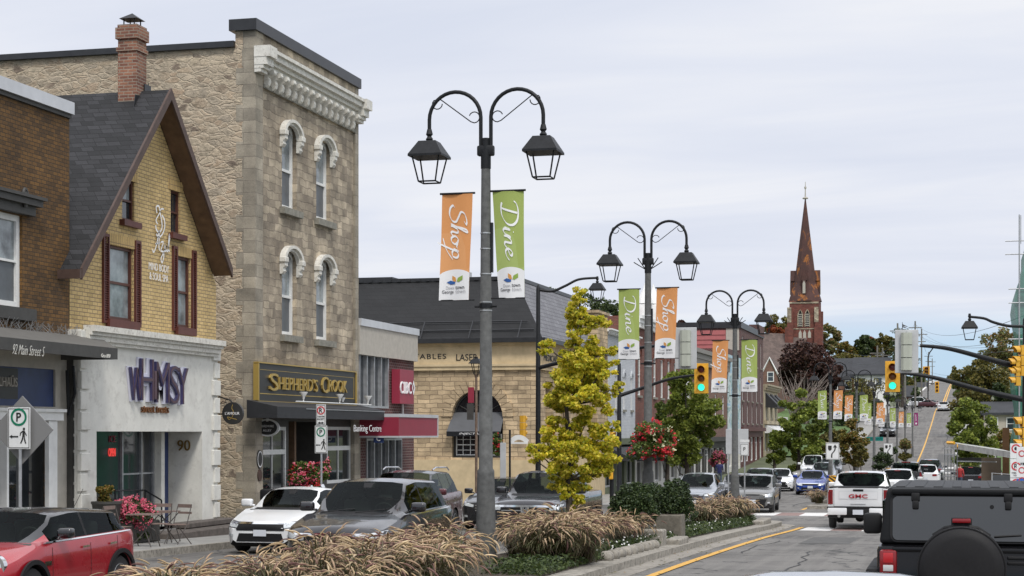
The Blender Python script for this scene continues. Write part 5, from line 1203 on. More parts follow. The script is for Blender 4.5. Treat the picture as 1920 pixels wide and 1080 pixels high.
SRC['g1'] = banner_src('Dine', M['ban_g'], .13, 2.2)
used = set()
LN = ['nearest', 'second nearest', 'third nearest', 'fourth', 'fifth', 'sixth', 'seventh', 'eighth', 'ninth', 'farthest']
LT = ['tall foreground twin lantern street lamp rising from the tan grass', 'twin lantern street lamp carrying the big red flower basket', 'twin lantern street lamp with small spikes behind the third grass clump',
      'twin lantern street lamp standing behind the nearer keep right sign']
lampspec = [(911, 33.7, 1.0, 'o', 'g1'), (1215, 50.5, .985, 'g', 'o'), (1378, 64.3, .93, 'o', 'g'), (1557, 110, .885, 'g', 'o'), (1606, 122, .885, 'o', 'g'), (1639, 135, .82, 'g', 'o'), (1664, 146, .75, 'o', 'g'), (1682, 156, .68, 'g', 'o'), (1697, 164, .63, 'o', 'g'), (1711, 171, .60, 'g', 'p')]
lamp0 = None
COLN = {'o': 'orange', 'g': 'green', 'g1': 'green', 'p': 'purple'}
for i, (px, D, k, lb_, rb_) in enumerate(lampspec):
    p = W(px, 812, D)
    lab = LT[i] if i < 4 else '%s lamp from the camera in the receding row of twin lantern lamps' % LN[i]
    if i == 0: l = street_lamp(lab, p.x, p.y); lamp0 = l
    elif i == 1: l = street_lamp(lab, p.x, p.y, True); lamp1 = l
    else: l = copy_tree(lamp1 if i == 2 else lamp0, label=lab)
    zb = gz(p.y) + .12; l.location = (p.x, p.y, zb); l.scale = (k, k, k)
    for side, kind in ((-1, lb_), (1, rb_)):
        s = SRC[kind]
        if kind in used: b = copy_tree(s)
        else: b = s; used.add(kind)
        xo_ = .565 * side if not (i == 0 and side == 1) else .435
        b.location = (p.x + xo_ * k, p.y, zb + (LH - .93 + (.02 if side > 0 else 0)) * k); b.scale = (k, k, k)
        b['label'] = '%s banner %s on the %s lamp of the row' % (COLN[kind], {'o': 'reading Shop', 'p': 'with small white emblem'}.get(kind, 'reading Dine'), LN[i])
# loose single arm lamps on the traffic masts and their signals -------------------------------------------------
M['sigy'] = pm('signal_yellow', (.62, .33, .025), .45, 0, .1, 4)
M['sigback'] = pm('signal_rear_housing', (.40, .42, .36), .55, 0, .08, 3)
M['lred'] = pm('lens_red_off', (.10, .012, .012), .3); M['lamb'] = pm('lens_amber_off', (.13, .05, .012), .3)
M['lgreen'] = emit('lens_green_lit', (.03, .82, .55), .95)
def signal(label, pos, rz, board='y', k=1.0, lit=True):
    t = thing('traffic_signal', label, 'traffic signal', pos, 'traffic signals of the crossing', rz)
    if board == 'y': MB().rbox(-.31, .31, -.0, .02, -.66, .66, .008, 1).build('backboard', M['sigy'], t, local=True)
    elif board == 'a': MB().rbox(-.36, .36, .0, .03, -.68, .68, .012, 1).build('backboard', M['alum'], t, local=True)
    hm = M['sigback'] if board == 'a' else M['sigy']
    h = MB()
    for j in range(3): h.prism([(-.17, .021), (-.17, .16), (-.09, .23), (.09, .23), (.17, .16), (.17, .021)], 2, .2 - .4*j + .01, .2 - .4*j + .385)
    h.build('housing', hm, t, local=True)
    for j, lm in enumerate((M['lred'], M['lamb'], M['lgreen'] if lit else M['lred'])):
        z = .39 - .39 * j
        MB().lathe([(.0, -.045), (.09, -.04), (.145, -.01), (.15, .0)], (0, 0, 0), 20, ax=1).xf(Matrix.Translation((0, 0, z))).build('lens', lm, t, 40, local=True)
        v = MB(); n = 14; D0, D1 = -.002, -.27; vs = []
        for q in range(n + 1):
            a = R(-25 + 230 * q / n)
            for rr in (.165, .175):
                for d in (D0, D1 * (.55 + .45 * math.sin(max(a, 0)) if a < math.pi else .55)): vs.append((rr * math.cos(a), d, z + rr * math.sin(a)))
        fs = []
        for q in range(n): o = 4*q; fs += [(o, o+1, o+5, o+4), (o+2, o+6, o+7, o+3), (o+1, o+3, o+7, o+5)]
        v.add(vs, fs).build('visor', M['sigy'] if board != 'a' else M['trim'], t, local=True)
    MB().tube([(0, .2, .62), (0, .2, -.62)], .02, 6).build('mounting_bracket', M['steel'], t, local=True)
    return t
def mast(label, base, h, arm_pts, lantern_at=None, r=.1, lscale=.75):
    t = thing('traffic_mast', label, 'traffic mast', base)
    b = Vector(base)
    MB().lathe([(r*1.9, 0), (r*1.9, .35), (r*1.2, .5), (r*1.1, 3), (r*.85, h), (.02, h + .12)], b, 12).build('pole', M['black'], t, 40)
    for pts, r0, r1 in arm_pts:
        P = smooth([tuple(p) for p in pts], 6); MB().tube(P, [r0 + (r1 - r0) * i/(len(P)-1) for i in range(len(P))], 8).build('mast_arm', M['black'], t, 60)
    if lantern_at is not None:
        lo = lantern(t, lantern_at.x - b.x, lantern_at.z - b.z, lantern_at.y - b.y, lscale)
    return t
# near left mast (px 1008) with lamp arm, board seen from behind, two side signals
D_ = 61; A = W(1009, 812, D_); A.z = gz(A.y) + .15
def pt(px, py, D): return W(px, py, D)
top = (HZ - 540) * D_/F - A.z
mast('black mast left of the yellow tree holding a lantern arm and a signal arm', A, top,
     [([pt(1009, 543, D_), pt(1035, 546, D_), pt(1060, 536, D_), pt(1085, 524, D_), pt(1118, 521, D_)], .05, .04), ([pt(1009, 690, D_), pt(1100, 668, D_ - 1), pt(1200, 652, D_ - 2.2), pt(1270, 645, D_ - 3)], .075, .04)], W(1120, 531, D_), .085, .78)
signal('silver traffic signal board seen from behind beside the second lamp', pt(1286, 653, D_ - 3.2) , math.pi, 'a')
signal('yellow signal seen from behind, left side of the black lantern mast', pt(984, 799, D_) + Vector((-.0, -.2, 0)), math.pi * .95, 'n', lit=False).scale = (.62, .62, .62)
signal('yellow signal with side visors, right side of the black lantern mast', pt(1029, 800, D_) + Vector((.1, -.1, 0)), R(75), 'n', lit=False).scale = (.62, .62, .62)
# far left mast (px 1161)
D_ = 79; A = W(1161, 812, D_); A.z = gz(A.y) + .15
mast('black mast beside the white brick building carrying the left green signal', A, (HZ - 683) * D_/F - A.z, [([pt(1161, 742, D_), pt(1200, 729, D_), pt(1255, 711, D_ - .5), pt(1305, 703, D_ - 1)], .09, .05)], None, .095)
signal('yellow traffic signal showing green, the left of the two facing the camera', pt(1315, 709.5, D_ - 2), 0, 'y')
mast_r = signal('small pedestrian side signal on the far left mast', pt(1149, 822, D_), R(60), 'n', lit=False); mast_r.scale = (.6, .6, .5)
# near right mast
D_ = 56; A = W(1922, 812, D_); A.z = gz(A.y) + .15
mast('black mast at the right picture edge with lantern arm and long signal arm', A, (HZ - 600) * D_/F - A.z,
     [([pt(1922, 612, D_), pt(1890, 611, D_), pt(1862, 604, D_), pt(1845, 597, D_), pt(1819, 594, D_)], .05, .04), ([pt(1922, 692, D_), pt(1860, 675, D_ - .1), pt(1780, 654, D_ - .3), pt(1725, 648, D_ - .4)], .10, .05)], W(1818, 602, D_), .085, .76)
MB_ = MB().tube([pt(1725, 648, D_ - .4), pt(1700, 648, D_ - .5)], .03, 6).build('arm_tip', M['steel']); tag(MB_, 'short silver tip of the long signal arm holding the right board', 'bracket')
signal('silver traffic signal board seen from behind at the right, above the green light', pt(1700, 659, D_ - .7), math.pi, 'a')
for (px, py, rz, kk, lb) in ((1911, 676, R(-70), .82, 'upper stack of yellow signal visors on the mast at the right edge'), (1903, 697, R(-80), .75, 'middle yellow signal head below the upper one at the right edge'), (1914, 812, R(-75), .9, 'lowest yellow signal head at the right edge above the parking signs')):
    o = signal(lb, pt(px, py, D_ - .3), rz, 'n', lit=False); o.scale = (kk,) * 3
# far right mast
D_ = 76; A = W(1932, 812, D_); A.z = gz(A.y) + .15
mast('black mast beyond the right picture edge with the lower long signal arm', A, (HZ - 690) * D_/F - A.z, [([pt(1932, 752, D_), pt(1850, 734, D_), pt(1760, 710, D_), pt(1700, 700, D_), pt(1680, 700, D_)], .13, .05)], None, .1)
signal('yellow traffic signal showing green, the right of the two facing the camera', pt(1673.5, 706, D_ - 1), 0, 'y')
# signals up the hill
D_ = 325
for px, py, lb in ((1737, 697, 'tiny distant yellow signal head on the hilltop wire pole'), (1757, 726, 'tiny distant signal head right of the hilltop pole')):
    o = signal(lb, pt(px, py, D_), 0, 'y', lit=False); o.scale = (2.0, 2, 1.5) if px == 1737 else (1.2, 1.2, 1.6)
# ---------------------------------------------------------------- sign plates
def plate(par, w, h, mat=None, r=.03, edge=True, name='sign_plate', z=0, x=0):
    p = MB().rbox(x - w/2, x + w/2, -.012, .004, z - h/2, z + h/2, .004, 1).build(name, mat or M['signwhite'], par, local=True)
    if edge:
        b = MB(); t_ = .012
        for a in ((x - w/2 + .015, x + w/2 - .015, z + h/2 - .03, z + h/2 - .03 + t_), (x - w/2 + .015, x + w/2 - .015, z - h/2 + .018, z - h/2 + .018 + t_), (x - w/2 + .015, x - w/2 + .015 + t_, z - h/2 + .03, z + h/2 - .03), (x + w/2 - .027, x + w/2 - .027 + t_, z - h/2 + .03, z + h/2 - .03)):
            b.box(a[0], a[1], -.0165, -.013, a[2], a[3])
        b.build('border', M['letblack'], p, local=True)
    return p
def ring(par, x, z, r0, r1, mat, name='ring', y=-.02, n=28, ez=1):
    v = [(x + r * math.cos(2*math.pi*k/n), y, z + r * ez * math.sin(2*math.pi*k/n)) for r in (r0, r1) for k in range(n)]
    return MB().add(v, [(k, (k+1) % n, n + (k+1) % n, n + k) for k in range(n)]).build(name, mat, par, local=True)
def walker(par, x, z, s, mat=None):
    """walking figure pictogram and arrow"""
    m = MB(); Y = -.02
    def P(pts): m.poly([(x + a*s, Y, z + b*s) for a, b in pts])
    m.add([(x + s*(.06 + .085*math.cos(2*math.pi*k/12)), Y, z + s*(.52 + .085*math.sin(2*math.pi*k/12))) for k in range(12)], [tuple(range(12))])
    P([(-.04, .40), (.10, .42), (.12, .05), (-.06, .05)]); P([(-.06, .049), (.06, .049), (.0, -.18), (-.14, -.46), (-.23, -.44), (-.1, -.16)]); P([(.061, .049), (.12, .049), (.16, -.2), (.24, -.46), (.15, -.48), (.06, -.2)])
    P([(-.041, .40), (-.22, .26), (-.26, .06), (-.2, .05), (-.16, .22), (-.041, .30)]); P([(.101, .41), (.21, .2), (.28, .08), (.24, .04), (.15, .16), (.101, .26)])
    return m.build('walking_figure', mat or M['letblack'], par, local=True)
def arrow(par, x, z, l, both=False, up=False):
    m = MB(); Y = -.02
    m.poly([(x - l, Y, z), (x - l*.35, Y, z + l*.38), (x - l*.35, Y, z - l*.38)]); m.poly([(x - l*.36, Y - .001, z + l*.14), (x + l*(.36 if both else 1), Y - .001, z + l*.14), (x + l*(.36 if both else 1), Y - .001, z - l*.14), (x - l*.36, Y - .001, z - l*.14)])
    if both: m.poly([(x + l, Y, z), (x + l*.35, Y, z - l*.38), (x + l*.35, Y, z + l*.38)])
    return m.build('arrow', M['letblack'], par, local=True)
GR = pm('sign_green', (.0, .17, .09), .5); RDm = pm('sign_no_red', (.55, .03, .04), .5); BLm = pm('sign_blue', (.02, .12, .45), .5); YLm = pm('sign_hazard_yellow', (.75, .38, .02), .5)
def T(par, s, x, z, w, h, mat=None, off=.01): return text(par, s, Matrix.Translation((x, -.018, z)) @ MY(0, 0, 0), mat=mat or M['letblack'], width=w, height=h, ext=.002, local=True, off=off)
def postsign(label, pos, ground, cat='sign'):
    t = thing('parking_sign' if 'arking' in label else 'road_sign', label, cat, pos); h = pos[2] - ground
    return t, h
def p_sign(t, w, h, z=0):
    p = plate(t, w, h, z=z); ring(p, 0, z + h*.27, w*.27, w*.36, GR); T(p, 'P', 0, z + h*.27, w*.22, w*.36, off=.02); walker(p, w*.2, z - h*.2, h*.36); arrow(p, -w*.22, z - h*.2, w*.2); return p
q = W(36, 803, 32.6); g = gz(q.y) + .15
t, h = postsign('white parking sign with green circled P and walking figure at the far left', q, g)
p_sign(t, .46, .77); MB().tube([(0, .03, .35), (0, .03, g - q.z)], .035, 8).build('post', M['steel'], t, local=True)
t2 = thing('road_sign', 'grey back of a diamond shaped sign behind the left parking sign', 'sign', q + Vector((.0, .12, -.03)))
MB().rbox(-.45, .45, -.008, .008, -.45, .45, .004, 1).xf(Matrix.Rotation(R(45), 4, 'Y')).build('sign_plate', pm('sign_rear_grey', (.20, .20, .20), .5), t2, local=True)
q = W(602, 824, 48.5); g = gz(q.y) + .15
t, h = postsign('white parking sign with circled P below a no parking plate before the pub', q, g)
p_sign(t, .36, .76, z=0); p = plate(t, .28, .56, z=.68); ring(p, 0, .80, .085, .115, RDm); T(p, 'R', 0, .80, .1, .13, off=.015); T(p, '7AM-9PM', 0, .63, .2, .045); T(p, 'EXCEPT', 0, .56, .2, .045); arrow(p, 0, .46, .09, True)
MB().tube([(0, .03, .95), (0, .03, g - q.z)], .03, 8).build('post', M['steel'], t, local=True)
# keep right signs and hazard marker
def keep(px, py, D, w, label, label2):
    q = W(px, py, D); t = thing('keep_right_sign', label, 'sign', q); g = gz(q.y) + .15
    plate(t, w, w * 1.28); m = MB(); Y = -.02
    m.poly([(-w*.33, Y, w*.42), (-w*.06, Y, w*.42), (-w*.06, Y, w*.14), (-w*.195, Y, w*.02), (-w*.33, Y, w*.14)])
    P = smooth([(-.06, -.5), (-.04, -.2), (.12, .0), (.19, .16), (.19, .3)], 5)
    vs = []
    for i, p in enumerate(P): vs += [(p[0]*w - .05*w, Y, p[1]*w), (p[0]*w + .05*w, Y, p[1]*w)]
    m.add(vs, [(2*i, 2*i+1, 2*i+3, 2*i+2) for i in range(len(P)-1)]); m.poly([(.04*w, Y, .28*w), (.34*w, Y, .28*w), (.19*w, Y, .52*w)])
    m.build('arrow', M['letblack'], t, local=True); MB().tube([(0, .03, .4*w), (0, .03, g - q.z)], .035, 8).build('post', M['steel'], t, local=True)
    hz = thing('hazard_marker', label2, 'sign', (q.x, q.y, g + .9)); kw = .33 * w / .6; kh = .95 * w / .6
    b = MB().box(-kw/2, kw/2, -.06, -.04, -kh/2, kh/2).build('sign_plate', YLm, hz, local=True); st = MB()
    n = 5
    for k in range(n):
        z0 = -kh/2 + kh * (k + .1)/n; dz = kh/n * .5; sl = kw * .75
        a = [(-kw/2, z0 + sl), (-kw/2, z0 + sl + dz), (kw/2, z0 + dz), (kw/2, z0)]
        a = [(x, -.062, min(max(z, -kh/2), kh/2)) for x, z in a]; st.poly(a)
    st.build('stripes', M['letblack'], b, local=True)
keep(1561, 846, 80, .60, 'nearer keep right sign with bending black arrow left of the pickup', 'black and yellow striped hazard marker under the nearer keep right sign')
keep(1665.5, 842, 112, .58, 'farther small keep right sign above the parked dark pickup', 'small black and yellow hazard marker under the farther keep right sign')
q = W(1640, 823, 140); t = thing('street_name_sign', 'green street name sign on the lamp behind the white pickup', 'sign', q)
MB().box(-.66, .66, -.02, .02, -.16, .16).build('sign_plate', pm('streetsign_green', (.0, .17, .15), .5), t, local=True); T(t, '< Wesleyan St', 0, 0, 1.15, .2, M['wt'], .0)
# big grey sign back by the third lamp
q = W(1382, 828, 70); t = thing('road_sign', 'large plain grey sign back behind the third lamp pole', 'sign', q)
MB().rbox(-.45, .45, -.01, .01, -.5, .5, .008, 1).build('sign_plate', M['alum'], t, local=True); MB().tube([(-.35, .03, -.5), (-.35, .03, gz(q.y) - q.z)], .03, 6).build('post', M['steel'], t, local=True)
q = W(1396, 843, 66); t = thing('road_sign', 'small white plate with dark symbol on the right of the third lamp pole', 'sign', q)
plate(t, .32, .46); T(t, 'P', 0, .02, .08, .14); plate(t, .36, .1, z=.32, edge=False); MB().tube([(.0, .03, -.2), (.0, .03, gz(q.y) - q.z)], .03, 6).build('post', M['steel'], t, local=True)
# right hand parking signs
q = W(1905, 874, 42); g = gz(q.y) + .15
t, h = postsign('column of white no stopping and no parking plates at the right edge', q, g)
for z, hh in ((.36, .36), (-.06, .46), (-.47, .40)):
    p = plate(t, .27, hh, z=z, edge=False)
    ring(p, 0, z + .06, .075, .105, RDm)
    if z > .3: MB().add([(.04 * math.cos(2*math.pi*k/12), -.02, z + .06 + .04 * math.sin(2*math.pi*k/12)) for k in range(12)], [tuple(range(12))]).build('symbol', M['letblack'], p, local=True)
    else: T(p, 'R', 0, z + .06, .08, .11)
    if hh > .42: T(p, '7AM-9PM', 0, z - .1, .2, .035); T(p, 'TOW', 0, z - .16, .12, .035)
    if z < -.3: MB().box(-.07, .07, -.021, -.014, z - .17, z - .04).build('blue_panel', BLm, p, local=True)
MB().tube([(0, .03, .5), (0, .03, g - q.z)], .03, 8).build('post', M['steel'], t, local=True)
q = W(1916, 872, 38); t, h = postsign('second column of parking plates cut by the right picture edge', q, g)
for z, hh in ((.22, .34), (-.14, .26), (-.36, .13)): p = plate(t, .22, hh, z=z, edge=False, mat=BLm if z < -.3 else None); ring(p, 0, z + .03, .05, .07, RDm)
MB().tube([(0, .03, .4), (0, .03, gz(q.y) - q.z)], .03, 8).build('post', M['steel'], t, local=True)
# shop blade signs
Yb = yh1 + .25; q = Vector((XY(437, Yb), Yb, ZY(437, 775, Yb)))
t = thing('round_sign', 'round black hanging sign with white and gold lettering on the stone flank', 'sign', q)
MB().lathe([(.30, -.05), (.30, .05)], (0, 0, 0), 32, ax=1).build('disc', M['signblack'], t, local=True)
o = text(t, "L'AMOUR", Matrix.Translation((0, -.055, 0)) @ MY(0, 0, 0), mat=M['wt'], width=.42, height=.075, ext=.004, local=True, off=.006)
fl_ = MB(); ribbon(fl_, [(.05, .85), (-.05, .5), (.1, .2), (.02, -.3), (-.3, -.6), (-.5, -.35), (-.1, -.45), (.5, -.6)], .07, lambda a, b: (a * .28, -.056, b * .28), lo=.5); fl_.build('script_letter', M['gold'], t, local=True)
MB().tube([(-.42, .0, .45), (-.3, .0, .42), (-.1, 0, .36), (-.02, 0, .3)], .02, 6).tube([(-.42, 0, -.02), (-.3, 0, -.02)], .02, 6).tube([(-.38, 0, .25), (-.3, 0, .33), (-.2, 0, .28), (-.22, 0, .36)], .012, 5).build('bracket', M['black'], t, local=True, split=True)
Yb = yA + .5; q = Vector((XY(502, Yb), Yb, ZY(502, 802, Yb)))
t = thing('oval_sign', 'oval black hanging sign with white rim and keystone by the pub pilaster', 'sign', q)
e = MB().lathe([(.36, -.03), (.36, .03)], (0, 0, 0), 36, ax=1); e.v = [(x, y, z * .70) for x, y, z in e.v]; e.build('white_rim', M['signwhite'], t, local=True)
e = MB().lathe([(.30, -.036), (.30, -.031)], (0, 0, 0), 36, ax=1); e.v = [(x, y, z * .68) for x, y, z in e.v]; e.build('oval_face', M['signblack'], t, local=True)
T(t, 'HARDWARE', 0, .045, .40, .065, M['wt'], .0).location = (0, -.022, 0); T(t, 'ALLEY', 0, -.075, .26, .065, M['wt'], .0).location = (0, -.022, 0)
MB().rbox(-.045, .045, -.04, .0, .17, .27, .01, 1).build('keystone', M['signwhite'], t, local=True)
MB().tube([(-.34, 0, .42), (.05, 0, .28)], .012, 5).tube([(-.36, 0, .5), (-.36, 0, .1)], .02, 5).build('bracket', M['black'], t, local=True, split=True)
for px, py, lb, mat in ((481, 861, 'small oval black plaque with white emblem on the grey stone pilaster', M['signblack']), (481, 891, 'small round bronze plaque under the oval one on the pilaster', M['brownwood'])):
    t = MB(); disc(t, 'x', XF + .08, YX(px, XF), ZX(px, py, XF), 0, .2 if py < 880 else .15, .001, .03, 24, 1.3 if py < 880 else 1.1)
    o = t.build('wall_plaque', mat); tag(o, lb, 'plaque'); recalc(o)
    if py < 880: disc(MB(), 'x', XF + .08, YX(px, XF), ZX(px, py, XF), .155, .18, .031, .034, 24, 1.3).build('ring', M['wt'], o)
# ---------------------------------------------------------------- small heritage lamp near the bank, black post
q = W(893, 812, 62); g = gz(q.y) + .15; t = thing('heritage_lamp', 'slim brown post lamp with a little flag in front of the tan stone bank', 'street lamp', (q.x, q.y, g)); H_ = (HZ - 702)/F*62 - g
MB().lathe([(.10, 0), (.10, .5), (.05, .6), (.045, H_ - .1), (.09, H_)], (0, 0, 0), 8).build('pole', pm('weathered_pole', (.16, .11, .08), .8, 0, .4, 8), t, local=True)
f = MB()
for a in range(4):
    c_, s2 = math.cos(R(45 + 90*a)), math.sin(R(45 + 90*a)); f.tube([(.1*c_, .1*s2, H_), (.2*c_, .2*s2, H_ + .38)], .014, 4)
f.add([(x*.24, y*.24, H_ + .38) for x, y in ((-1, -1), (1, -1), (1, 1), (-1, 1))] + [(x*.09, y*.09, H_ + .56) for x, y in ((-1, -1), (1, -1), (1, 1), (-1, 1))], [(0, 1, 5, 4), (1, 2, 6, 5), (2, 3, 7, 6), (3, 0, 4, 7), (4, 5, 6, 7), (3, 2, 1, 0)]).box(-.05, .05, -.05, .05, H_ + .56, H_ + .62)
f.build('lantern', M['black'], t, local=True)
MB().box(-.3, -.08, -.01, .01, H_ - 1.0, H_ - .45).build('flag', M['signred'], t, local=True); MB().box(-.34, -.1, -.012, .012, H_ - 1.6, H_ - 1.02).build('banner', M['darkgrey'], t, local=True)
q = W(956, 812, 58); g = gz(q.y) + .15
MBp = MB().tube([(q.x, q.y, g), (q.x, q.y, g + 3.1)], .035, 6).build('post', M['black']); tag(MBp, 'thin black post between the lamp pole and the black lantern mast', 'post')
q = W(943, 862, 57); MBp = MB().rbox(q.x - .1, q.x + .1, q.y, q.y + .03, q.z - .75, q.z + .55, .01, 1).build('sign_edge', M['alum']); tag(MBp, 'narrow grey sign plate beside the thin black post', 'sign')
q = W(973, 829, 58); sw_ = MB(); ribbon(sw_, [(-.3, 0), (-.15, .12), (0, .16), (.15, .12), (.3, 0)], .16, lambda a, b: (q.x + a, q.y, q.z + b), lo=1.0); sw_.box(q.x - .32, q.x + .3, q.y - .01, q.y + .01, q.z - .06, q.z + .0)
tag(sw_.build('ornamental_sign', M['white']), 'small white scrolled sign under the left yellow signal', 'sign')
q = W(1145, 888, 60); o = MB().rbox(q.x - .07, q.x + .07, q.y, q.y + .12, q.z - .2, q.z + .25, .03, 2).build('crossing_button', YLm); tag(o, 'yellow pedestrian push button box on a black post', 'push button')
o = MB().tube([(q.x, q.y + .18, gz(q.y)), (q.x, q.y + .18, q.z + .9)], .07, 8).build('post', M['black']); tag(o, 'short black post holding the yellow push button', 'post')
# ---------------------------------------------------------------- utility poles and wires up the hill
up_ = [(1645, 648, 262, 'grey wooden utility pole behind the dark roofed house'), (1655, 652, 258, 'second grey utility pole close beside the dark roofed house'), (1683, 606, 255, 'tall utility pole hidden partly by the right signal board'),
       (1716, 602, 300, 'tall utility pole with crossarms right of the signal board'), (1728, 616, 340, 'slim utility pole with double crossarm against blue sky'), (1741, 660, 470, 'distant utility pole above the white hill car'), (1748, 672, 560, 'farthest thin pole on the hill against the sky'), (1735, 690, 520, 'small far pole left of the hilltop lamp'), (1858, 690, 230, 'grey pole standing before the large right hand tree'), (1697, 690, 230, 'grey pole beside the hillside pavement')]
wood = pm('pole_wood_grey', (.16, .15, .13), .9, 0, .3, 3)
tips = []
for px, py, D, lb in up_:
    q = W(px, py, D); g = gz(q.y) - .3; t = thing('utility_pole', lb, 'utility pole', (q.x, q.y, g), 'utility poles up the hill'); H_ = q.z - g
    MB().lathe([(.17, 0), (.12, H_)], (0, 0, 0), 8).build('pole', wood, t, local=True)
    if D > 250: MB().box(-1.1, 1.1, -.06, .06, H_ - 1.2, H_ - 1.05).box(-.8, .8, -.06, .06, H_ - 2.6, H_ - 2.45).build('crossarm', wood, t, local=True, split=True)
    tips.append(q)
q = W(1740, 655, 325); g = gz(q.y); t = thing('street_light', 'black street light with upward arm on the hilltop corner', 'street light', (q.x, q.y, g)); H_ = q.z - g - 1.5
MB().tube([(0, 0, 0), (0, 0, H_), (.3, 0, H_ + .9), (1.1, 0, H_ + 2.0)], .12, 6).build('pole', M['black'], t, local=True)
def wire(a, b, sag, lb, r=.018):
    P = [a.lerp(b, i/14) - Vector((0, 0, sag * 4 * (i/14) * (1 - i/14))) for i in range(15)]
    tag(MB().tube(P, r, 3).build('wire', M['black']), lb, 'wire', 'overhead wires')
wl = 'thin overhead wire crossing the pale sky at the right'
for a, b in (((1716, 608, 300), (1925, 590, 95)), ((1716, 622, 300), (1925, 628, 110)), ((1728, 622, 340), (1925, 640, 120)), ((1728, 632, 340), (1925, 652, 140)), ((1728, 690, 340), (1925, 672, 150)), ((1683, 640, 255), (1540, 640, 130)), ((1683, 650, 255), (1560, 668, 140)), ((1741, 712, 470), (1830, 690, 240)), ((1720, 740, 330), (1925, 748, 215)), ((1716, 604, 300), (1748, 674, 560)), ((1728, 620, 340), (1741, 664, 470)), ((1683, 610, 255), (1716, 604, 300))):
    wire(W(*a), W(*b), 1.5, wl)
# ================================================================ plants
def leaf_cloud(mb, blobs, n, size, flat=.25, shell=.45, var=.5, rnd=None, droop=0):
    rnd = rnd or random
    tot = sum(b[3] * b[4] * b[5] for b in blobs) ** 1.0; vv = mb.v; ff = mb.f
    wts = [(b[3] * b[4] * b[5]) ** .75 for b in blobs]; sw = sum(wts)
    for b, w_ in zip(blobs, wts):
        for _ in range(int(n * w_ / sw)):
            while True:
                d = Vector((rnd.uniform(-1, 1), rnd.uniform(-1, 1), rnd.uniform(-1, 1)))
                if .05 < d.length < 1: break
            d.normalize(); r = shell + (1 - shell) * rnd.random() ** .6; r *= 1 + .18 * math.sin(d.x * 5 + b[0]) * math.cos(d.z * 6 + b[2])
            p = Vector((b[0] + d.x * b[3] * r, b[1] + d.y * b[4] * r, b[2] + d.z * b[5] * r))
            s = size * (1 - var/2 + var * rnd.random())
            a = Vector((rnd.gauss(0, 1), rnd.gauss(0, 1), rnd.gauss(0, .6))).normalized(); c = a.cross(Vector((rnd.gauss(0, 1), rnd.gauss(0, 1), rnd.gauss(0, 1)))).normalized()
            o = len(vv); vv += [tuple(p - a*s*.5), tuple(p + c*s*.36), tuple(p + a*s*.5 + Vector((0, 0, -droop*s))), tuple(p - c*s*.36)]; ff.append((o, o+1, o+2, o+3))
    return mb
def clusters(c, rx, ry, rz, n, rs, rnd, hollow=.35, top=1.0):
    """irregular bunch of leaf clumps filling an ellipsoid"""
    out_ = []
    while len(out_) < n:
        d = Vector((rnd.uniform(-1, 1), rnd.uniform(-1, 1), rnd.uniform(-1, 1)))
        if hollow < d.length < 1:
            q = rs * rnd.uniform(.55, 1.25); out_.append((c[0] + d.x*rx, c[1] + d.y*ry, c[2] + d.z*rz, q, q, q * .75))
    return out_
def limbs(mb, base, blobs, r0, rnd, n=9, split=.35):
    base = Vector(base); top = Vector((sum(b[0] for b in blobs)/len(blobs), sum(b[1] for b in blobs)/len(blobs), max(b[2] for b in blobs)))
    h = top.z - base.z
    trunk = [base + (Vector((top.x, top.y, top.z)) - base) * t + Vector((math.sin(t*5)*.03*h*.4, math.cos(t*4)*.02*h*.4 - .02*h*.4, 0)) for t in (0, .15, .3, .5, .7, .9)]
    mb.tube(trunk, [r0*1.3, r0, r0*.85, r0*.6, r0*.35, r0*.12], 8)
    for b in rnd.sample(blobs, min(n, len(blobs))):
        e = Vector(b[:3]); t = max(.15, min(.75, (e.z - base.z)/h - .18)); s = base + (top - base) * t
        m = s.lerp(e, .5) + Vector((0, 0, -.04*h)); mb.tube([s, m, e], [r0*.38, r0*.22, r0*.08], 5)
    return mb
GREEN = [(.035, .06, .012), (.075, .12, .022), (.125, .175, .032), (.18, .22, .05)]
GREENY = [(.04, .07, .012), (.10, .13, .02), (.17, .19, .03), (.26, .24, .04)]
LM = {'lime': leafmat('leaf_lime', [(.07, .10, .016), (.14, .19, .025), (.22, .27, .04), (.30, .33, .06)], trans=.35), 'green': leafmat('leaf_green', GREEN), 'dark': leafmat('leaf_dark', [(.016, .03, .010), (.035, .06, .015), (.06, .09, .022), (.09, .12, .03)]), 'yellow': leafmat('leaf_ginkgo', [(.20, .25, .02), (.40, .43, .025), (.62, .58, .035), (.76, .64, .05), (.82, .72, .12), (.52, .40, .04)], trans=.45),
      'autumn': leafmat('leaf_autumn', [(.05, .07, .012), (.12, .12, .02), (.22, .17, .03), (.30, .15, .03)]), 'pale': leafmat('leaf_pale', [(.08, .10, .03), (.15, .17, .05), (.25, .22, .07), (.30, .16, .08)]), 'red': leafmat('leaf_red', [(.10, .03, .01), (.28, .06, .02), (.36, .12, .04)]),
      'purple': leafmat('leaf_purple', [(.022, .012, .012), (.05, .02, .018), (.085, .035, .025), (.11, .06, .04)]), 'olive': leafmat('leaf_olive', [(.05, .055, .012), (.10, .10, .02), (.16, .14, .03), (.22, .17, .04)]), 'box': leafmat('leaf_boxwood', [(.010, .025, .008), (.025, .05, .012), (.045, .075, .018), (.07, .10, .025)], trans=.15)}
def tree(name, label, base, blobs, n, size, leaf, r0=.12, seed=1, group=None, nl=9, shell=.4, limbn=True):
    rnd = random.Random(seed); t = thing(name, label, 'tree', base, group)
    if limbn: limbs(MB(), base, blobs, r0, rnd, nl).build('trunk', M['bark'], t, 60)
    leaf_cloud(MB(), blobs, n, size, rnd=rnd, shell=shell).build('crown', LM[leaf], t)
    return t
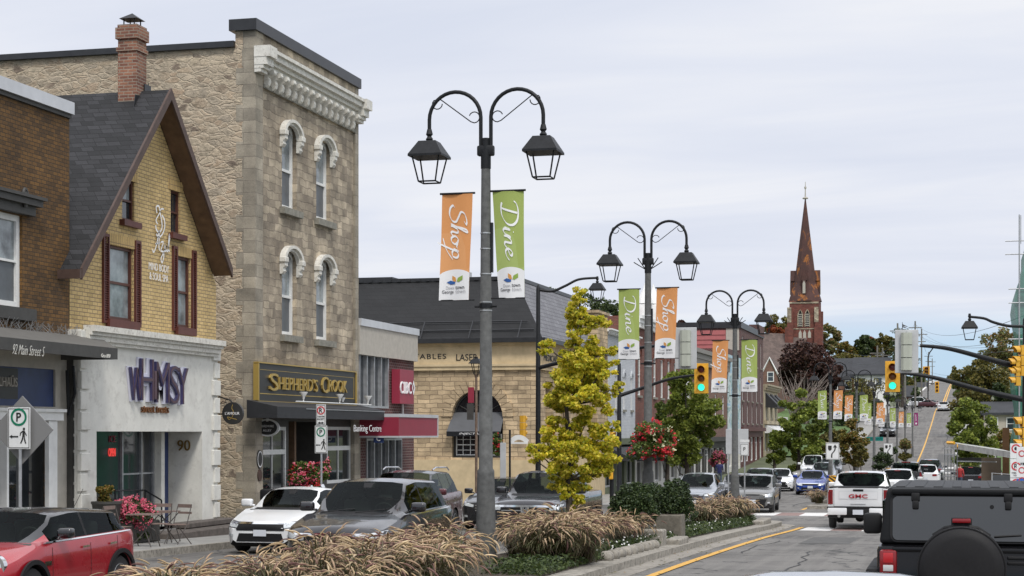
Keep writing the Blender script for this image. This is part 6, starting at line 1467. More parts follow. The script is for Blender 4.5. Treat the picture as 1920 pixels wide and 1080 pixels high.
# ginkgo, clump by clump (px, py, radius px, depth offset)
rnd = random.Random(5); D_ = 37; s_ = F / D_
G = [(1088, 553, 14, 0), (1082, 575, 20, .1), (1095, 592, 20, -.1), (1078, 600, 18, .15), (1128, 605, 17, 0), (1090, 625, 22, 0), (1022, 648, 17, 0), (1070, 655, 18, .1), (1112, 640, 15, 0), (1145, 655, 12, 0), (1085, 672, 24, -.2), (1120, 668, 22, .1), (1060, 690, 26, .2), (1100, 695, 30, 0), (1140, 690, 22, 0), (1160, 724, 13, 0), (1070, 720, 34, 0), (1115, 722, 32, .2), (1040, 738, 26, 0), (1090, 755, 34, -.3), (1130, 760, 22, 0), (1055, 770, 30, .1), (1100, 790, 26, .1), (1070, 805, 22, 0), (1040, 820, 24, 0), (1085, 825, 30, .2), (1130, 822, 30, 0), (1150, 800, 14, 0), (1005, 842, 17, 0), (1030, 855, 28, 0), (1075, 860, 34, -.2), (1120, 855, 32, 0), (1150, 870, 16, 0), (1050, 888, 28, 0), (1090, 895, 28, .1), (1125, 888, 20, 0), (1070, 918, 20, 0), (1085, 935, 17, 0), (1075, 955, 10, 0), (1040, 905, 14, 0), (1155, 738, 8, 0), (1000, 860, 9, 0)]
bl = []
for px, py, r, dy in G:
    c = W(px, py, D_ + dy); q = r / s_ * 1.05
    for _ in range(9):
        o = Vector((rnd.uniform(-1, 1), rnd.uniform(-1, 1), rnd.uniform(-1, 1))) * q * .72; z = q * rnd.uniform(.32, .55); bl.append((c.x + o.x, c.y + o.y, c.z + o.z, z, z, z * .62))
gb = W(1066, 812, D_); gbz = gz(gb.y) + .2
t = thing('ginkgo_tree', 'narrow yellow ginkgo tree with ragged crown growing in the near median', 'tree', (gb.x, gb.y, gbz))
m = MB(); tp = [Vector((gb.x, gb.y, gbz)), W(1068, 900, D_), W(1072, 840, D_), W(1062, 760, D_), W(1075, 680, D_), W(1086, 600, D_), W(1085, 560, D_)]; m.tube(smooth([tuple(p) for p in tp], 4), [.075 - .0028 * i for i in range(25)], 7)
for (px, py, r, dy) in G[::1]:
    e = W(px, py, D_ + dy); k = min(range(len(tp)), key=lambda i: abs(tp[i].z - (e.z - .35))); m.tube([tp[k], tp[k].lerp(e, .55) + Vector((0, 0, -.05)), e], [.03, .018, .007], 5)
m.build('trunk', M['bark'], t, 60); leaf_cloud(MB(), bl, 38000, .074, shell=.25, rnd=rnd, droop=.25).build('crown', LM['yellow'], t)
def tr(name, label, px, py, rpx, rpy, D, n, size, leaf, nb=26, rs=.3, seed=1, r0=.14, trunkpy=None, shell=.4, hollow=.3, group=None, nl=9):
    s = F / D; c = W(px, py, D); rnd = random.Random(seed); rx, rz = rpx / s, rpy / s
    bl = clusters((c.x, c.y, c.z), rx, rx, rz, nb, rs * rx, rnd, hollow)
    return tree(name, label, (c.x, c.y, gz(c.y) + .1), bl, n, size, leaf, r0, seed, group, nl, shell)
tr('street_tree', 'bushy green street tree behind the flower basket and second lamp', 1285, 786, 62, 92, 100, 19000, .17, 'lime', 60, .26, 2, hollow=.1)
tr('street_tree', 'second darker green street tree left part of the brick row', 1250, 815, 34, 62, 108, 5500, .18, 'green', 30, .3, 12, hollow=.1)
tr('street_tree', 'green street tree in front of the purple tree left of the banner row', 1496, 806, 46, 78, 150, 11000, .26, 'lime', 46, .28, 3, hollow=.1)
tr('street_tree', 'small light green street tree before the cream building', 1452, 848, 17, 28, 150, 2200, .22, 'lime', 16, .35, 4, hollow=.1)
tr('street_tree', 'loose green tree right of the fourth lamp pole', 1528, 790, 28, 48, 170, 4000, .3, 'green', 26, .32, 5, hollow=.1)
tr('copper_beech', 'broad purple brown leafed tree in front of the church tower', 1512, 690, 50, 56, 235, 12000, .38, 'purple', 60, .3, 6, hollow=.15, r0=.3)
tr('copper_beech', 'smaller purple brown tree at the right of the church', 1562, 712, 26, 42, 240, 4500, .38, 'purple', 30, .32, 16, hollow=.15, r0=.25)
# bare lilac grey twigs under the purple crown
tw_ = MB(); rnd = random.Random(9); b0 = W(1500, 780, 225)
for k in range(70):
    e = W(1455 + rnd.random()*110, 690 + rnd.random()*60, 225 + rnd.uniform(-3, 3)); s = b0 + Vector((rnd.uniform(-1, 1), 0, rnd.uniform(-1, 1))); mdl = s.lerp(e, .5) + Vector((rnd.uniform(-.7, .7), 0, rnd.uniform(0, .7))); tw_.tube([s, mdl, e], [.07, .045, .015], 4, False)
tag(tw_.build('bare_shrub', pm('twig_grey', (.22, .18, .16), .9)), 'bare pale grey branches spreading below the purple tree', 'shrub')
tr('median_tree', 'small rounded olive and rust leafed tree in the far median', 1600, 830, 22, 44, 101, 5500, .13, 'autumn', 40, .38, 7, r0=.07, hollow=.1)
tr('median_tree', 'small reddish bush beside the olive median tree', 1614, 850, 13, 22, 100, 1500, .13, 'olive', 14, .4, 8, r0=.05, hollow=.1)
far = [('deciduous_tree', 'tall pale green tree right beside the church tower', 1553, 636, 20, 36, 330, 'pale'), ('deciduous_tree', 'autumn orange green tree left of the far tree line', 1586, 665, 22, 24, 335, 'autumn'), ('deciduous_tree', 'dark green tree in the middle of the far tree line', 1617, 652, 22, 26, 335, 'dark'),
       ('deciduous_tree', 'reddish topped tree behind the dark far trees', 1634, 648, 18, 18, 350, 'red'), ('deciduous_tree', 'olive round tree at the right of the far tree line', 1655, 650, 20, 24, 335, 'olive'), ('deciduous_tree', 'green tree far left of the church behind the nave roof', 1462, 612, 26, 18, 340, 'olive'), ('deciduous_tree', 'small red tree peeping over the brown church roof', 1456, 622, 14, 10, 330, 'red'),
       ('deciduous_tree', 'dark green tree filling the gap under the signal board', 1685, 690, 18, 28, 330, 'dark'), ('deciduous_tree', 'olive tree behind the dark roofed house', 1605, 676, 40, 12, 300, 'olive')]
for i, (nm, lb, px, py, rx, ry, D, lf) in enumerate(far): tr(nm, lb, px, py, rx, ry, D, 3600, .5, lf, 26, .36, 20 + i, r0=.3, group='trees behind the far houses')
for i, (px, py, rx, ry, D, lf, lb) in enumerate([(962, 560, 40, 30, 150, 'olive', 'green treetop right above the street side of the slate roof'), (1105, 590, 50, 38, 160, 'dark', 'dark green tree between the yellow tree and the green banner'), (1040, 575, 40, 28, 155, 'green', 'light green treetop behind the lantern arm'), (1150, 600, 30, 34, 165, 'dark', 'dark green tree behind the white painted building'), (1283, 612, 14, 14, 180, 'purple', 'dark purple treetop above the silver signal board')]):
    tr('deciduous_tree', lb, px, py, rx, ry, D, 4200 if rx > 20 else 900, .24, lf, 34, .3, 40 + i, r0=.25, hollow=.1)
# spruce with a bare top
q = W(1692, 604, 300); g = gz(q.y); sp_ = thing('spruce_tree', 'ragged spruce with nearly bare top behind the right signal board', 'tree', (q.x, q.y, g)); H_ = q.z - g; m = MB().tube([(0, 0, 0), (0, 0, H_)], [.3, .04], 6); rnd = random.Random(3); lb_ = []
for k in range(70):
    z = H_ * (.35 + .64 * k/70); a = rnd.random()*6.3; l = (1 - z/H_) * 4.5 + .8; m.tube([(0, 0, z), (math.cos(a)*l, math.sin(a)*l, z - .3 + .5*(l > 1.5))], [.06, .02], 4, False)
    if z < H_*.93: lb_ += [(math.cos(a)*l*f_, math.sin(a)*l*f_, z - .2, .5, .5, .2) for f_ in (.5, .8, 1)]
m.build('trunk', M['bark'], sp_, local=True); leaf_cloud(MB(), lb_, 3000, .3, rnd=rnd).build('crown', LM['dark'], sp_, local=True)
# right hand side
tr('deciduous_tree', 'large dark green tree above the scaffold shelter on the right', 1842, 738, 58, 66, 205, 14000, .36, 'olive', 80, .26, 61, r0=.35, hollow=.1)
tr('deciduous_tree', 'dark lower part tree behind the mast on the right', 1888, 768, 34, 56, 195, 6500, .36, 'dark', 40, .3, 62, r0=.3, hollow=.1)
tr('maple_tree', 'pale green and pink maple at the right against the sky', 1886, 655, 46, 40, 250, 6500, .38, 'pale', 44, .27, 63, r0=.35, hollow=.1)
tr('street_tree', 'fresh green young street tree over the scaffold shelter roof', 1824, 806, 42, 66, 122, 10000, .2, 'lime', 54, .3, 64, r0=.1, hollow=.15)
tr('shrub', 'green shrub seen inside the scaffold shelter', 1812, 852, 26, 22, 150, 2500, .2, 'green', 20, .35, 65, r0=.04)
tr('shrub', 'rust coloured shrub by the brown wooden post on the right', 1882, 826, 22, 20, 130, 2200, .16, 'autumn', 20, .35, 66, r0=.04)
for i, (px, py, rx, ry, D, lf, lb) in enumerate([(1655, 868, 20, 16, 104, 'box', 'low dark shrub in the far median by the small keep right sign'), (1697, 833, 10.5, 11, 118, 'pale', 'clipped round topiary ball with yellow flowers'), (1697, 855, 10, 8, 118, 'olive', 'low shrub under the round topiary ball'), (1666, 845, 13, 13, 121, 'box', 'dark round shrub behind the farther keep right sign'),
        (1560, 822, 24, 20, 175, 'olive', 'brownish hedge bush on the slope left of the median tree'), (1535, 846, 26, 18, 160, 'olive', 'wild bush behind the parked white cars'), (1648, 795, 10, 16, 250, 'dark', 'dark shrub by the hillside pavement'), (1590, 765, 34, 30, 230, 'dark', 'dark hedge in front of the dark roofed house'), (1625, 732, 40, 22, 236, 'olive', 'olive trees growing close before the white trimmed house'), (1675, 735, 14, 26, 240, 'green', 'green bush right of the white trimmed house'), (1630, 765, 26, 20, 240, 'green', 'green hedge beneath the dark roofed house')]):
    tr('shrub', lb, px, py, rx, ry, D, 2000, .12 if D < 130 else .3, lf, 18, .4, 80 + i, r0=.05, hollow=.05)
rndf = random.Random(77)
for i in range(16):
    px = [1690, 1700, 1706, 1712, 1718, 1800, 1806, 1812, 1696, 1725, 1795, 1790, 1686, 1822, 1703, 1830][i]; D = rndf.uniform(360, 640); ry = rndf.uniform(8, 16)
    q = W(px, 720, D); yy = HZ - gz(q.y) * F / D - ry * .9
    tr('roadside_tree', 'small far tree lining the road up the hill beyond the crest', px, yy, ry * .8, ry, D, 1300, .75, rndf.choice(['dark', 'olive', 'autumn', 'green']), 12, .42, 100 + i, r0=.2, group='small trees lining the far hill road')
# ---------------------------------------------------------------- clipped shrubs and planters
def planter(label, px, py, D, w, h, x_=None):
    q = W(px, py, D); g = gz(q.y) + .18
    t = thing('concrete_planter', label, 'planter', (q.x, q.y, g)); z1 = h
    MB().rbox(-w/2, w/2, -w/2, w/2, 0, z1, .025, 2).build('box', pm('exposed_concrete', (.15, .135, .11), .95, 0, .3, 9, .6, 50), t, local=True)
    MB().box(-w/2 + .06, w/2 - .06, -w/2 + .06, w/2 - .06, z1 - .0, z1 + .004).build('soil', M['soil'], t, local=True); return q, g + z1
q, z = planter('square exposed concrete planter under the right boxwood', 1257, 1030, 43, .64, .62)
def boxwood(label, px, py, rpx, rpy, D, seed, n=9000):
    c = W(px, py, D); s = F / D; rnd = random.Random(seed); g = gz(c.y) + .3
    bl = [(c.x + x*rpx/s, c.y + y*rpx/s, c.z + z*rpy/s, r*rpx/s, r*rpx/s, r*rpy/s) for x, y, z, r in [(0, 0, 0, .72), (-.4, -.2, -.3, .5), (.4, 0, -.35, .52), (-.2, -.2, .35, .42), (.15, .1, .5, .42), (.35, -.3, .2, .42), (-.45, 0, .1, .42), (0, -.45, -.1, .5), (.02, 0, .75, .2), (-.3, 0, .68, .2), (.45, 0, .6, .2)]]
    t = thing('boxwood_shrub', label, 'shrub', (c.x, c.y, g), 'clipped evergreens in the near median'); leaf_cloud(MB(), bl, n, .055, rnd=rnd, shell=.7).build('foliage', LM['box'], t)
    MB().tube([(c.x, c.y, g), (c.x + .02, c.y, c.z)], .04, 6).build('stem', M['bark'], t)
    return t
boxwood('dark evergreen shrub in the concrete planter, nearest the third grass clump', 1266, 942, 44, 48, 43.5, 1)
boxwood('dark evergreen shrub left of the second lamp pole base', 1188, 945, 52, 44, 42, 2, 11000)
boxwood('dark evergreen shrub low behind the flower basket pole', 1222, 936, 34, 34, 46, 4, 5000)
# ---------------------------------------------------------------- fountain grass
M['blade'] = leafmat('grass_blade', [(.05, .065, .018), (.085, .085, .03), (.09, .055, .045), (.15, .12, .06), (.06, .085, .02)], trans=.2)
M['plume'] = leafmat('grass_plume', [(.32, .22, .13), (.50, .37, .21), (.62, .48, .30), (.42, .27, .19), (.70, .56, .37)], rough=.9, trans=.25)
M['plumep'] = leafmat('grass_plume_mauve', [(.16, .075, .07), (.22, .115, .10), (.28, .17, .13), (.12, .055, .055)], rough=.9, trans=.2)
def tuft_mesh(seed, npl=115, nbl=480):
    rnd = random.Random(seed); bl = MB(); pl = MB(); p2 = MB()
    for k in range(nbl + npl):
        plume = k >= nbl
        a = rnd.random() * 2 * math.pi; lean = rnd.uniform(.04, .95) if plume else rnd.uniform(.12, 1.0) ** .7; Lg = rnd.uniform(.8, 1.12) if plume else rnd.uniform(.55, 1.05)
        b = Vector((rnd.gauss(0, .09), rnd.gauss(0, .09), 0)); d = Vector((math.cos(a), math.sin(a), 0)); P = []
        n = 9; p = b.copy(); th = R(88) - lean * R(34); bend = R(rnd.uniform(2, 9) + lean * rnd.uniform(2, 10)) if plume else R(rnd.uniform(6, 10) + lean * 12)
        for i in range(n + 1):
            P.append(p.copy()); p += (d * math.cos(th) + Vector((0, 0, math.sin(th)))) * Lg / n; th -= bend * (i / n) * 1.8
        w = .006 if plume else rnd.uniform(.007, .012); sd_ = d.cross(Vector((0, 0, 1))) * w; vs = []
        m_ = n - 2 if plume else n
        for i in range(m_ + 1): f_ = 1 - (i / n) ** 2 * (.9 if not plume else .3); vs += [P[i] - sd_ * f_, P[i] + sd_ * f_]
        bl.add(vs, [(2*i, 2*i+1, 2*i+3, 2*i+2) for i in range(m_)])
        if plume:
            start = P[n-2]; q = start.copy(); th2 = th + bend * .8; pts = []; m2 = 7; L2 = rnd.uniform(.13, .23)
            for i in range(m2 + 1): pts.append(q.copy()); q += (d * math.cos(th2) + Vector((0, 0, math.sin(th2)))) * L2 / m2; th2 -= R(rnd.uniform(4, 9))
            rr = rnd.uniform(.008, .0125); tgt = pl if rnd.random() < .8 else p2
            tgt.tube(pts, [rr*.45, rr*.9, rr*1.1, rr*1.1, rr, rr*.85, rr*.6, rr*.15], 6)
            for i in range(34):    # bristles
                t_ = rnd.random() * .95; j = int(t_ * m2); c = pts[j].lerp(pts[j+1], t_*m2 - j); dv = Vector((rnd.gauss(0, 1), rnd.gauss(0, 1), rnd.gauss(0, 1))).normalized(); ax_ = (pts[j+1] - pts[j]).normalized()
                e = c + (dv * .7 + ax_ * .9) * rnd.uniform(.018, .034); sd2 = ax_.cross(dv).normalized() * .0022; tgt.add([c - sd2, c + sd2, e], [(0, 1, 2)])
    return bl, pl, p2
TS = []
for s in range(3):
    bl, pl, p2 = tuft_mesh(50 + s); t = thing('fountain_grass', 'x', 'ornamental grass', (0, 0, 0), 'fountain grass clumps in the near median')
    bl.build('blades', M['blade'], t, local=True); pl.build('seed_heads', M['plume'], t, 'all', local=True); p2.build('mauve_seed_heads', M['plumep'], t, 'all', local=True); TS.append(t)
tused = [False]*3
def tuft(X_, Y_, k, label, i, dz=0):
    if not tused[i]: t = TS[i]; tused[i] = True
    else: t = copy_tree(TS[i])
    t['label'] = label; t.location = (X_, Y_, gz(Y_) + .2 + dz); w_ = random.uniform(1.0, 1.3); t.scale = (k * w_, k * w_, k * random.uniform(.88, 1.08)); t.rotation_euler = (0, 0, random.random() * 6.28)
random.seed(11)
FL = 'tan fountain grass clump in the foreground bed left of the nearest lamp'
cnt = 0; D = 15.6
while D < 33:
    for xx in (-9.0, -8.15, -7.3):
        X_ = xx + random.uniform(-.25, .25); Y_ = (D + random.uniform(-.3, .3) + X_ * ST) / CT; Dd = Y_ * CT - X_ * ST; px = 960 + F * (X_ * CT + Y_ * ST) / Dd
        if px > 868 - (Dd > 28) * 12 or px < 90: continue
        k = random.uniform(.76, 1.12) * (.86 if Dd < 22 else .95)
        if Dd < 21 and random.random() < .3: continue
        tuft(X_, Y_, k, FL, cnt % 3); cnt += 1
    D += .95
CL = 'fountain grass clump just right of the nearest lamp below the ginkgo'
for px, D, k in ((1010, 31.9, 1.0), (1052, 32.0, 1.05), (1092, 32.6, .95), (975, 33.2, .85), (1035, 34.0, 1.12), (985, 35.2, .98), (1085, 34.8, 1.05), (1060, 36.5, 1.12), (1120, 37.5, 1.0), (1000, 37.5, .9)): q = W(px, 812, D); tuft(q.x, q.y, k * .98, CL, cnt % 3); cnt += 1
CL = 'fountain grass clump spilling over the slab beside the planters'
for px, D, k in ((1140, 39, .95), (1175, 39.6, .95), (1150, 38.2, .8)): q = W(px, 812, D); tuft(q.x, q.y, k * .98, CL, cnt % 3); cnt += 1
CL = 'pale fountain grass clump at the tip of the median under the third lamp'
for px, D, k in ((1315, 52, .95), (1345, 54.5, 1.05), (1375, 58, 1.05), (1330, 57, 1.05), (1358, 60, 1.1), (1390, 60.5, .95)): q = W(px, 812, D); tuft(q.x, q.y, k * .98, CL, cnt % 3); cnt += 1
for px, D, k in ((1536, 81.5, .7), (1530, 83, .7)): q = W(px, 812, D); tuft(q.x, q.y, k, 'small grass clump at the left of the keep right sign base', cnt % 3); cnt += 1
# ---------------------------------------------------------------- ground cover with small white and yellow flowers
def flowers(mb, n, box, size, rnd):
    for _ in range(n):
        p = Vector([rnd.uniform(a, b) for a, b in box]); k = 5; vs = []
        a0 = rnd.random()*6; t_ = Vector((rnd.gauss(0, .5), -1 + rnd.gauss(0, .4), rnd.uniform(.2, 1.2))).normalized(); u = t_.cross(Vector((0, 0, 1))).normalized(); w = t_.cross(u)
        for i in range(2*k): a = a0 + math.pi*i/k; r_ = size * (1 if i % 2 == 0 else .55); vs.append(p + (u*math.cos(a) + w*math.sin(a))*r_)
        mb.add(vs, [tuple(range(2*k))])
    return mb
rnd = random.Random(21); gc = MB(); wf = MB(); 
for i in range(24000):
    y = rnd.uniform(28, 62); x = rnd.uniform(MR - 1.5, MR - .42) if y < 58 else rnd.uniform(MR - 1.5, MR - .8); z = gz(y) + .2 + rnd.random() ** 1.5 * .22 * (1 if x < MR - .5 else .5); s = rnd.uniform(.025, .05)
    a = Vector((rnd.gauss(0, 1), rnd.gauss(0, 1), rnd.gauss(0, .7))).normalized() * s; c = a.cross(Vector((rnd.gauss(0, 1), rnd.gauss(0, 1), 1))).normalized() * s * .5; p = Vector((x, y, z)); gc.add([p - a, p + c, p + a, p - c], [(0, 1, 2, 3)])
struct(gc.build('ground_cover', LM['dark']), 'stuff')
for (ya_, yb_, n) in ((31, 42, 110), (43, 56, 60)):
    for _ in range(n): y = rnd.uniform(ya_, yb_); x = rnd.uniform(MR - 1.2, MR - .4); flowers(wf, 1, ((x, x + .01), (y, y + .01), (gz(y) + .30, gz(y) + .46)), .022, rnd)
struct(wf.build('flower_cover', M['white']), 'stuff')
tr('shrub', 'bright green mound with yellow dots between planter and grass', 1298, 1008, 17, 14, 47, 2600, .05, 'green', 16, .45, 71, r0=.02, hollow=.05)
# fallen leaves on the gutter
fl2 = MB()
for _ in range(130):
    y = rnd.uniform(30, 62); x = rnd.uniform(MR + .02, MR + .95); a = rnd.random()*6; s = rnd.uniform(.02, .045); c, s2 = math.cos(a)*s, math.sin(a)*s; z = gz(y) + .035; fl2.add([(x-c, y-s2, z), (x+s2*.6, y-c*.6, z+.012), (x+c, y+s2, z), (x-s2*.6, y+c*.6, z+.006)], [(0, 1, 2, 3)])
struct(fl2.build('fallen_leaves', LM['autumn']), 'stuff')
# ---------------------------------------------------------------- flower baskets
petal_r = leafmat('petal_red', [(.42, .01, .015), (.52, .018, .022), (.55, .02, .05)], trans=.25); petal_p = leafmat('petal_pink', [(.62, .06, .14), (.70, .12, .20), (.75, .28, .32)], trans=.25); petal_w = leafmat('petal_cream', [(.6, .6, .45), (.7, .66, .35)], trans=.2); petal_m = leafmat('petal_mauve', [(.20, .03, .09), (.4, .06, .08), (.10, .02, .06)], trans=.2)
def basket(name, label, px, py, rpx, rpy, D, petals, seed, n=5000, leaf='green', size=.07, np_=260, cat='flower basket', ps=.04):
    c = W(px, py, D); s = F / D; rnd = random.Random(seed); t = thing(name, label, cat, c); bl = clusters(c, rpx/s*.75, rpx/s*.75, rpy/s*.75, 26, rpx/s*.34, rnd, 0)
    leaf_cloud(MB(), bl, n, size, rnd=rnd, shell=.6).build('foliage', LM[leaf], t)
    for nm, mat, frac, bias in petals:
        m = MB()
        for _ in range(int(np_ * frac)):
            b = rnd.choice(bl); d = Vector((rnd.gauss(bias, .7), rnd.gauss(-.8, .5), rnd.gauss(0, .8))).normalized()
            if bias and (b[0] - c.x) * bias < -.05: continue
            p = Vector(b[:3]) + d * b[3] * rnd.uniform(.95, 1.12)
            for _k in range(5):
                q = p + Vector((rnd.gauss(0, 1), rnd.gauss(0, 1), rnd.gauss(0, 1))) * ps * .7; flowers(m, 1, ((q.x, q.x + .001), (q.y, q.y + .001), (q.z, q.z + .001)), ps * rnd.uniform(.5, .8), rnd)
        m.build(nm, mat, t)
    return t
basket('hanging_basket', 'big hanging basket of red geraniums with white flowers on the second lamp', 1218, 832, 50, 54, 50.2, [('red_flowers', petal_r, .62, .1), ('white_flowers', petal_w, .16, 1.0)], 5, 9000, ps=.05)
basket('hanging_basket', 'purple and red hanging basket above the pedestrian', 1345, 860, 17, 20, 122, [('flowers', petal_m, 1, 0)], 6, 1800, 'dark', .14, 160, ps=.07)
basket('hanging_basket', 'hanging basket with red blooms on the tan stone wall', 932, 832, 12, 28, 79, [('flowers', petal_r, .25, 0)], 7, 1500, 'green', .12, 80, ps=.05)
basket('flower_planting', 'tall bank of pink and red geraniums at the pub entrance', 570, 908, 40, 64, 51.5, [('flowers', petal_p, .6, 0), ('red_flowers', petal_r, .25, 0)], 8, 9000, 'green', .08, 330, 'flower planting', .045)
basket('flower_planting', 'dark planting with pink flowers low behind the white car', 610, 880, 12, 26, 50.5, [('flowers', petal_p, .4, 0)], 18, 1200, 'green', .08, 60, 'flower planting', .04)
basket('flower_planting', 'mound of bright pink flowers beside the bistro tables', 255, 958, 44, 33, 40.2, [('flowers', petal_p, 1.6, 0)], 9, 6000, 'dark', .06, 330, 'flower planting', .038)
basket('flower_planting', 'low green foliage hanging under the pink flower mound', 250, 1000, 36, 22, 40.4, [('flowers', petal_p, .08, 0)], 19, 2600, 'dark', .07, 60, 'flower planting', .035)
tr('potted_shrub', 'golden green shrub in a dark tub left of the pink flowers', 198, 935, 19, 24, 39.5, 2800, .06, 'autumn', 16, .45, 72, r0=.02, hollow=.05)
q = W(200, 975, 39.5); MBt = MB().lathe([(.24, 0), (.33, .55), (.35, .57), (.35, .62)], (q.x, q.y, gz(q.y) + .5), 16).build('plant_tub', M['darkgrey'], None, 40); tag(MBt, 'dark round tub holding the golden green shrub', 'plant pot')
MB_c = MB().rbox(-.75, .75, -.25, .25, 0, .5, .03, 1); q = W(255, 1000, 40.6); MB_c.xf(Matrix.Translation((q.x, q.y, gz(q.y) + .15)) @ Matrix.Rotation(R(90), 4, 'Z')); tag(MB_c.build('flower_trough', M['darkgrey']), 'dark wooden trough under the pink flower mound', 'planter')
# ---------------------------------------------------------------- bistro furniture
tm = pm('bistro_metal', (.07, .06, .055), .5); wd = pm('bistro_slats', (.20, .145, .125), .7, 0, .2, 8)
def bistro_table(label, px, D, w=.62):
    q = W(px, 812, D); t = thing('bistro_table', label, 'table', (q.x, q.y, gz(q.y) + .15), 'bistro tables and chairs'); m = MB()
    for i in range(6): m.box(-w/2, w/2, -w/2 + i*w/6, -w/2 + (i + .82)*w/6, .70, .72)
    m.build('tabletop', wd, t, local=True)
    for s in (-1, 1): MB().tube([(-.24*s, -.2, .70), (.24*s, .0, .36), (.26*s, .2, 0)], .012, 5).tube([(-.24*s, .2, .70), (.24*s, -.2, 0)], .012, 5).build('leg', tm, t, local=True)
def bistro_chair(label, px, D, rz):
    q = W(px, 812, D); t = thing('bistro_chair', label, 'chair', (q.x, q.y, gz(q.y) + .15), 'bistro tables and chairs', rz); m = MB()
    for i in range(5): m.box(-.2, .2, -.2 + i*.08, -.2 + i*.08 + .065, .44, .455)
    m.build('seat', wd, t, local=True); MB().box(-.21, .21, .24, .26, .82, .90).box(-.21, .21, .235, .255, .68, .73).build('backrest', wd, t, local=True)
    for x in (-.21, .21): MB().tube([(x, -.2, 0), (x, .1, .45), (x, .25, .9)], .011, 5).tube([(x, .24, 0), (x, -.2, .45)], .011, 5).build('leg', tm, t, local=True)
bistro_table('folding slatted bistro table in front of the pink flowers', 272, 38.6)
bistro_chair('folding bistro chair on the right with its back to the stone step', 332, 39.8, R(-20))
bistro_chair('folding bistro chair left of the slatted table', 222, 38.2, R(80))
bistro_chair('folding bistro chair right behind the slatted table', 300, 40.3, R(10))
bistro_table('second small bistro table between the two right chairs', 312, 41.2, .5)
# ---------------------------------------------------------------- scaffold shelter, netting tower and fence on the right
D_ = 92; s_ = F / D_
def P(px, py, dd=0): return W(px, py, D_ + dd)
t = thing('scaffold_shelter', 'temporary pedestrian shelter of scaffold frames with white edged roof', 'shelter', P(1835, 905))
a, b = P(1771, 830, 3), P(1903, 846, -12); b2_ = P(1903, 846, -12)
rl = MB(); e0, e1 = P(1795, 832, -4), P(1901, 848, -14); w_ = Vector((-.5, 5.5, .10))
rl.add([e0, e1, e1 + w_, e0 + w_, e0 + Vector((0, 0, -.28)), e1 + Vector((0, 0, -.28)), e1 + w_ + Vector((0, 0, -.28)), e0 + w_ + Vector((0, 0, -.28))], [(0, 1, 2, 3), (0, 4, 5, 1), (3, 7, 4, 0), (7, 6, 5, 4), (1, 5, 6, 2), (2, 6, 7, 3)]).build('roof_deck', pm('weathered_beam', (.42, .42, .40), .7, 0, .3, 2), t)
MB().tube([e0 + Vector((-.5, 1.2, .05)), e0 + Vector((-.15, .6, .03))], .08, 4).tube([e0 + Vector((-.01, -.03, -.14)), e0 + Vector((.3, -.06, -.16))], .14, 4).build('beam_end', YLm, t)
fr_ = MB(); g = gz(P(1780, 900).y) + .15
for px, dd in ((1771, -2), (1777, 0), (1783, -2), (1789, -4), (1795, -4)): q = P(px, 838, dd); fr_.tube([q, Vector((q.x, q.y, g))], .03, 6)
for py in (842, 852, 885, 893): fr_.tube([P(1771, py, -2), P(1795, py, -4)], .022, 5)
fr_.tube([P(1795, 865, -4), P(1868, 866, -8)], .03, 5); fr_.build('scaffold_frame', M['steel'], t, split=True)
wl_ = MB(); q0, q1 = P(1840, 812, -5), P(1877, 812, -5); wl_.box(q0.x, q1.x, q0.y, q0.y + .1, g - .4, P(0, 858, -5).z); wl_.build('plywood_panel', pm('plywood', (.17, .125, .09), .85, 0, .15, 2), t)
q0 = P(1796, 860, -3); MB().box(q0.x, P(1842, 0, -3).x, q0.y, q0.y + .15, P(0, 865, -3).z, P(0, 858, -3).z).build('cross_beam', M['darkgrey'], t)
q = W(1886, 812, 88); MBw = MB().box(q.x - .16, q.x + .16, q.y - .15, q.y + .15, gz(q.y), W(0, 802, 88).z).build('wooden_post', pm('timber_post', (.22, .11, .05), .85, 0, .2, 2)); tag(MBw, 'tall brown timber post behind the scaffold shelter', 'post')
q0, q1 = W(1860, 812, 60), W(1900, 812, 60); g2 = gz(q0.y) + .15; ft = thing('fence_panel', 'grey mesh fence panel in a steel frame behind the jeep', 'fence', (q0.x, q0.y, g2)); zt_ = W(0, 887, 60).z
MB().tube([(q0.x, q0.y, g2), (q0.x, q0.y, zt_), (q1.x, q0.y, zt_ - .05), (q1.x, q0.y, g2)], .025, 6).build('frame', M['steel'], ft); MB().box(q0.x + .03, q1.x - .03, q0.y, q0.y + .015, g2 + .1, zt_ - .06).build('mesh', pm('fence_screen', (.05, .055, .06), .8, 0, .2, 3), ft)
q0 = W(1905, 812, 84); zt_ = W(0, 458, 84).z; g2 = gz(q0.y); nt_ = thing('netted_scaffold', 'tall scaffold wrapped in green netting at the right picture edge', 'scaffold', (q0.x, q0.y, g2))
net, t_, bb = newmat('green_netting'); bb.inputs['Base Color'].default_value = (.015, .13, .085, 1); bb.inputs['Roughness'].default_value = .8; bb.inputs['Alpha'].default_value = .86
c_ = ramp(t_, noise(t_, wpos(t_), 1.2, 6, .6), [(.3, (.010, .085, .055)), (.7, (.03, .20, .13))]); t_.links.new(c_, bb.inputs['Base Color'])
m = MB(); ny, nz = 2, 22
def nx(z): return q0.x + .12 * math.sin(z * 1.7) - (.0 if z < zt_ - 3 else -(z - zt_ + 3) * .14)
for i in range(nz):
    z0, z1 = g2 + (zt_ - g2) * i/nz, g2 + (zt_ - g2) * (i+1)/nz
    m.quad((nx(z0), q0.y, z0), (q0.x + 6, q0.y, z0), (q0.x + 6, q0.y, z1), (nx(z1), q0.y, z1)).quad((nx(z0), q0.y, z0), (nx(z1), q0.y, z1), (nx(z1), q0.y + 8, z1), (nx(z0), q0.y + 8, z0))
m.build('netting', net, nt_)
f = MB()
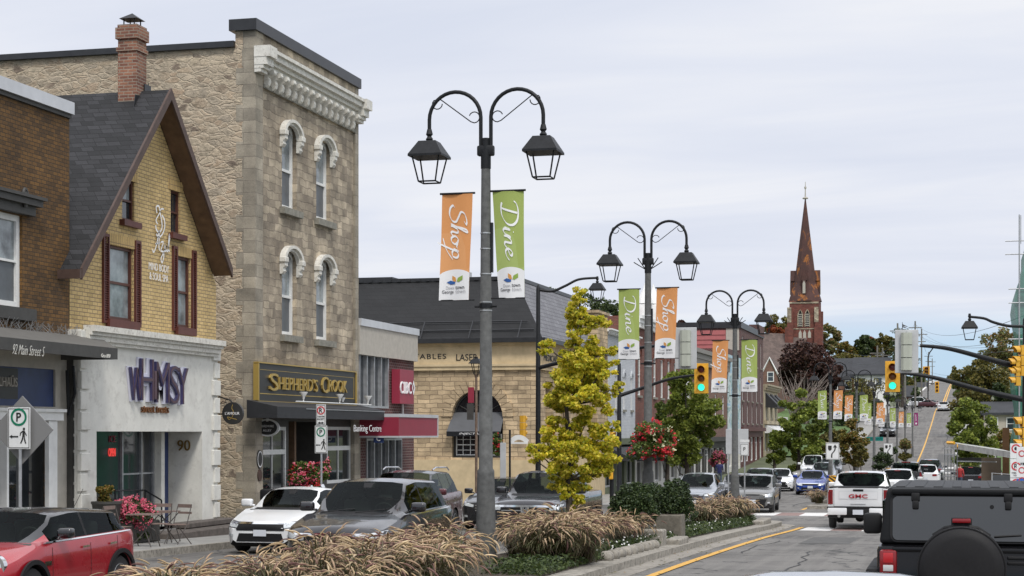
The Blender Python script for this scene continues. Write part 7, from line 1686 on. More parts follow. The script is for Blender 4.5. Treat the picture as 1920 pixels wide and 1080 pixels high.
for dx in (.15, .75, 2.5): f.tube([(q0.x + dx, q0.y - .1, g2), (q0.x + dx, q0.y - .1, zt_ + (1.4 if dx < 1 else .5))], .04, 6)
for py in (452, 477, 542, 568, 636, 657): z = W(0, py, 84).z; f.tube([(q0.x - (.35 if py > 500 else .5), q0.y - .1, z), (q0.x + 4, q0.y - .1, z)], .03, 5)
f.tube([(q0.x + .22, q0.y - .1, zt_), (q0.x + .22, q0.y - .1, W(0, 404, 84).z)], .02, 5).build('scaffold_frame', M['steel'], nt_, split=True)
# ---------------------------------------------------------------- people
skin = pm('skin', (.42, .24, .17), .6)
def person(label, px, D, top, bot, hair, pose='stand', rz=0, kx=1.0, h=1.74):
    q = W(px, 812, D); g = gz(q.y) + (.15 if D < 300 else 0); t = thing('person', label, 'person', (q.x, q.y, g), None, rz); k = h / 1.74
    me = bpy.data.meshes.new('body'); V = [(0, 0, .96), (0, 0, 1.15), (0, .01, 1.38), (0, .01, 1.48), (0, -.01, 1.60), (0, -.01, 1.72), (.19, .01, 1.38), (.25, .0, 1.14), (.22, -.12, .95), (-.19, .01, 1.38), (-.25, .02, 1.14), (-.22, -.1, .95), (.10, 0, .90), (.11, -.04, .50), (.11, .06, .08), (.11, -.08, .03), (-.10, 0, .90), (-.11, .03, .50), (-.11, .10, .08), (-.11, -.04, .03)]
    E = [(0, 1), (1, 2), (2, 3), (3, 4), (4, 5), (2, 6), (6, 7), (7, 8), (2, 9), (9, 10), (10, 11), (0, 12), (12, 13), (13, 14), (14, 15), (0, 16), (16, 17), (17, 18), (18, 19)]
    rad = [.15, .14, .15, .055, .09, .07, .075, .055, .04, .075, .055, .04, .09, .065, .045, .04, .09, .065, .045, .04]
    me.from_pydata([tuple(c * k for c in v) for v in V], E, []); o = bpy.data.objects.new('body', me); COL.objects.link(o)
    sk = o.modifiers.new('s', 'SKIN'); 
    for i, r_ in enumerate(rad): me.skin_vertices[0].data[i].radius = (r_ * k, r_ * k * .8)
    me.skin_vertices[0].data[0].use_root = True; ss = o.modifiers.new('b', 'SUBSURF'); ss.levels = 1; ss.render_levels = 1
    bpy.context.view_layer.update(); em = bpy.data.meshes.new_from_object(o.evaluated_get(bpy.context.evaluated_depsgraph_get())); bpy.data.objects.remove(o)
    for mt in (skin, top, bot, hair): em.materials.append(mt)
    for p in em.polygons:
        c = p.center / k; p.use_smooth = True
        p.material_index = 3 if c.z > 1.62 or (c.z > 1.53 and c.y > .02) else 0 if c.z > 1.46 or (abs(c.x) > .16 and c.z < .98) else 1 if c.z > .92 else 2
    b = bpy.data.objects.new('body', em); COL.objects.link(b); b.parent = t; return t
navy = pm('cloth_navy', (.02, .025, .10), .85); jean = pm('cloth_jeans', (.05, .07, .11), .9); dkc = pm('cloth_black', (.015, .015, .017), .9); hr = pm('hair_brown', (.10, .06, .04), .8); redc = pm('cloth_red', (.35, .03, .03), .8)
person('person seen from behind in a dark blue jacket on the left pavement', 1349, 118, navy, jean, hr, rz=R(180), h=1.82)
person('person in dark clothes standing left at the hilltop corner', 1731, 322, dkc, dkc, dkc, h=1.8); person('person in grey standing beside the hilltop light pole', 1738, 322, pm('cloth_grey', (.15, .15, .16), .9), dkc, dkc, h=1.75)
person('person in a red top standing inside the scaffold shelter', 1800, 106, redc, jean, hr, rz=R(150), h=1.7)
# ================================================================ vehicles
M['cabin'] = pm('cabin_trim', (.06, .06, .058), .8)
def lerp(a, b, t): return a + (b - a) * t
def interp(tab, y, sm=True):
    if y <= tab[0][0]: return tab[0][1]
    for (a, u), (b, v) in zip(tab, tab[1:]):
        if y <= b:
            t = (y - a) / (b - a) if b > a else 0
            return u + (v - u) * t
    return tab[-1][1]
def smoothtab(tab, y, r=.10):
    return sum(interp(tab, y + r * k) * w for k, w in ((-1, .25), (-.5, .2), (0, .1), (.5, .2), (1, .25)))
def make_car(label, cat, S, mpaint, mroof=None, name='parked_car', loc=(0, 0, 0), rz=0, group=None):
    """S: L W H, belt z, cowl, roof0, roof1, tail (y of windscreen base, roof start, roof end, rear glass base), hood (z at cowl), nose z, deck z
    y = 0 at the front bumper, growing to the rear; the car looks towards -Y"""
    L_, Wd, H = S['L'], S['W'], S['H']; hw = Wd/2; zb = S.get('clear', .2); belt = S['belt']; yc, yr0, yr1, yt = S['cowl'], S['roof0'], S['roof1'], S['tail']
    hz, nz, dz = S['hood'], S['nose'], S['deck']; wr = S.get('wr', .70) * hw; wb_ = S.get('wbelt', .93) * hw
    top = [(0, nz - .12), (.05, nz - .03), (.16, nz), (yc * .55, lerp(nz, hz, .75)), (yc, hz)]
    peak = yr0 + (yr1 - yr0) * .35
    gtop = [(yc, hz), (yr0, H - .05), (peak, H), (yr1, H - S.get('drop', .05)), (yt, dz), (L_ - .14, dz - .02), (L_ - .04, dz - .10), (L_, dz - .22)]
    if S.get('bed'): gtop = [(yc, hz), (yr0, H - .05), (peak, H), (yr1, H - .04), (yt, dz), (L_ - .03, dz), (L_, dz - .02)]
    tab = top[:-1] + gtop
    sh = [(0, nz - .20), (.12, nz - .10), (yc, belt), (yt, belt + S.get('rise', .06)), (L_, belt + S.get('rise', .06) - (0 if S.get('bed') else .04))]
    fr = S.get('fround', .42)
    wid = [(0, .74 if not S.get('boxy') else .9), (.06, .82 if not S.get('boxy') else .95), (.18, .91), (.40, .97), (.8, 1), (L_ - .7, 1), (L_ - .3, .97 if not S.get('bed') else 1), (L_ - .1, .92 if not S.get('bed') else .99), (L_, .84 if not S.get('bed') else .97)]
    bot = [(0, zb + .10), (.1, zb), (L_ - .12, zb + .02), (L_, zb + .14)]
    keys = sorted({0, .03, .08, .16, .28, .45, yc, yc + .02, yr0, yr1, yt, L_ - .45, L_ - .28, L_ - .14, L_ - .06, L_ - .02, L_, *S['pillars'], *[p + .06 for p in S['pillars']], *[yc * k / 5 for k in range(2, 5)], *[lerp(yc, yr0, k/4) for k in range(1, 4)], *[lerp(yr1, yt, k/4) for k in range(1, 4)], *[yr0 + (yr1 - yr0) * k / 7 for k in range(1, 7)]})
    if yt < L_ - .5: keys = sorted(set(keys) | {lerp(yt, L_ - .45, k/3) for k in range(1, 3)})
    ks = [keys[0]]
    for k in keys[1:]:
        if k - ks[-1] > .012: ks.append(k)
    NR = 15; rings = []
    def half(y):
        w = hw * interp(wid, y); b = interp(bot, y); s = interp(sh, y); t = max(interp(tab, y), s + .012)
        g = min(1, max(0, (t - s) / .30)) if yc <= y <= max(yt, yr1) + .001 else 0
        if S.get('bed') and y > yt: g = 0
        zt_side = t - .055 * g - .006
        wl = w * (wb_ / hw) ; hh = min(1, max(0, (t - s)/(H - belt)))
        wtop = lerp(wl, wr, hh) if g > 0 else wl
        P = [(0, b), (w*.84, b), (w*.955, b + .05), (w*.985, b + .16), (w*1.0, lerp(b, s, .45)), (w*.995, lerp(b, s, .72)), (w*.985, s - .05), (w*.955, s)]
        for t_ in (.02, .34, .66, .97):
            gx, gz_ = lerp(wl * .985, wtop, t_), lerp(s + .004, zt_side, t_)
            u = t_ * .4; ho = (wl * (1 - u*.75), s + (t - s) * (1 - (1 - u)**2.2)); P.append((lerp(ho[0], gx, g), lerp(ho[1], gz_, g)))
        for u, gx, gk in ((.5, wtop * .93, .35), (.75, wtop * .62, .82), (1.0, 0, 1)):
            ho = (wl * (1 - u) * 1.1, s + (t - s) * (1 - (1 - u)**2.2)); gg = (gx, lerp(zt_side, t, gk)); P.append((lerp(ho[0], gg[0], g) if u < 1 else 0, lerp(ho[1], gg[1], g)))
        return P
    vs = []; n = 0
    for y in ks:
        P = half(y); full = P + [(-x, z) for x, z in P[-2:0:-1]]; n = len(full); vs += [(x, y, z) for x, z in full]
    m = len(ks); fs = []; mi = []
    # materials: 0 paint 1 trim 2 windscreen 3 rear glass 4 side glass right 5 side glass left 6 roof
    last = len(P) - 1
    for i in range(m - 1):
        ym_ = (ks[i] + ks[i+1]) / 2
        for k in range(n):
            j = (k + 1) % n; fs.append((i*n + k, i*n + j, (i+1)*n + j, (i+1)*n + k))
            kk = k if k < last else n - 1 - k   # segment index on the half ring
            side = 4 if k < last else 5
            mat = 0
            if kk <= 1: mat = 1
            elif kk == 2 and S.get('clad'): mat = 1
            if yc < ym_ < yt:
                inpil = any(p < ym_ < p + .06 for p in S['pillars'])
                if kk in (8, 9, 10) and S['gl0'] < ym_ < S['gl1']: mat = 1 if inpil else side
                elif kk in (12, 13) and ym_ < yr0: mat = 2
                elif kk in (12, 13) and ym_ > yr1: mat = 3
                elif kk >= 10 and mroof: mat = 6
            if S.get('bed') and ym_ > yt and kk >= 11: mat = 1
            mi.append(mat)
    fs += [tuple(range(n)), tuple((m-1)*n + k for k in range(n-1, -1, -1))]; mi += [0, 0]
    me = bpy.data.meshes.new('car'); me.from_pydata(vs, [], fs)
    mats = [mpaint, M['trim'], M['cglass'], M['cglass'], M['cglass'], M['cglass'], mroof or mpaint]
    for q in mats: me.materials.append(q)
    me.polygons.foreach_set('material_index', mi)
    bm = bmesh.new(); bm.from_mesh(me); bmesh.ops.recalc_face_normals(bm, faces=bm.faces); bm.to_mesh(me); bm.free()
    ob = bpy.data.objects.new('car', me); COL.objects.link(ob)
    # wheel wells
    wy = S['wheels']; wrd = S['wr_']; cm = bpy.data.meshes.new('cut'); cb = MB()
    for y in wy:
        for s in (-1, 1): cb.lathe([(wrd * 1.13, min(s * (hw - .30), s * (hw + .3))), (wrd * 1.13, max(s * (hw - .30), s * (hw + .3)))], (0, y, wrd), 28, ax=0)
    cm.from_pydata(cb.v, [], cb.f)
    for q in mats: cm.materials.append(q)
    cm.polygons.foreach_set('material_index', [1] * len(cm.polygons))
    bm = bmesh.new(); bm.from_mesh(cm); bmesh.ops.recalc_face_normals(bm, faces=bm.faces); bm.to_mesh(cm); bm.free()
    cu = bpy.data.objects.new('cut', cm); COL.objects.link(cu)
    if S.get('wells', True):
        bo = ob.modifiers.new('b', 'BOOLEAN'); bo.object = cu; bo.operation = 'DIFFERENCE'; bo.solver = 'EXACT'
    bpy.context.view_layer.update(); em = bpy.data.meshes.new_from_object(ob.evaluated_get(bpy.context.evaluated_depsgraph_get()))
    bpy.data.objects.remove(ob); bpy.data.objects.remove(cu)
    t = thing(name, label, cat, loc, group, rz)
    allv = [v.co.copy() for v in em.vertices]; bvh = BVHTree.FromPolygons(allv, [tuple(p.vertices) for p in em.polygons])
    names = ['body', 'lower_trim', 'windscreen', 'rear_window', 'side_window', 'side_window', 'roof']
    for idx in range(7):
        polys = [p for p in em.polygons if p.material_index == idx]
        if not polys: continue
        if idx == 1:
            pass
        used_ = {}; mb = MB()
        for p in polys:
            f = []
            for vi in p.vertices:
                if vi not in used_: used_[vi] = len(mb.v); mb.v.append(tuple(allv[vi]))
                f.append(used_[vi])
            mb.f.append(tuple(f))
        o = mb.build(names[idx], mats[idx], t, 32, local=True, split=idx in (4, 5))
    bpy.data.meshes.remove(em)
    I = MB(); I.box(-hw*.86, hw*.86, yc - .1, min(yt, L_ - .4), belt - .42, belt - .38)
    ys_ = [lerp(yr0, yr1, .22), lerp(yr0, yr1, .72)] if len(S['pillars']) > 1 or not S.get('bed') else [lerp(yr0, yr1, .4)]
    for y in ys_:
        for x in (-.40, .40): I.rbox(x - .25, x + .25, y - .05, y + .14, belt - .4, belt + .22, .06, 2).rbox(x - .13, x + .13, y + .0, y + .11, belt + .23, belt + .40, .04, 2)
    I.rbox(-hw*.84, hw*.84, yc - .12, yc + .42, belt - .38, belt - .0, .05, 2)
    I.tube([(.38 + .18*math.cos(2*math.pi*k/16), yc + .52 - .06*math.sin(2*math.pi*k/16), belt + .02 + .17*math.sin(2*math.pi*k/16)) for k in range(17)], .015, 5, False)
    I.build('interior', M['cabin'], t, 50, local=True)
    # wheels
    for y in wy:
        for s in (-1, 1):
            w = MB(); r_ = wrd; x1 = s * (hw - .015); x0 = s * (hw - .235); a, b = min(x0, x1), max(x0, x1)
            w.lathe([(r_*.55, a), (r_*.93, a), (r_, a + .035), (r_, b - .035), (r_*.93, b), (r_*.66, b)], (0, y, r_), 26, ax=0)
            wo = w.build('wheel', M['rubber'], t, 40, local=True)
            rm = MB(); xo_ = x1 - s * .02; rm.lathe([(r_*.60, min(xo_, xo_ - s*.02)), (r_*.68, max(xo_, xo_ - s*.02))] if s > 0 else [(r_*.68, min(xo_, xo_ - s*.02)), (r_*.60, max(xo_, xo_ - s*.02))], (0, y, r_), 24, ax=0)
            dk_ = MB().lathe([(r_*.62, min(xo_ - s*.05, xo_ - s*.03)), (r_*.62, max(xo_ - s*.05, xo_ - s*.03))], (0, y, r_), 20, ax=0).build('brake_disc', M['trim'], wo, local=True)
            sp2 = MB(); ns = S.get('spokes', 5)
            for k in range(ns):
                a_ = 2*math.pi*k/ns + .3
                for da in (-.16, .16): sp2.tube([(xo_ + s*.005, y + math.cos(a_)*r_*.08, r_ + math.sin(a_)*r_*.08), (xo_, y + math.cos(a_+da)*r_*.64, r_ + math.sin(a_+da)*r_*.64)], .018, 5)
            sp2.tube([(xo_ + s*.01, y + math.cos(2*math.pi*k/24)*r_*.63, r_ + math.sin(2*math.pi*k/24)*r_*.63) for k in range(25)], .014, 5, False).lathe([(.06, min(xo_, xo_+s*.015)), (.06, max(xo_, xo_+s*.015))], (0, y, r_), 10, ax=0)
            sp2.build('rim', S.get('rimmat', M['rim']), wo, local=True)
    def patch(nm, mat, c, ax='f', nu=8, nv=3, off=.008, par=None, both=False, smooth_=True):
        """surface patch thrown on the body: c = 4 corners (x, z) for front/rear, (y, z) for sides"""
        o = None
        for sgn in ((1, -1) if both else (1,)):
            mb = MB(); ok = True
            for j in range(nv + 1):
                for i in range(nu + 1):
                    u, v = i/nu, j/nv; p = Vector(c[0]).lerp(Vector(c[1]), u).lerp(Vector(c[3]).lerp(Vector(c[2]), u), v)
                    if ax in 'fr':
                        sx = sgn * p.x; org = Vector((sx, -2 if ax == 'f' else L_ + 2, p.y)); d = Vector((0, 1 if ax == 'f' else -1, 0))
                    else:
                        ss = (1 if ax == 'R' else -1) * sgn; org = Vector((ss * 3, p.x, p.y)); d = Vector((-ss, 0, 0))
                    h = bvh.ray_cast(org, d)
                    if h[0] is None: h = (org + d * (2.2 if ax in 'fr' else 3 - hw), )
                    mb.v.append(tuple(h[0] - d * off))
            mb.f = [(j*(nu+1)+i, j*(nu+1)+i+1, (j+1)*(nu+1)+i+1, (j+1)*(nu+1)+i) for j in range(nv) for i in range(nu)]
            # rim so that the patch has thickness
            o = mb.build(nm, mat, par or t, 'all' if smooth_ else False, local=True)
        return o
    t['_'] = 0; del t['_']
    def mirror_(z, y, k=1.0, mat=None):
        for s in (-1, 1): MB().rbox(s * (hw + .10) - .13 * k, s * (hw + .10) + .13 * k, y - .10, y + .06, z - .08 * k, z + .09 * k, .045, 3).tube([(s * (hw - .08), y, z - .06), (s * (hw + .03), y, z - .05)], .025, 6).build('mirror', mat or mpaint, t, 'all', local=True)
    mirror_(belt + .12, yc + .42, S.get('mk', 1), S.get('mirmat'))
    # door seams, handles
    yd0 = yc + .22; doors = S.get('doors', [yc + .22, S['pillars'][0] + .03, S['gl1'] - .35])
    for ax in ('L', 'R'):
        for y in doors: patch('door_seam', M['trim'], [(y, zb + .22), (y + .012, zb + .22), (y + .012, belt + .0), (y, belt + .0)], ax, 1, 8, .002)
        for y in doors[1:3]: patch('door_handle', S.get('hmat', mpaint), [(y - .26, belt - .12), (y - .06, belt - .115), (y - .06, belt - .085), (y - .26, belt - .09)], ax, 3, 1, .022)
    return t, patch
def place(px, D, X_=None, dz=0):
    q = W(px, 812, D) if X_ is None else None
    if X_ is not None: y = (D + X_ * ST) / CT; return (X_, y, gz(y) + dz)
    return (q.x, q.y, gz(q.y) + dz)
def face_suv(t, patch, S, grille='plain', lights=None, plate_=True, badge=None):
    nz = S['nose']; hw = S['W']/2
    hl = lights or [(hw*.50, nz - .20), (hw*.88, nz - .14), (hw*.93, nz - .02), (hw*.50, nz - .12)]
    patch('headlight_housing', M['blackgloss'], [(hl[0][0] - .02, hl[0][1] - .02), (hl[1][0] + .01, hl[1][1] - .02), (hl[2][0] + .01, hl[2][1] + .02), (hl[3][0] - .02, hl[3][1] + .02)], 'f', 8, 3, .006, both=True)
    patch('headlight', M['lamp'], hl, 'f', 8, 3, .012, both=True)
    g = S.get('grille', [(-hw*.45, nz - .36), (hw*.45, nz - .36), (hw*.47, nz - .12), (-hw*.47, nz - .12)])
    patch('grille', M['trim'], g, 'f', 10, 4, .01)
    if grille == 'bars':
        for k in range(3): z = lerp(g[0][1], g[3][1], (k + .6)/3.2); patch('grille_bar', M['chrome'], [(g[0][0], z), (g[1][0], z), (g[1][0], z + .035), (g[0][0], z + .035)], 'f', 10, 1, .018)
    if grille == 'top': patch('grille_bar', M['chrome'], [(g[3][0] - .12, g[3][1] - .015), (g[2][0] + .12, g[3][1] - .015), (g[2][0] + .16, g[3][1] + .03), (g[3][0] - .16, g[3][1] + .03)], 'f', 12, 1, .018)
    lb_ = S.get('clear', .2); patch('lower_grille', M['trim'], [(-hw*.62, lb_ + .12), (hw*.62, lb_ + .12), (hw*.55, lb_ + .30), (-hw*.55, lb_ + .30)], 'f', 10, 2, .009)
    for s in (1,): patch('fog_lamp', M['lamp'], [(hw*.70, lb_ + .22), (hw*.82, lb_ + .23), (hw*.82, lb_ + .29), (hw*.70, lb_ + .28)], 'f', 3, 1, .012, both=True)
    if plate_: patch('licence_plate', M['plate'], [(-.15, lb_ + .24), (.15, lb_ + .24), (.15, lb_ + .38), (-.15, lb_ + .38)], 'f', 2, 1, .03)
    if badge: patch('badge', M['chrome'], [(-.07, badge - .05), (.07, badge - .05), (.07, badge + .05), (-.07, badge + .05)], 'f', 2, 2, .028)
    # wipers and cowl, mirror pod behind the glass
    patch('cowl_panel', M['trim'], [(-hw*.72, S['hood'] - .0), (hw*.72, S['hood'] - .0), (hw*.70, S['hood'] + .045), (-hw*.70, S['hood'] + .045)], 'f', 10, 1, .004)
    patch('sensor_pod', M['trim'], [(-.07, S['H'] - .16), (.07, S['H'] - .16), (.10, S['H'] - .075), (-.10, S['H'] - .075)], 'f', 2, 2, .003)
def rear_suv(t, patch, S, z0, z1, x0, x1, plate_z=None, bar=False):
    hw = S['W']/2
    patch('tail_light', M['red'], [(x0, z0), (x1, z0 + .02), (x1, z1 + .02), (x0, z1)], 'r', 4, 4, .012, both=True)
    if plate_z: patch('licence_plate', M['plate'], [(-.15, plate_z), (.15, plate_z), (.15, plate_z + .14), (-.15, plate_z + .14)], 'r', 2, 1, .02)
    patch('rear_bumper_trim', M['trim'], [(-hw*.8, S.get('clear', .2) + .1), (hw*.8, S.get('clear', .2) + .1), (hw*.75, S.get('clear', .2) + .28), (-hw*.75, S.get('clear', .2) + .28)], 'r', 8, 2, .008)
    patch('brake_light', M['red'], [(-.14, S['H'] - .10), (.14, S['H'] - .10), (.14, S['H'] - .07), (-.14, S['H'] - .07)], 'r', 2, 1, .02)
SUV = dict(L=4.7, W=1.9, H=1.66, belt=1.06, cowl=1.30, roof0=2.15, roof1=4.05, tail=4.50, hood=1.08, nose=.93, deck=1.16, pillars=[2.72, 3.62], gl0=1.62, gl1=4.25, wheels=(.92, 3.72), wr_=.36, clad=True, wr=.68)
SED = dict(L=4.6, W=1.8, H=1.42, belt=.94, cowl=1.25, roof0=2.05, roof1=3.15, tail=3.95, hood=.93, nose=.74, deck=1.03, pillars=[2.55, 3.30], gl0=1.55, gl1=3.75, wheels=(.88, 3.58), wr_=.32, clear=.16, wr=.64)
HATCH = dict(L=3.85, W=1.73, H=1.41, belt=.96, cowl=.98, roof0=1.48, roof1=3.30, tail=3.66, hood=.97, nose=.80, deck=1.02, pillars=[2.25], gl0=1.22, gl1=3.45, wheels=(.70, 3.20), wr_=.33, clear=.18, wr=.74, drop=.07, clad=True, mk=.85, fround=.5)
PICK = dict(L=5.35, W=2.0, H=1.80, belt=1.16, cowl=1.38, roof0=2.1, roof1=3.65, tail=3.95, hood=1.16, nose=1.08, deck=1.22, pillars=[2.65], gl0=1.65, gl1=3.6, wheels=(1.0, 4.15), wr_=.39, clear=.26, bed=True, boxy=True, wr=.72, rise=.03)
def D2(a, **k): d = dict(a); d.update(k); return d
def car_at(px, D, X_=None, **k): return place(px, D, X_)
# red hatchback
pr = paint('paint_red', (.36, .012, .022), .25, .25); blk = paint('paint_black', (.008, .008, .010), 0, .2)
S = D2(HATCH, hmat=M['chrome'], mirmat=blk, grille=[(-.45, .50), (.45, .50), (.5, .70), (-.5, .70)])
t, pa = make_car('red hatchback with black roof and black mirrors cut by the left picture edge', 'car', S, pr, blk, 'red_hatchback', (-12.87, 20.4, gz(21) + .0), 0)
for s in (-1, 1):
    c = MB().lathe([(.0, -.05), (.10, -.04), (.13, .0)], (s*.60, .155, .70), 20, ax=1).build('headlight', M['lamp'], t, 50, local=True); MB().lathe([(.13, -.03), (.16, -.03), (.16, .06), (.13, .06)], (s*.60, .16, .70), 20, ax=1).build('chrome_ring', M['chrome'], c, 50, local=True)
pa('grille', M['trim'], S['grille'], 'f', 8, 3, .01); pa('belt_trim', M['chrome'], [(1.0, .955), (3.6, 1.005), (3.6, 1.02), (1.0, .972)], 'R', 16, 1, .012); pa('belt_trim', M['chrome'], [(1.0, .955), (3.6, 1.005), (3.6, 1.02), (1.0, .972)], 'L', 16, 1, .012)
for y in (.70, 3.20):
    for sx in ('L', 'R'): pass
for y in (.70, 3.20):
    ar_ = MB(); vs = []
    for s in (-1, 1):
        vs = []; n = 18
        for k in range(n + 1):
            a = math.pi * k / n - .12 + .24 * k/n * 0
            for r_ in (.372, .435):
                for x in (.865, .895): vs.append((s * x, y + r_ * math.cos(a), .33 + r_ * math.sin(a)))
        ar_.add(vs, [f for k in range(n) for o in (4*k,) for f in ((o+1, o+3, o+7, o+5), (o, o+1, o+5, o+4), (o+2, o+6, o+7, o+3))])
    ar_.build('wheel_arch_trim', M['trim'], t, local=True, split=True)
pa('fender_badge', M['chrome'], [(.98, .66), (1.16, .66), (1.16, .72), (.98, .72)], 'R', 2, 1, .012); pa('fender_badge', M['chrome'], [(.98, .66), (1.16, .66), (1.16, .72), (.98, .72)], 'L', 2, 1, .012)
MB().tube([(.1, 3.2, 1.36), (.14, 3.4, 1.62)], .006, 4).build('antenna', M['trim'], t, local=True)
# dark grey crossover in front
pg = paint('paint_graphite', (.034, .033, .037), .5, .16)
S = D2(SUV, L=4.75, W=1.90, H=1.71, belt=1.09, hood=1.10, nose=.96, grille=[(-.36, .52), (.36, .52), (.52, .80), (-.52, .80)], hmat=M['chrome'])
t, pa = make_car('large dark grey crossover facing the camera behind the tan grass', 'car', S, pg, None, 'grey_crossover', place(0, 30.0, -10.47), R(1))
face_suv(t, pa, S, 'top', [(.50, .70), (.88, .76), (.90, .88), (.48, .79)], badge=.66)
pa('window_trim', M['chrome'], [(1.62, 1.065), (4.2, 1.115), (4.2, 1.135), (1.62, 1.085)], 'R', 16, 1, .01)
pa('sunroof', M['blackgloss'], [(-.45, 1.60), (.45, 1.60), (.45, 1.61), (-.45, 1.61)], 'f', 2, 1, .0)
for x0, x1 in ((-.62, -.05), (.02, .60)): MB().tube([(x0, 1.22, 1.13), (x1, 1.42, 1.19)], .010, 4).build('wiper', M['trim'], t, local=True)
# white sedan
pwht = paint('paint_white', (.72, .73, .74), 0, .3)
S = D2(SED, grille=[(-.55, .52), (.55, .52), (.62, .68), (-.62, .68)], mirmat=pwht)
t, pa = make_car('white sedan facing the camera left of the dark grey crossover', 'car', S, pwht, None, 'white_sedan', place(0, 38.4, -14.9), 0)
face_suv(t, pa, S, 'top', [(.55, .58), (.84, .62), (.86, .72), (.52, .68)])
# maroon suv behind
pm_ = paint('paint_maroon', (.09, .016, .022), .4, .22)
S = D2(SUV, L=5.0, W=1.96, H=1.79, belt=1.12, hood=1.12, nose=1.0, deck=1.25, spokes=6)
t, pa = make_car('dark maroon three row sport utility vehicle behind the grey crossover', 'car', S, pm_, blk, 'maroon_suv', place(0, 44.4, -14.2), R(3))
face_suv(t, pa, S, 'bars'); 
for s in (-1, 1): MB().tube([(s*.68, 2.3, 1.80), (s*.69, 2.6, 1.86), (s*.69, 3.9, 1.84), (s*.67, 4.2, 1.76)], .022, 5).build('roof_rail', M['chrome'], t, 50, local=True)
# dark sedan behind
S = D2(SUV, H=1.62)
t, pa = make_car('black crossover far behind the maroon one, beside the nearest lamp pole', 'car', S, blk, None, 'black_crossover', place(0, 54.5, -14.3), R(2)); face_suv(t, pa, S, 'bars')
# pickup facing camera
S = D2(PICK, L=5.3, grille=[(-.62, .62), (.62, .62), (.66, .94), (-.66, .94)], spokes=6)
t, pa = make_car('dark grey pickup facing the camera under the yellow tree', 'pickup truck', S, pg, None, 'grey_pickup', place(0, 45.6, -11.05), 0)
face_suv(t, pa, S, 'none', [(.66, .82), (.93, .84), (.95, .98), (.64, .94)])
pa('grille_bar', M['chrome'], [(-.66, .90), (.66, .90), (.70, .955), (-.70, .955)], 'f', 12, 1, .02); pa('grille_bar', M['chrome'], [(-.62, .80), (.62, .80), (.64, .825), (-.64, .825)], 'f', 12, 1, .02)
pa('badge', M['chrome'], [(-.10, .76), (.10, .76), (.12, .93), (-.12, .93)], 'f', 2, 2, .032); bd = pa('badge_field', M['trim'], [(-.055, .79), (.055, .79), (.065, .90), (-.065, .90)], 'f', 2, 2, .036)
mbh = pa('badge_letter', M['chrome'], [(-.045, .795), (-.02, .795), (-.025, .895), (-.055, .895)], 'f', 1, 1, .04, both=True); pa('badge_letter', M['chrome'], [(-.03, .83), (.03, .83), (.03, .85), (-.03, .85)], 'f', 1, 1, .04)
# silver suv facing camera further back
ps = paint('paint_silver', (.30, .32, .35), .6, .25)
S = D2(SUV, W=1.88, H=1.68)
t, pa = make_car('silver blue crossover facing the camera behind the third grass clump', 'car', S, ps, None, 'silver_crossover', place(0, 74, -11.1), R(2)); face_suv(t, pa, S, 'bars')
# boxy grey wagon
pgr = paint('paint_midgrey', (.17, .17, .165), .5, .25)
S = D2(SUV, L=4.1, W=1.80, H=1.62, belt=1.04, cowl=.95, roof0=1.5, roof1=3.75, tail=3.98, hood=1.05, nose=.92, deck=1.15, pillars=[2.2, 3.1], gl0=1.2, gl1=3.85, wheels=(.78, 3.35), wr_=.33, wr=.80, grille=[(-.30, .76), (.30, .76), (.32, .80), (-.32, .80)], drop=.04)
t, pa = make_car('grey boxy hatchback waiting at the crossing right of the third lamp pole', 'car', S, pgr, None, 'boxy_hatchback', place(0, 74.6, -8.75), R(2))
face_suv(t, pa, S, 'none', [(.52, .66), (.84, .70), (.84, .86), (.55, .80)]); pa('front_intake', M['trim'], [(-.5, .36), (.5, .36), (.62, .60), (-.62, .60)], 'f', 10, 3, .014); pa('licence_plate', M['plate'], [(-.15, .42), (.15, .42), (.15, .56), (-.15, .56)], 'f', 2, 1, .035)
S = D2(SUV, W=1.86, H=1.7)
t, pa = make_car('dark crossover directly behind the boxy grey hatchback', 'car', S, pg, None, 'dark_crossover', place(1418, 90), R(1)); face_suv(t, pa, S, 'bars')
t, pa = make_car('black car almost hidden behind the third lamp pole', 'car', D2(SUV, H=1.5), blk, None, 'black_car', place(1378, 84), R(1))
face_suv(t, pa, D2(SUV, H=1.5), 'bars')
S = D2(SED, H=1.45)
t, pa = make_car('white sedan facing the camera behind the boxy grey hatchback', 'car', S, pwht, None, 'white_sedan', place(1461, 112), R(4)); face_suv(t, pa, S, 'none')
pb = paint('paint_blue', (.012, .055, .32), .35, .22)
S = D2(SED, H=1.43, grille=[(-.42, .58), (.42, .58), (.5, .68), (-.5, .68)])
t, pa = make_car('bright blue hatchback facing the camera left of the keep right sign', 'car', S, pb, None, 'blue_hatchback', place(1519, 103), R(1)); face_suv(t, pa, S, 'top')
pa('lower_grille_bar', M['chrome'], [(-.6, .30), (.6, .30), (.66, .34), (-.66, .34)], 'f', 10, 1, .02)
for px, D, S, pt_, lb in ((1522, 137, D2(SUV, H=1.85), pwht, 'white van like car parked far behind the blue hatchback'), (1542, 124, SUV, ps, 'silver crossover behind the blue hatchback beside the hazard marker'), (1556, 136, SUV, pg, 'dark car partly hidden behind the keep right post'), (1545, 146, D2(SUV, H=1.7), pwht, 'second white car farther behind the blue hatchback')):
    t, pa = make_car(lb, 'car', D2(S, wells=False), pt_, None, 'parked_car', place(px, D), R(2)); face_suv(t, pa, S, 'bars')
# ---- seen from behind: rotate by 180 degrees
def behind(px, D, S, X_=None): x, y, z = place(px, D, X_); return (x, y + S['L'], z)
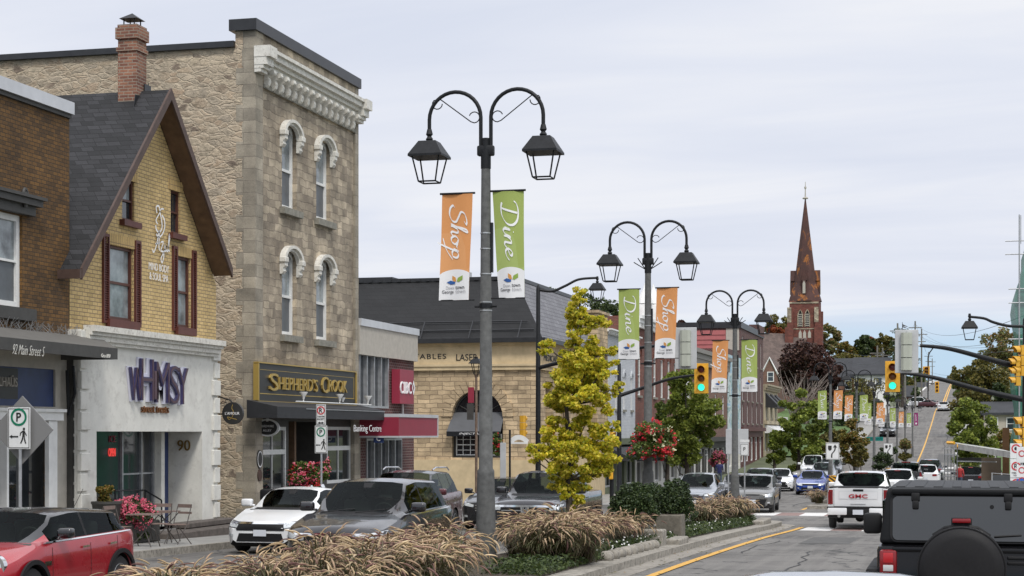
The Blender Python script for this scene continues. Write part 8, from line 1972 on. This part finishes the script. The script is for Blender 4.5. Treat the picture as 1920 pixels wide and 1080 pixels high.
# white pickup
S = D2(PICK, L=5.8, W=2.06, H=1.92, belt=1.28, hood=1.28, nose=1.18, deck=1.42, cowl=1.5, roof0=2.2, roof1=3.95, tail=4.15, pillars=[2.8], gl1=3.9, wheels=(1.05, 4.75), wr_=.41, clear=.42, rise=.10, wr=.74, gl0=1.75)
t, pa = make_car('white pickup seen from behind on the crosswalk', 'pickup truck', S, pwht, None, 'white_pickup', behind(1609, 58.6, S), R(180))
Lp = S['L']; rear = lambda nm, mat, x0, x1, z0, z1, off=.01, both=False: pa(nm, mat, [(x0, z0), (x1, z0), (x1, z1), (x0, z1)], 'r', 6, 3, off, both=both)
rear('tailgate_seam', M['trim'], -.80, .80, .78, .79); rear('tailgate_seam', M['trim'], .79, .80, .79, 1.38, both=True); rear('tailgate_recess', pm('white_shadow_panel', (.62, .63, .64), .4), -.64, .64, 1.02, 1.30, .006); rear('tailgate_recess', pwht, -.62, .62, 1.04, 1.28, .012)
rear('tail_light', M['red'], .83, .985, .86, 1.34, .02, True); rear('tail_light_core', pm('lamp_dark_red', (.12, .005, .008), .2), .875, .93, .90, 1.28, .026, True)
hd = MB().rbox(-.17, .17, Lp + .0, Lp + .03, 1.29, 1.36, .012, 1).build('tailgate_handle', M['trim'], t, local=True)
def rtext(par, s, x, z, w, h, mat, y): return text(par, s, Matrix.Translation((x, y, z)) @ Matrix(((-1, 0, 0, 0), (0, 0, 1, 0), (0, 1, 0, 0), (0, 0, 0, 1))), mat=mat, width=w, height=h, ext=.008, local=True, off=.02)
rtext(t, 'GMC', 0, 1.13, .62, .13, pm('letter_red', (.42, .02, .03), .3), Lp + .03); MB().box(-.25, .25, Lp + .01, Lp + .022, .86, .875).build('script_line', M['chrome'], t, local=True)
MB().rbox(-1.0, -.36, Lp - .05, Lp + .14, .50, .74, .04, 2).rbox(.36, 1.0, Lp - .05, Lp + .14, .50, .74, .04, 2).build('rear_bumper', pwht, t, 40, local=True, split=True)
MB().rbox(-.62, .62, Lp - .05, Lp + .11, .48, .72, .03, 2).rbox(-1.02, 1.02, Lp - .12, Lp + .10, .70, .78, .02, 2).rbox(-1.0, 1.0, Lp - .2, Lp + .06, .40, .50, .03, 1).build('bumper_step', M['trim'], t, 40, local=True)
MB().box(-.17, .17, Lp + .111, Lp + .125, .52, .68).build('licence_plate', M['plate'], t, local=True); MB().lathe([(.05, Lp - .1), (.05, Lp + .15)], (-.62, 0, .47), 10, ax=1).lathe([(.05, Lp - .1), (.05, Lp + .15)], (.62, 0, .47), 10, ax=1).build('exhaust', M['chrome'], t, 40, local=True)
MB().lathe([(.0, -.14), (.10, -.12), (.16, 0), (.10, .12), (0, .14)], (0, 4.75, .38), 12, ax=1).tube([(-.9, 4.75, .41), (.9, 4.75, .41)], .06, 8).box(-.5, .5, Lp - 1.2, Lp - .3, .42, .6).build('rear_axle', M['trim'], t, 40, local=True)
MB().box(-.22, .22, 3.955, 3.99, 1.85, 1.885).build('brake_light', M['red'], t, local=True)
MB().box(-.96, .96, 4.2, Lp - .06, 1.37, 1.425).build('bed_opening', M['trim'], t, local=True)
MB().rbox(-.78, .78, 3.955, 4.02, 1.40, 1.82, .03, 2).build('rear_window', M['cglass'], t, 40, local=True)
# cars ahead in the right lane
S = D2(SUV, H=1.72, deck=1.2)
t, pa = make_car('white crossover seen from behind just right of the white pickup', 'car', S, pwht, None, 'white_crossover', behind(1682, 88, S), R(180)); rear_suv(t, pa, S, .78, .95, .52, .88, .72)
S = D2(PICK, H=1.95, W=2.0, belt=1.28, hood=1.28, nose=1.18, deck=1.40, rise=.1, clear=.4)
t, pa = make_car('black pickup seen from behind beyond the white crossover', 'pickup truck', S, blk, None, 'black_pickup', behind(1697, 103, S), R(180)); pa('tail_light', M['red'], [(.83, .86), (.97, .86), (.97, 1.34), (.83, 1.34)], 'r', 3, 3, .02, both=True)
MB().box(-.25, .25, S['roof1'] - .1, S['roof1'] + .03, 1.90, 1.95).build('brake_light', M['red'], t, local=True); MB().rbox(-.72, .72, S['roof1'] + .05, S['tail'] + .03, 1.42, 1.8, .03, 2).build('rear_window', M['cglass'], t, local=True)
S = D2(SUV, H=1.68)
t, pa = make_car('white crossover with red wrap around tail lights right of the black pickup', 'car', S, pwht, None, 'white_crossover', behind(1735, 116, S), R(180)); rear_suv(t, pa, S, .92, 1.05, .45, .93, .7)
S = D2(SUV, H=1.78, W=1.95); pn = paint('paint_navy', (.012, .016, .03), .3, .25)
t, pa = make_car('dark navy sport utility vehicle ahead, left of the scaffold shelter', 'car', S, pn, None, 'navy_suv', behind(1743, 128, S), R(180)); rear_suv(t, pa, S, .95, 1.1, .55, .9, .75)
S = D2(SUV, H=1.68)
t, pa = make_car('dark grey crossover parked beneath the scaffold shelter', 'car', S, pg, None, 'grey_crossover', behind(1820, 108, S), R(180)); rear_suv(t, pa, S, .95, 1.08, .45, .93, .72)
S = D2(SED, H=1.48, W=1.85, wells=False)
t, pa = make_car('white sedan driving up the hill before the crest', 'car', S, pwht, None, 'white_sedan', behind(1769, 262, S), R(180)); rear_suv(t, pa, S, .72, .84, .4, .88, .4)
S = D2(SUV, wells=False, H=1.8); t, pa = make_car('black sport utility vehicle coming down the hill behind the banners', 'car', S, blk, None, 'black_suv', place(1663, 208), R(-3)); face_suv(t, pa, S, 'bars')
t, pa = make_car('tiny white car far up the hill road', 'car', D2(S, H=1.7), pwht, None, 'white_car', behind(1745.5, 575, S), R(180)); rear_suv(t, pa, S, .9, 1.1, .5, .9)
for px, D, pt_, rz, lb, SS in ((1753, 318, pwht, 70, 'white van turning at the crest behind the white sedan', D2(S, H=1.95)), (1766, 314, pm_, 55, 'red car crossing behind the white hill sedan', D2(SED, wells=False)), (1783, 320, pg, -80, 'dark car crossing the crest right of the red one', S), (1799, 324, ps, -70, 'silver car at the right of the crest', S)):
    t, pa = make_car(lb, 'car', SS, pt_, None, 'crossing_car', place(px, D), R(rz))
# white roof close to the camera
S = D2(SED, H=1.46, wells=False); q = W(1560, 812, 10.15)
t, pa = make_car('silver car roof just showing at the bottom edge of the picture', 'car', S, ps, None, 'silver_car', (q.x, q.y + 2.75, gz(12) + .02), R(180))
# ---- black off-roader with the spare wheel
jx, jy = W(1803, 812, 16.9).x, 17.3; JZ = -2.385
t = thing('off_road_car', 'large black off-road car from behind with a covered spare wheel', 'car', (jx, jy, JZ)); BK = pm('paint_gloss_black', (.005, .005, .006), .12, spec=.35); HT = pm('hardtop_black', (.006, .0065, .0075), .5, 0, .15, 30, .15, 200, spec=.22)
def B(nm, mat, *bx, r=.02, sm=40, par=None): 
    mb = MB()
    for b in bx: mb.rbox(*b, r, 2)
    return mb.build(nm, mat, par or t, sm, local=True)
B('body', BK, (-.79, .79, -.0, 3.9, .55, 1.31), r=.05)
B('fender_flare', M['trim'], (-.90, -.70, .12, 1.5, .98, 1.09), r=.04); B('fender_flare', M['trim'], (.70, .90, .12, 1.5, .98, 1.09), r=.04)
B('fender_flare', M['trim'], (-.90, -.74, .02, .14, .60, 1.08), r=.03); B('fender_flare', M['trim'], (.74, .90, .02, .14, .60, 1.08), r=.03)
# hard top: tapering shell with rounded corners
ht = bmesh.new(); bmesh.ops.create_cube(ht, size=1)
for v in ht.verts:
    top_ = v.co.z > 0; x = .775 if not top_ else .70; v.co = Vector(((1 if v.co.x > 0 else -1) * x, (.06 if not top_ else .16) if v.co.y < 0 else 2.9, 1.311 if not top_ else 1.86))
bmesh.ops.bevel(ht, geom=ht.edges[:], offset=.055, segments=3, profile=.6, affect='EDGES'); MB().bm(ht).build('hardtop', HT, t, 50, local=True)
rf = MB(); 
for i in range(8): x = -.62 + i * .177; rf.rbox(x, x + .09, .25, 2.6, 1.855, 1.868, .006, 1)
rf.build('roof_ribs', HT, t, local=True); MB().rbox(-.66, .66, .085, .19, 1.79, 1.85, .02, 2).build('rear_lip', HT, t, 40, local=True)
def yz(z): return .06 + .10 * (z - 1.311) / .549
gl = MB(); 
def ypl(x0, x1, z0, z1, d0, r=.06, n=4):
    pts = []
    for cx_, cz_, a0 in ((x1 - r, z0 + r, -90), (x1 - r, z1 - r, 0), (x0 + r, z1 - r, 90), (x0 + r, z0 + r, 180)):
        for k in range(n + 1): a = R(a0 + 90*k/n); pts.append((cx_ + r*math.cos(a), cz_ + r*math.sin(a)))
    return [(x, yz(z) - d0, z) for x, z in pts]
def slabp(nm, mat, x0, x1, z0, z1, d0, d1, r=.06, par=None):
    a = ypl(x0, x1, z0, z1, d0, r); b = ypl(x0, x1, z0, z1, d1, r); n = len(a); mb = MB(); mb.add(a + b, [tuple(range(n-1, -1, -1)), tuple(range(n, 2*n))] + [(i, (i+1) % n, n + (i+1) % n, n + i) for i in range(n)]); return mb.build(nm, mat, par or t, local=True)
slabp('rear_glass_seal', M['trim'], -.67, .67, 1.335, 1.795, -.03, .016, .07)
slabp('rear_glass', pm('tinted_rear_glass', (.006, .008, .008), .05, spec=1.0, coat=.5), -.645, .645, 1.355, 1.775, -.02, .028, .05)
for x in (-.43, .43): B('glass_hinge', M['trim'], (x - .04, x + .04, .07, .115, 1.73, 1.81), (x - .03, x + .03, .06, .09, 1.655, 1.735), r=.012)
MB().lathe([(.02, -.02), (.02, .02)], (.28, .11, 1.68), 10, ax=1).build('wiper_pivot', M['trim'], t, local=True); MB().tube([(.30, .03, 1.40), (.55, .05, 1.415)], .010, 5).build('rear_wiper', M['trim'], t, local=True)
# tailgate lines, spare wheel, lamps, bumper
B('tailgate', BK, (-.64, .72, -.03, .01, .58, 1.30), r=.02)
sw_ = MB().lathe([(.0, -.36), (.10, -.365), (.30, -.36), (.375, -.34), (.405, -.29), (.41, -.12), (.395, -.06), (.2, -.05)], (.0, 0, 1.10), 48, ax=1).build('spare_wheel_cover', pm('tyre_cover_vinyl', (.011, .0105, .0115), .6, 0, .15, 40, .12, 120, spec=.25), t, 55, local=True)
MB().tube([(.0 + .40*math.cos(2*math.pi*k/40), -.31, 1.10 + .40*math.sin(2*math.pi*k/40)) for k in range(41)], .008, 5, False).build('cover_seam', M['trim'], sw_, local=True)
MB().lathe([(.03, -.385), (.035, -.37), (.03, -.36)], (.0, 0, 1.02), 12, ax=1).build('camera_hole', M['blackgloss'], sw_, local=True)
MB().tube([(-.26, -.06, 1.41), (-.15, -.1, 1.485), (0, -.12, 1.515), (.15, -.1, 1.485), (.26, -.06, 1.41)], .020, 6).build('spare_carrier', M['trim'], t, 50, local=True)
B('brake_light', M['red'], (-.085, .085, -.16, -.10, 1.535, 1.575), r=.008); B('brake_light_bracket', M['trim'], (-.095, .095, -.10, -.02, 1.48, 1.58), r=.01)
for s in (-1, 1):
    x0, x1 = sorted((s * .60, s * .765)); lo = B('tail_light', M['red'], (x0, x1, -.055, .03, 1.02, 1.265), r=.025)
    B('tail_light_lens', pm('lens_red_bright', (.42, .02, .025), .2), (x0 + .035, x1 - .035, -.062, -.05, 1.14, 1.235), r=.004, par=lo); B('reversing_lens', pm('lens_clear', (.5, .5, .5), .2), (x0 + .035, x1 - .035, -.062, -.05, 1.06, 1.12), r=.004, par=lo)
B('rear_bumper', M['trim'], (-.88, .88, -.20, .02, .42, .62), r=.04)
for z in (1.2, 1.15, 1.0): MB().rbox(.42, .74, -.05, -.015, z - .012, z + .02, .008, 1).build('tailgate_hinge', M['trim'], t, local=True)
MB().tube([(-.5, -.03, .92), (-.42, -.05, .95), (-.36, -.03, .92)], .012, 5).tube([(-.34, -.03, .70), (-.30, -.05, .73), (-.25, -.03, .70)], .012, 5).build('latch', M['chrome'], t, local=True)
B('body_crease', BK, (-.645, .725, -.04, -.0, 1.245, 1.295), r=.01)
B('side_mirror', M['trim'], (-1.06, -.86, 2.55, 2.70, 1.27, 1.50), r=.04); B('side_mirror', M['trim'], (.86, 1.06, 2.55, 2.70, 1.27, 1.50), r=.04)
for s in (-1, 1):
    for y in (.85, 3.2):
        x0, x1 = sorted((s * .68, s * .93)); w = MB().lathe([(.25, x0), (.38, x0), (.40, x0 + .04), (.40, x1 - .04), (.38, x1), (.25, x1)], (0, y, .40), 28, ax=0).build('wheel', M['rubber'], t, 40, local=True); MB().lathe([(.24, x0 + .03), (.24, x1 - .03)], (0, y, .40), 16, ax=0).build('rim', M['rim'], w, local=True)
B('chassis', M['trim'], (-.45, .45, .1, 3.8, .30, .53), r=.02); B('bonnet', BK, (-.70, .70, 2.95, 3.9, 1.311, 1.33), r=.01)
B('side_window', M['cglass'], (-.76, -.74, .5, 2.6, 1.36, 1.72), r=.01); B('side_window', M['cglass'], (.74, .76, .5, 2.6, 1.36, 1.72), r=.01)
# scooter behind the white sedan
q = W(572, 915, 44); g = gz(q.y) + .15; t = thing('scooter', 'black scooter with handlebars parked before the pub behind the white sedan', 'scooter', (q.x, q.y, g))
MB().rbox(-.9, .35, -.16, .16, .35, .75, .1, 3).build('body', blk, t, 50, local=True); MB().rbox(-.85, -.05, -.15, .15, .75, .92, .06, 3).build('seat', M['trim'], t, 50, local=True)
MB().tube([(.62, 0, .3), (.45, 0, 1.0), (.42, 0, 1.18)], .05, 6).tube([(.40, -.38, 1.22), (.42, 0, 1.17), (.40, .38, 1.22)], .022, 6).build('handlebar', M['trim'], t, 50, local=True)
for x in (-.62, .66): MB().lathe([(.1, -.05), (.24, -.055), (.26, 0), (.24, .055), (.1, .05)], (x, 0, .26), 20, ax=1).build('wheel', M['rubber'], t, 50, local=True)
MB().rbox(-1.15, -.8, -.18, .18, .92, 1.2, .05, 3).build('top_box', M['trim'], t, 50, local=True); MB().tube([(.3, -.4, 1.3), (.36, -.38, 1.2)], .05, 6).tube([(.3, .4, 1.3), (.36, .38, 1.2)], .05, 6).build('mirror', M['chrome'], t, local=True, split=True)
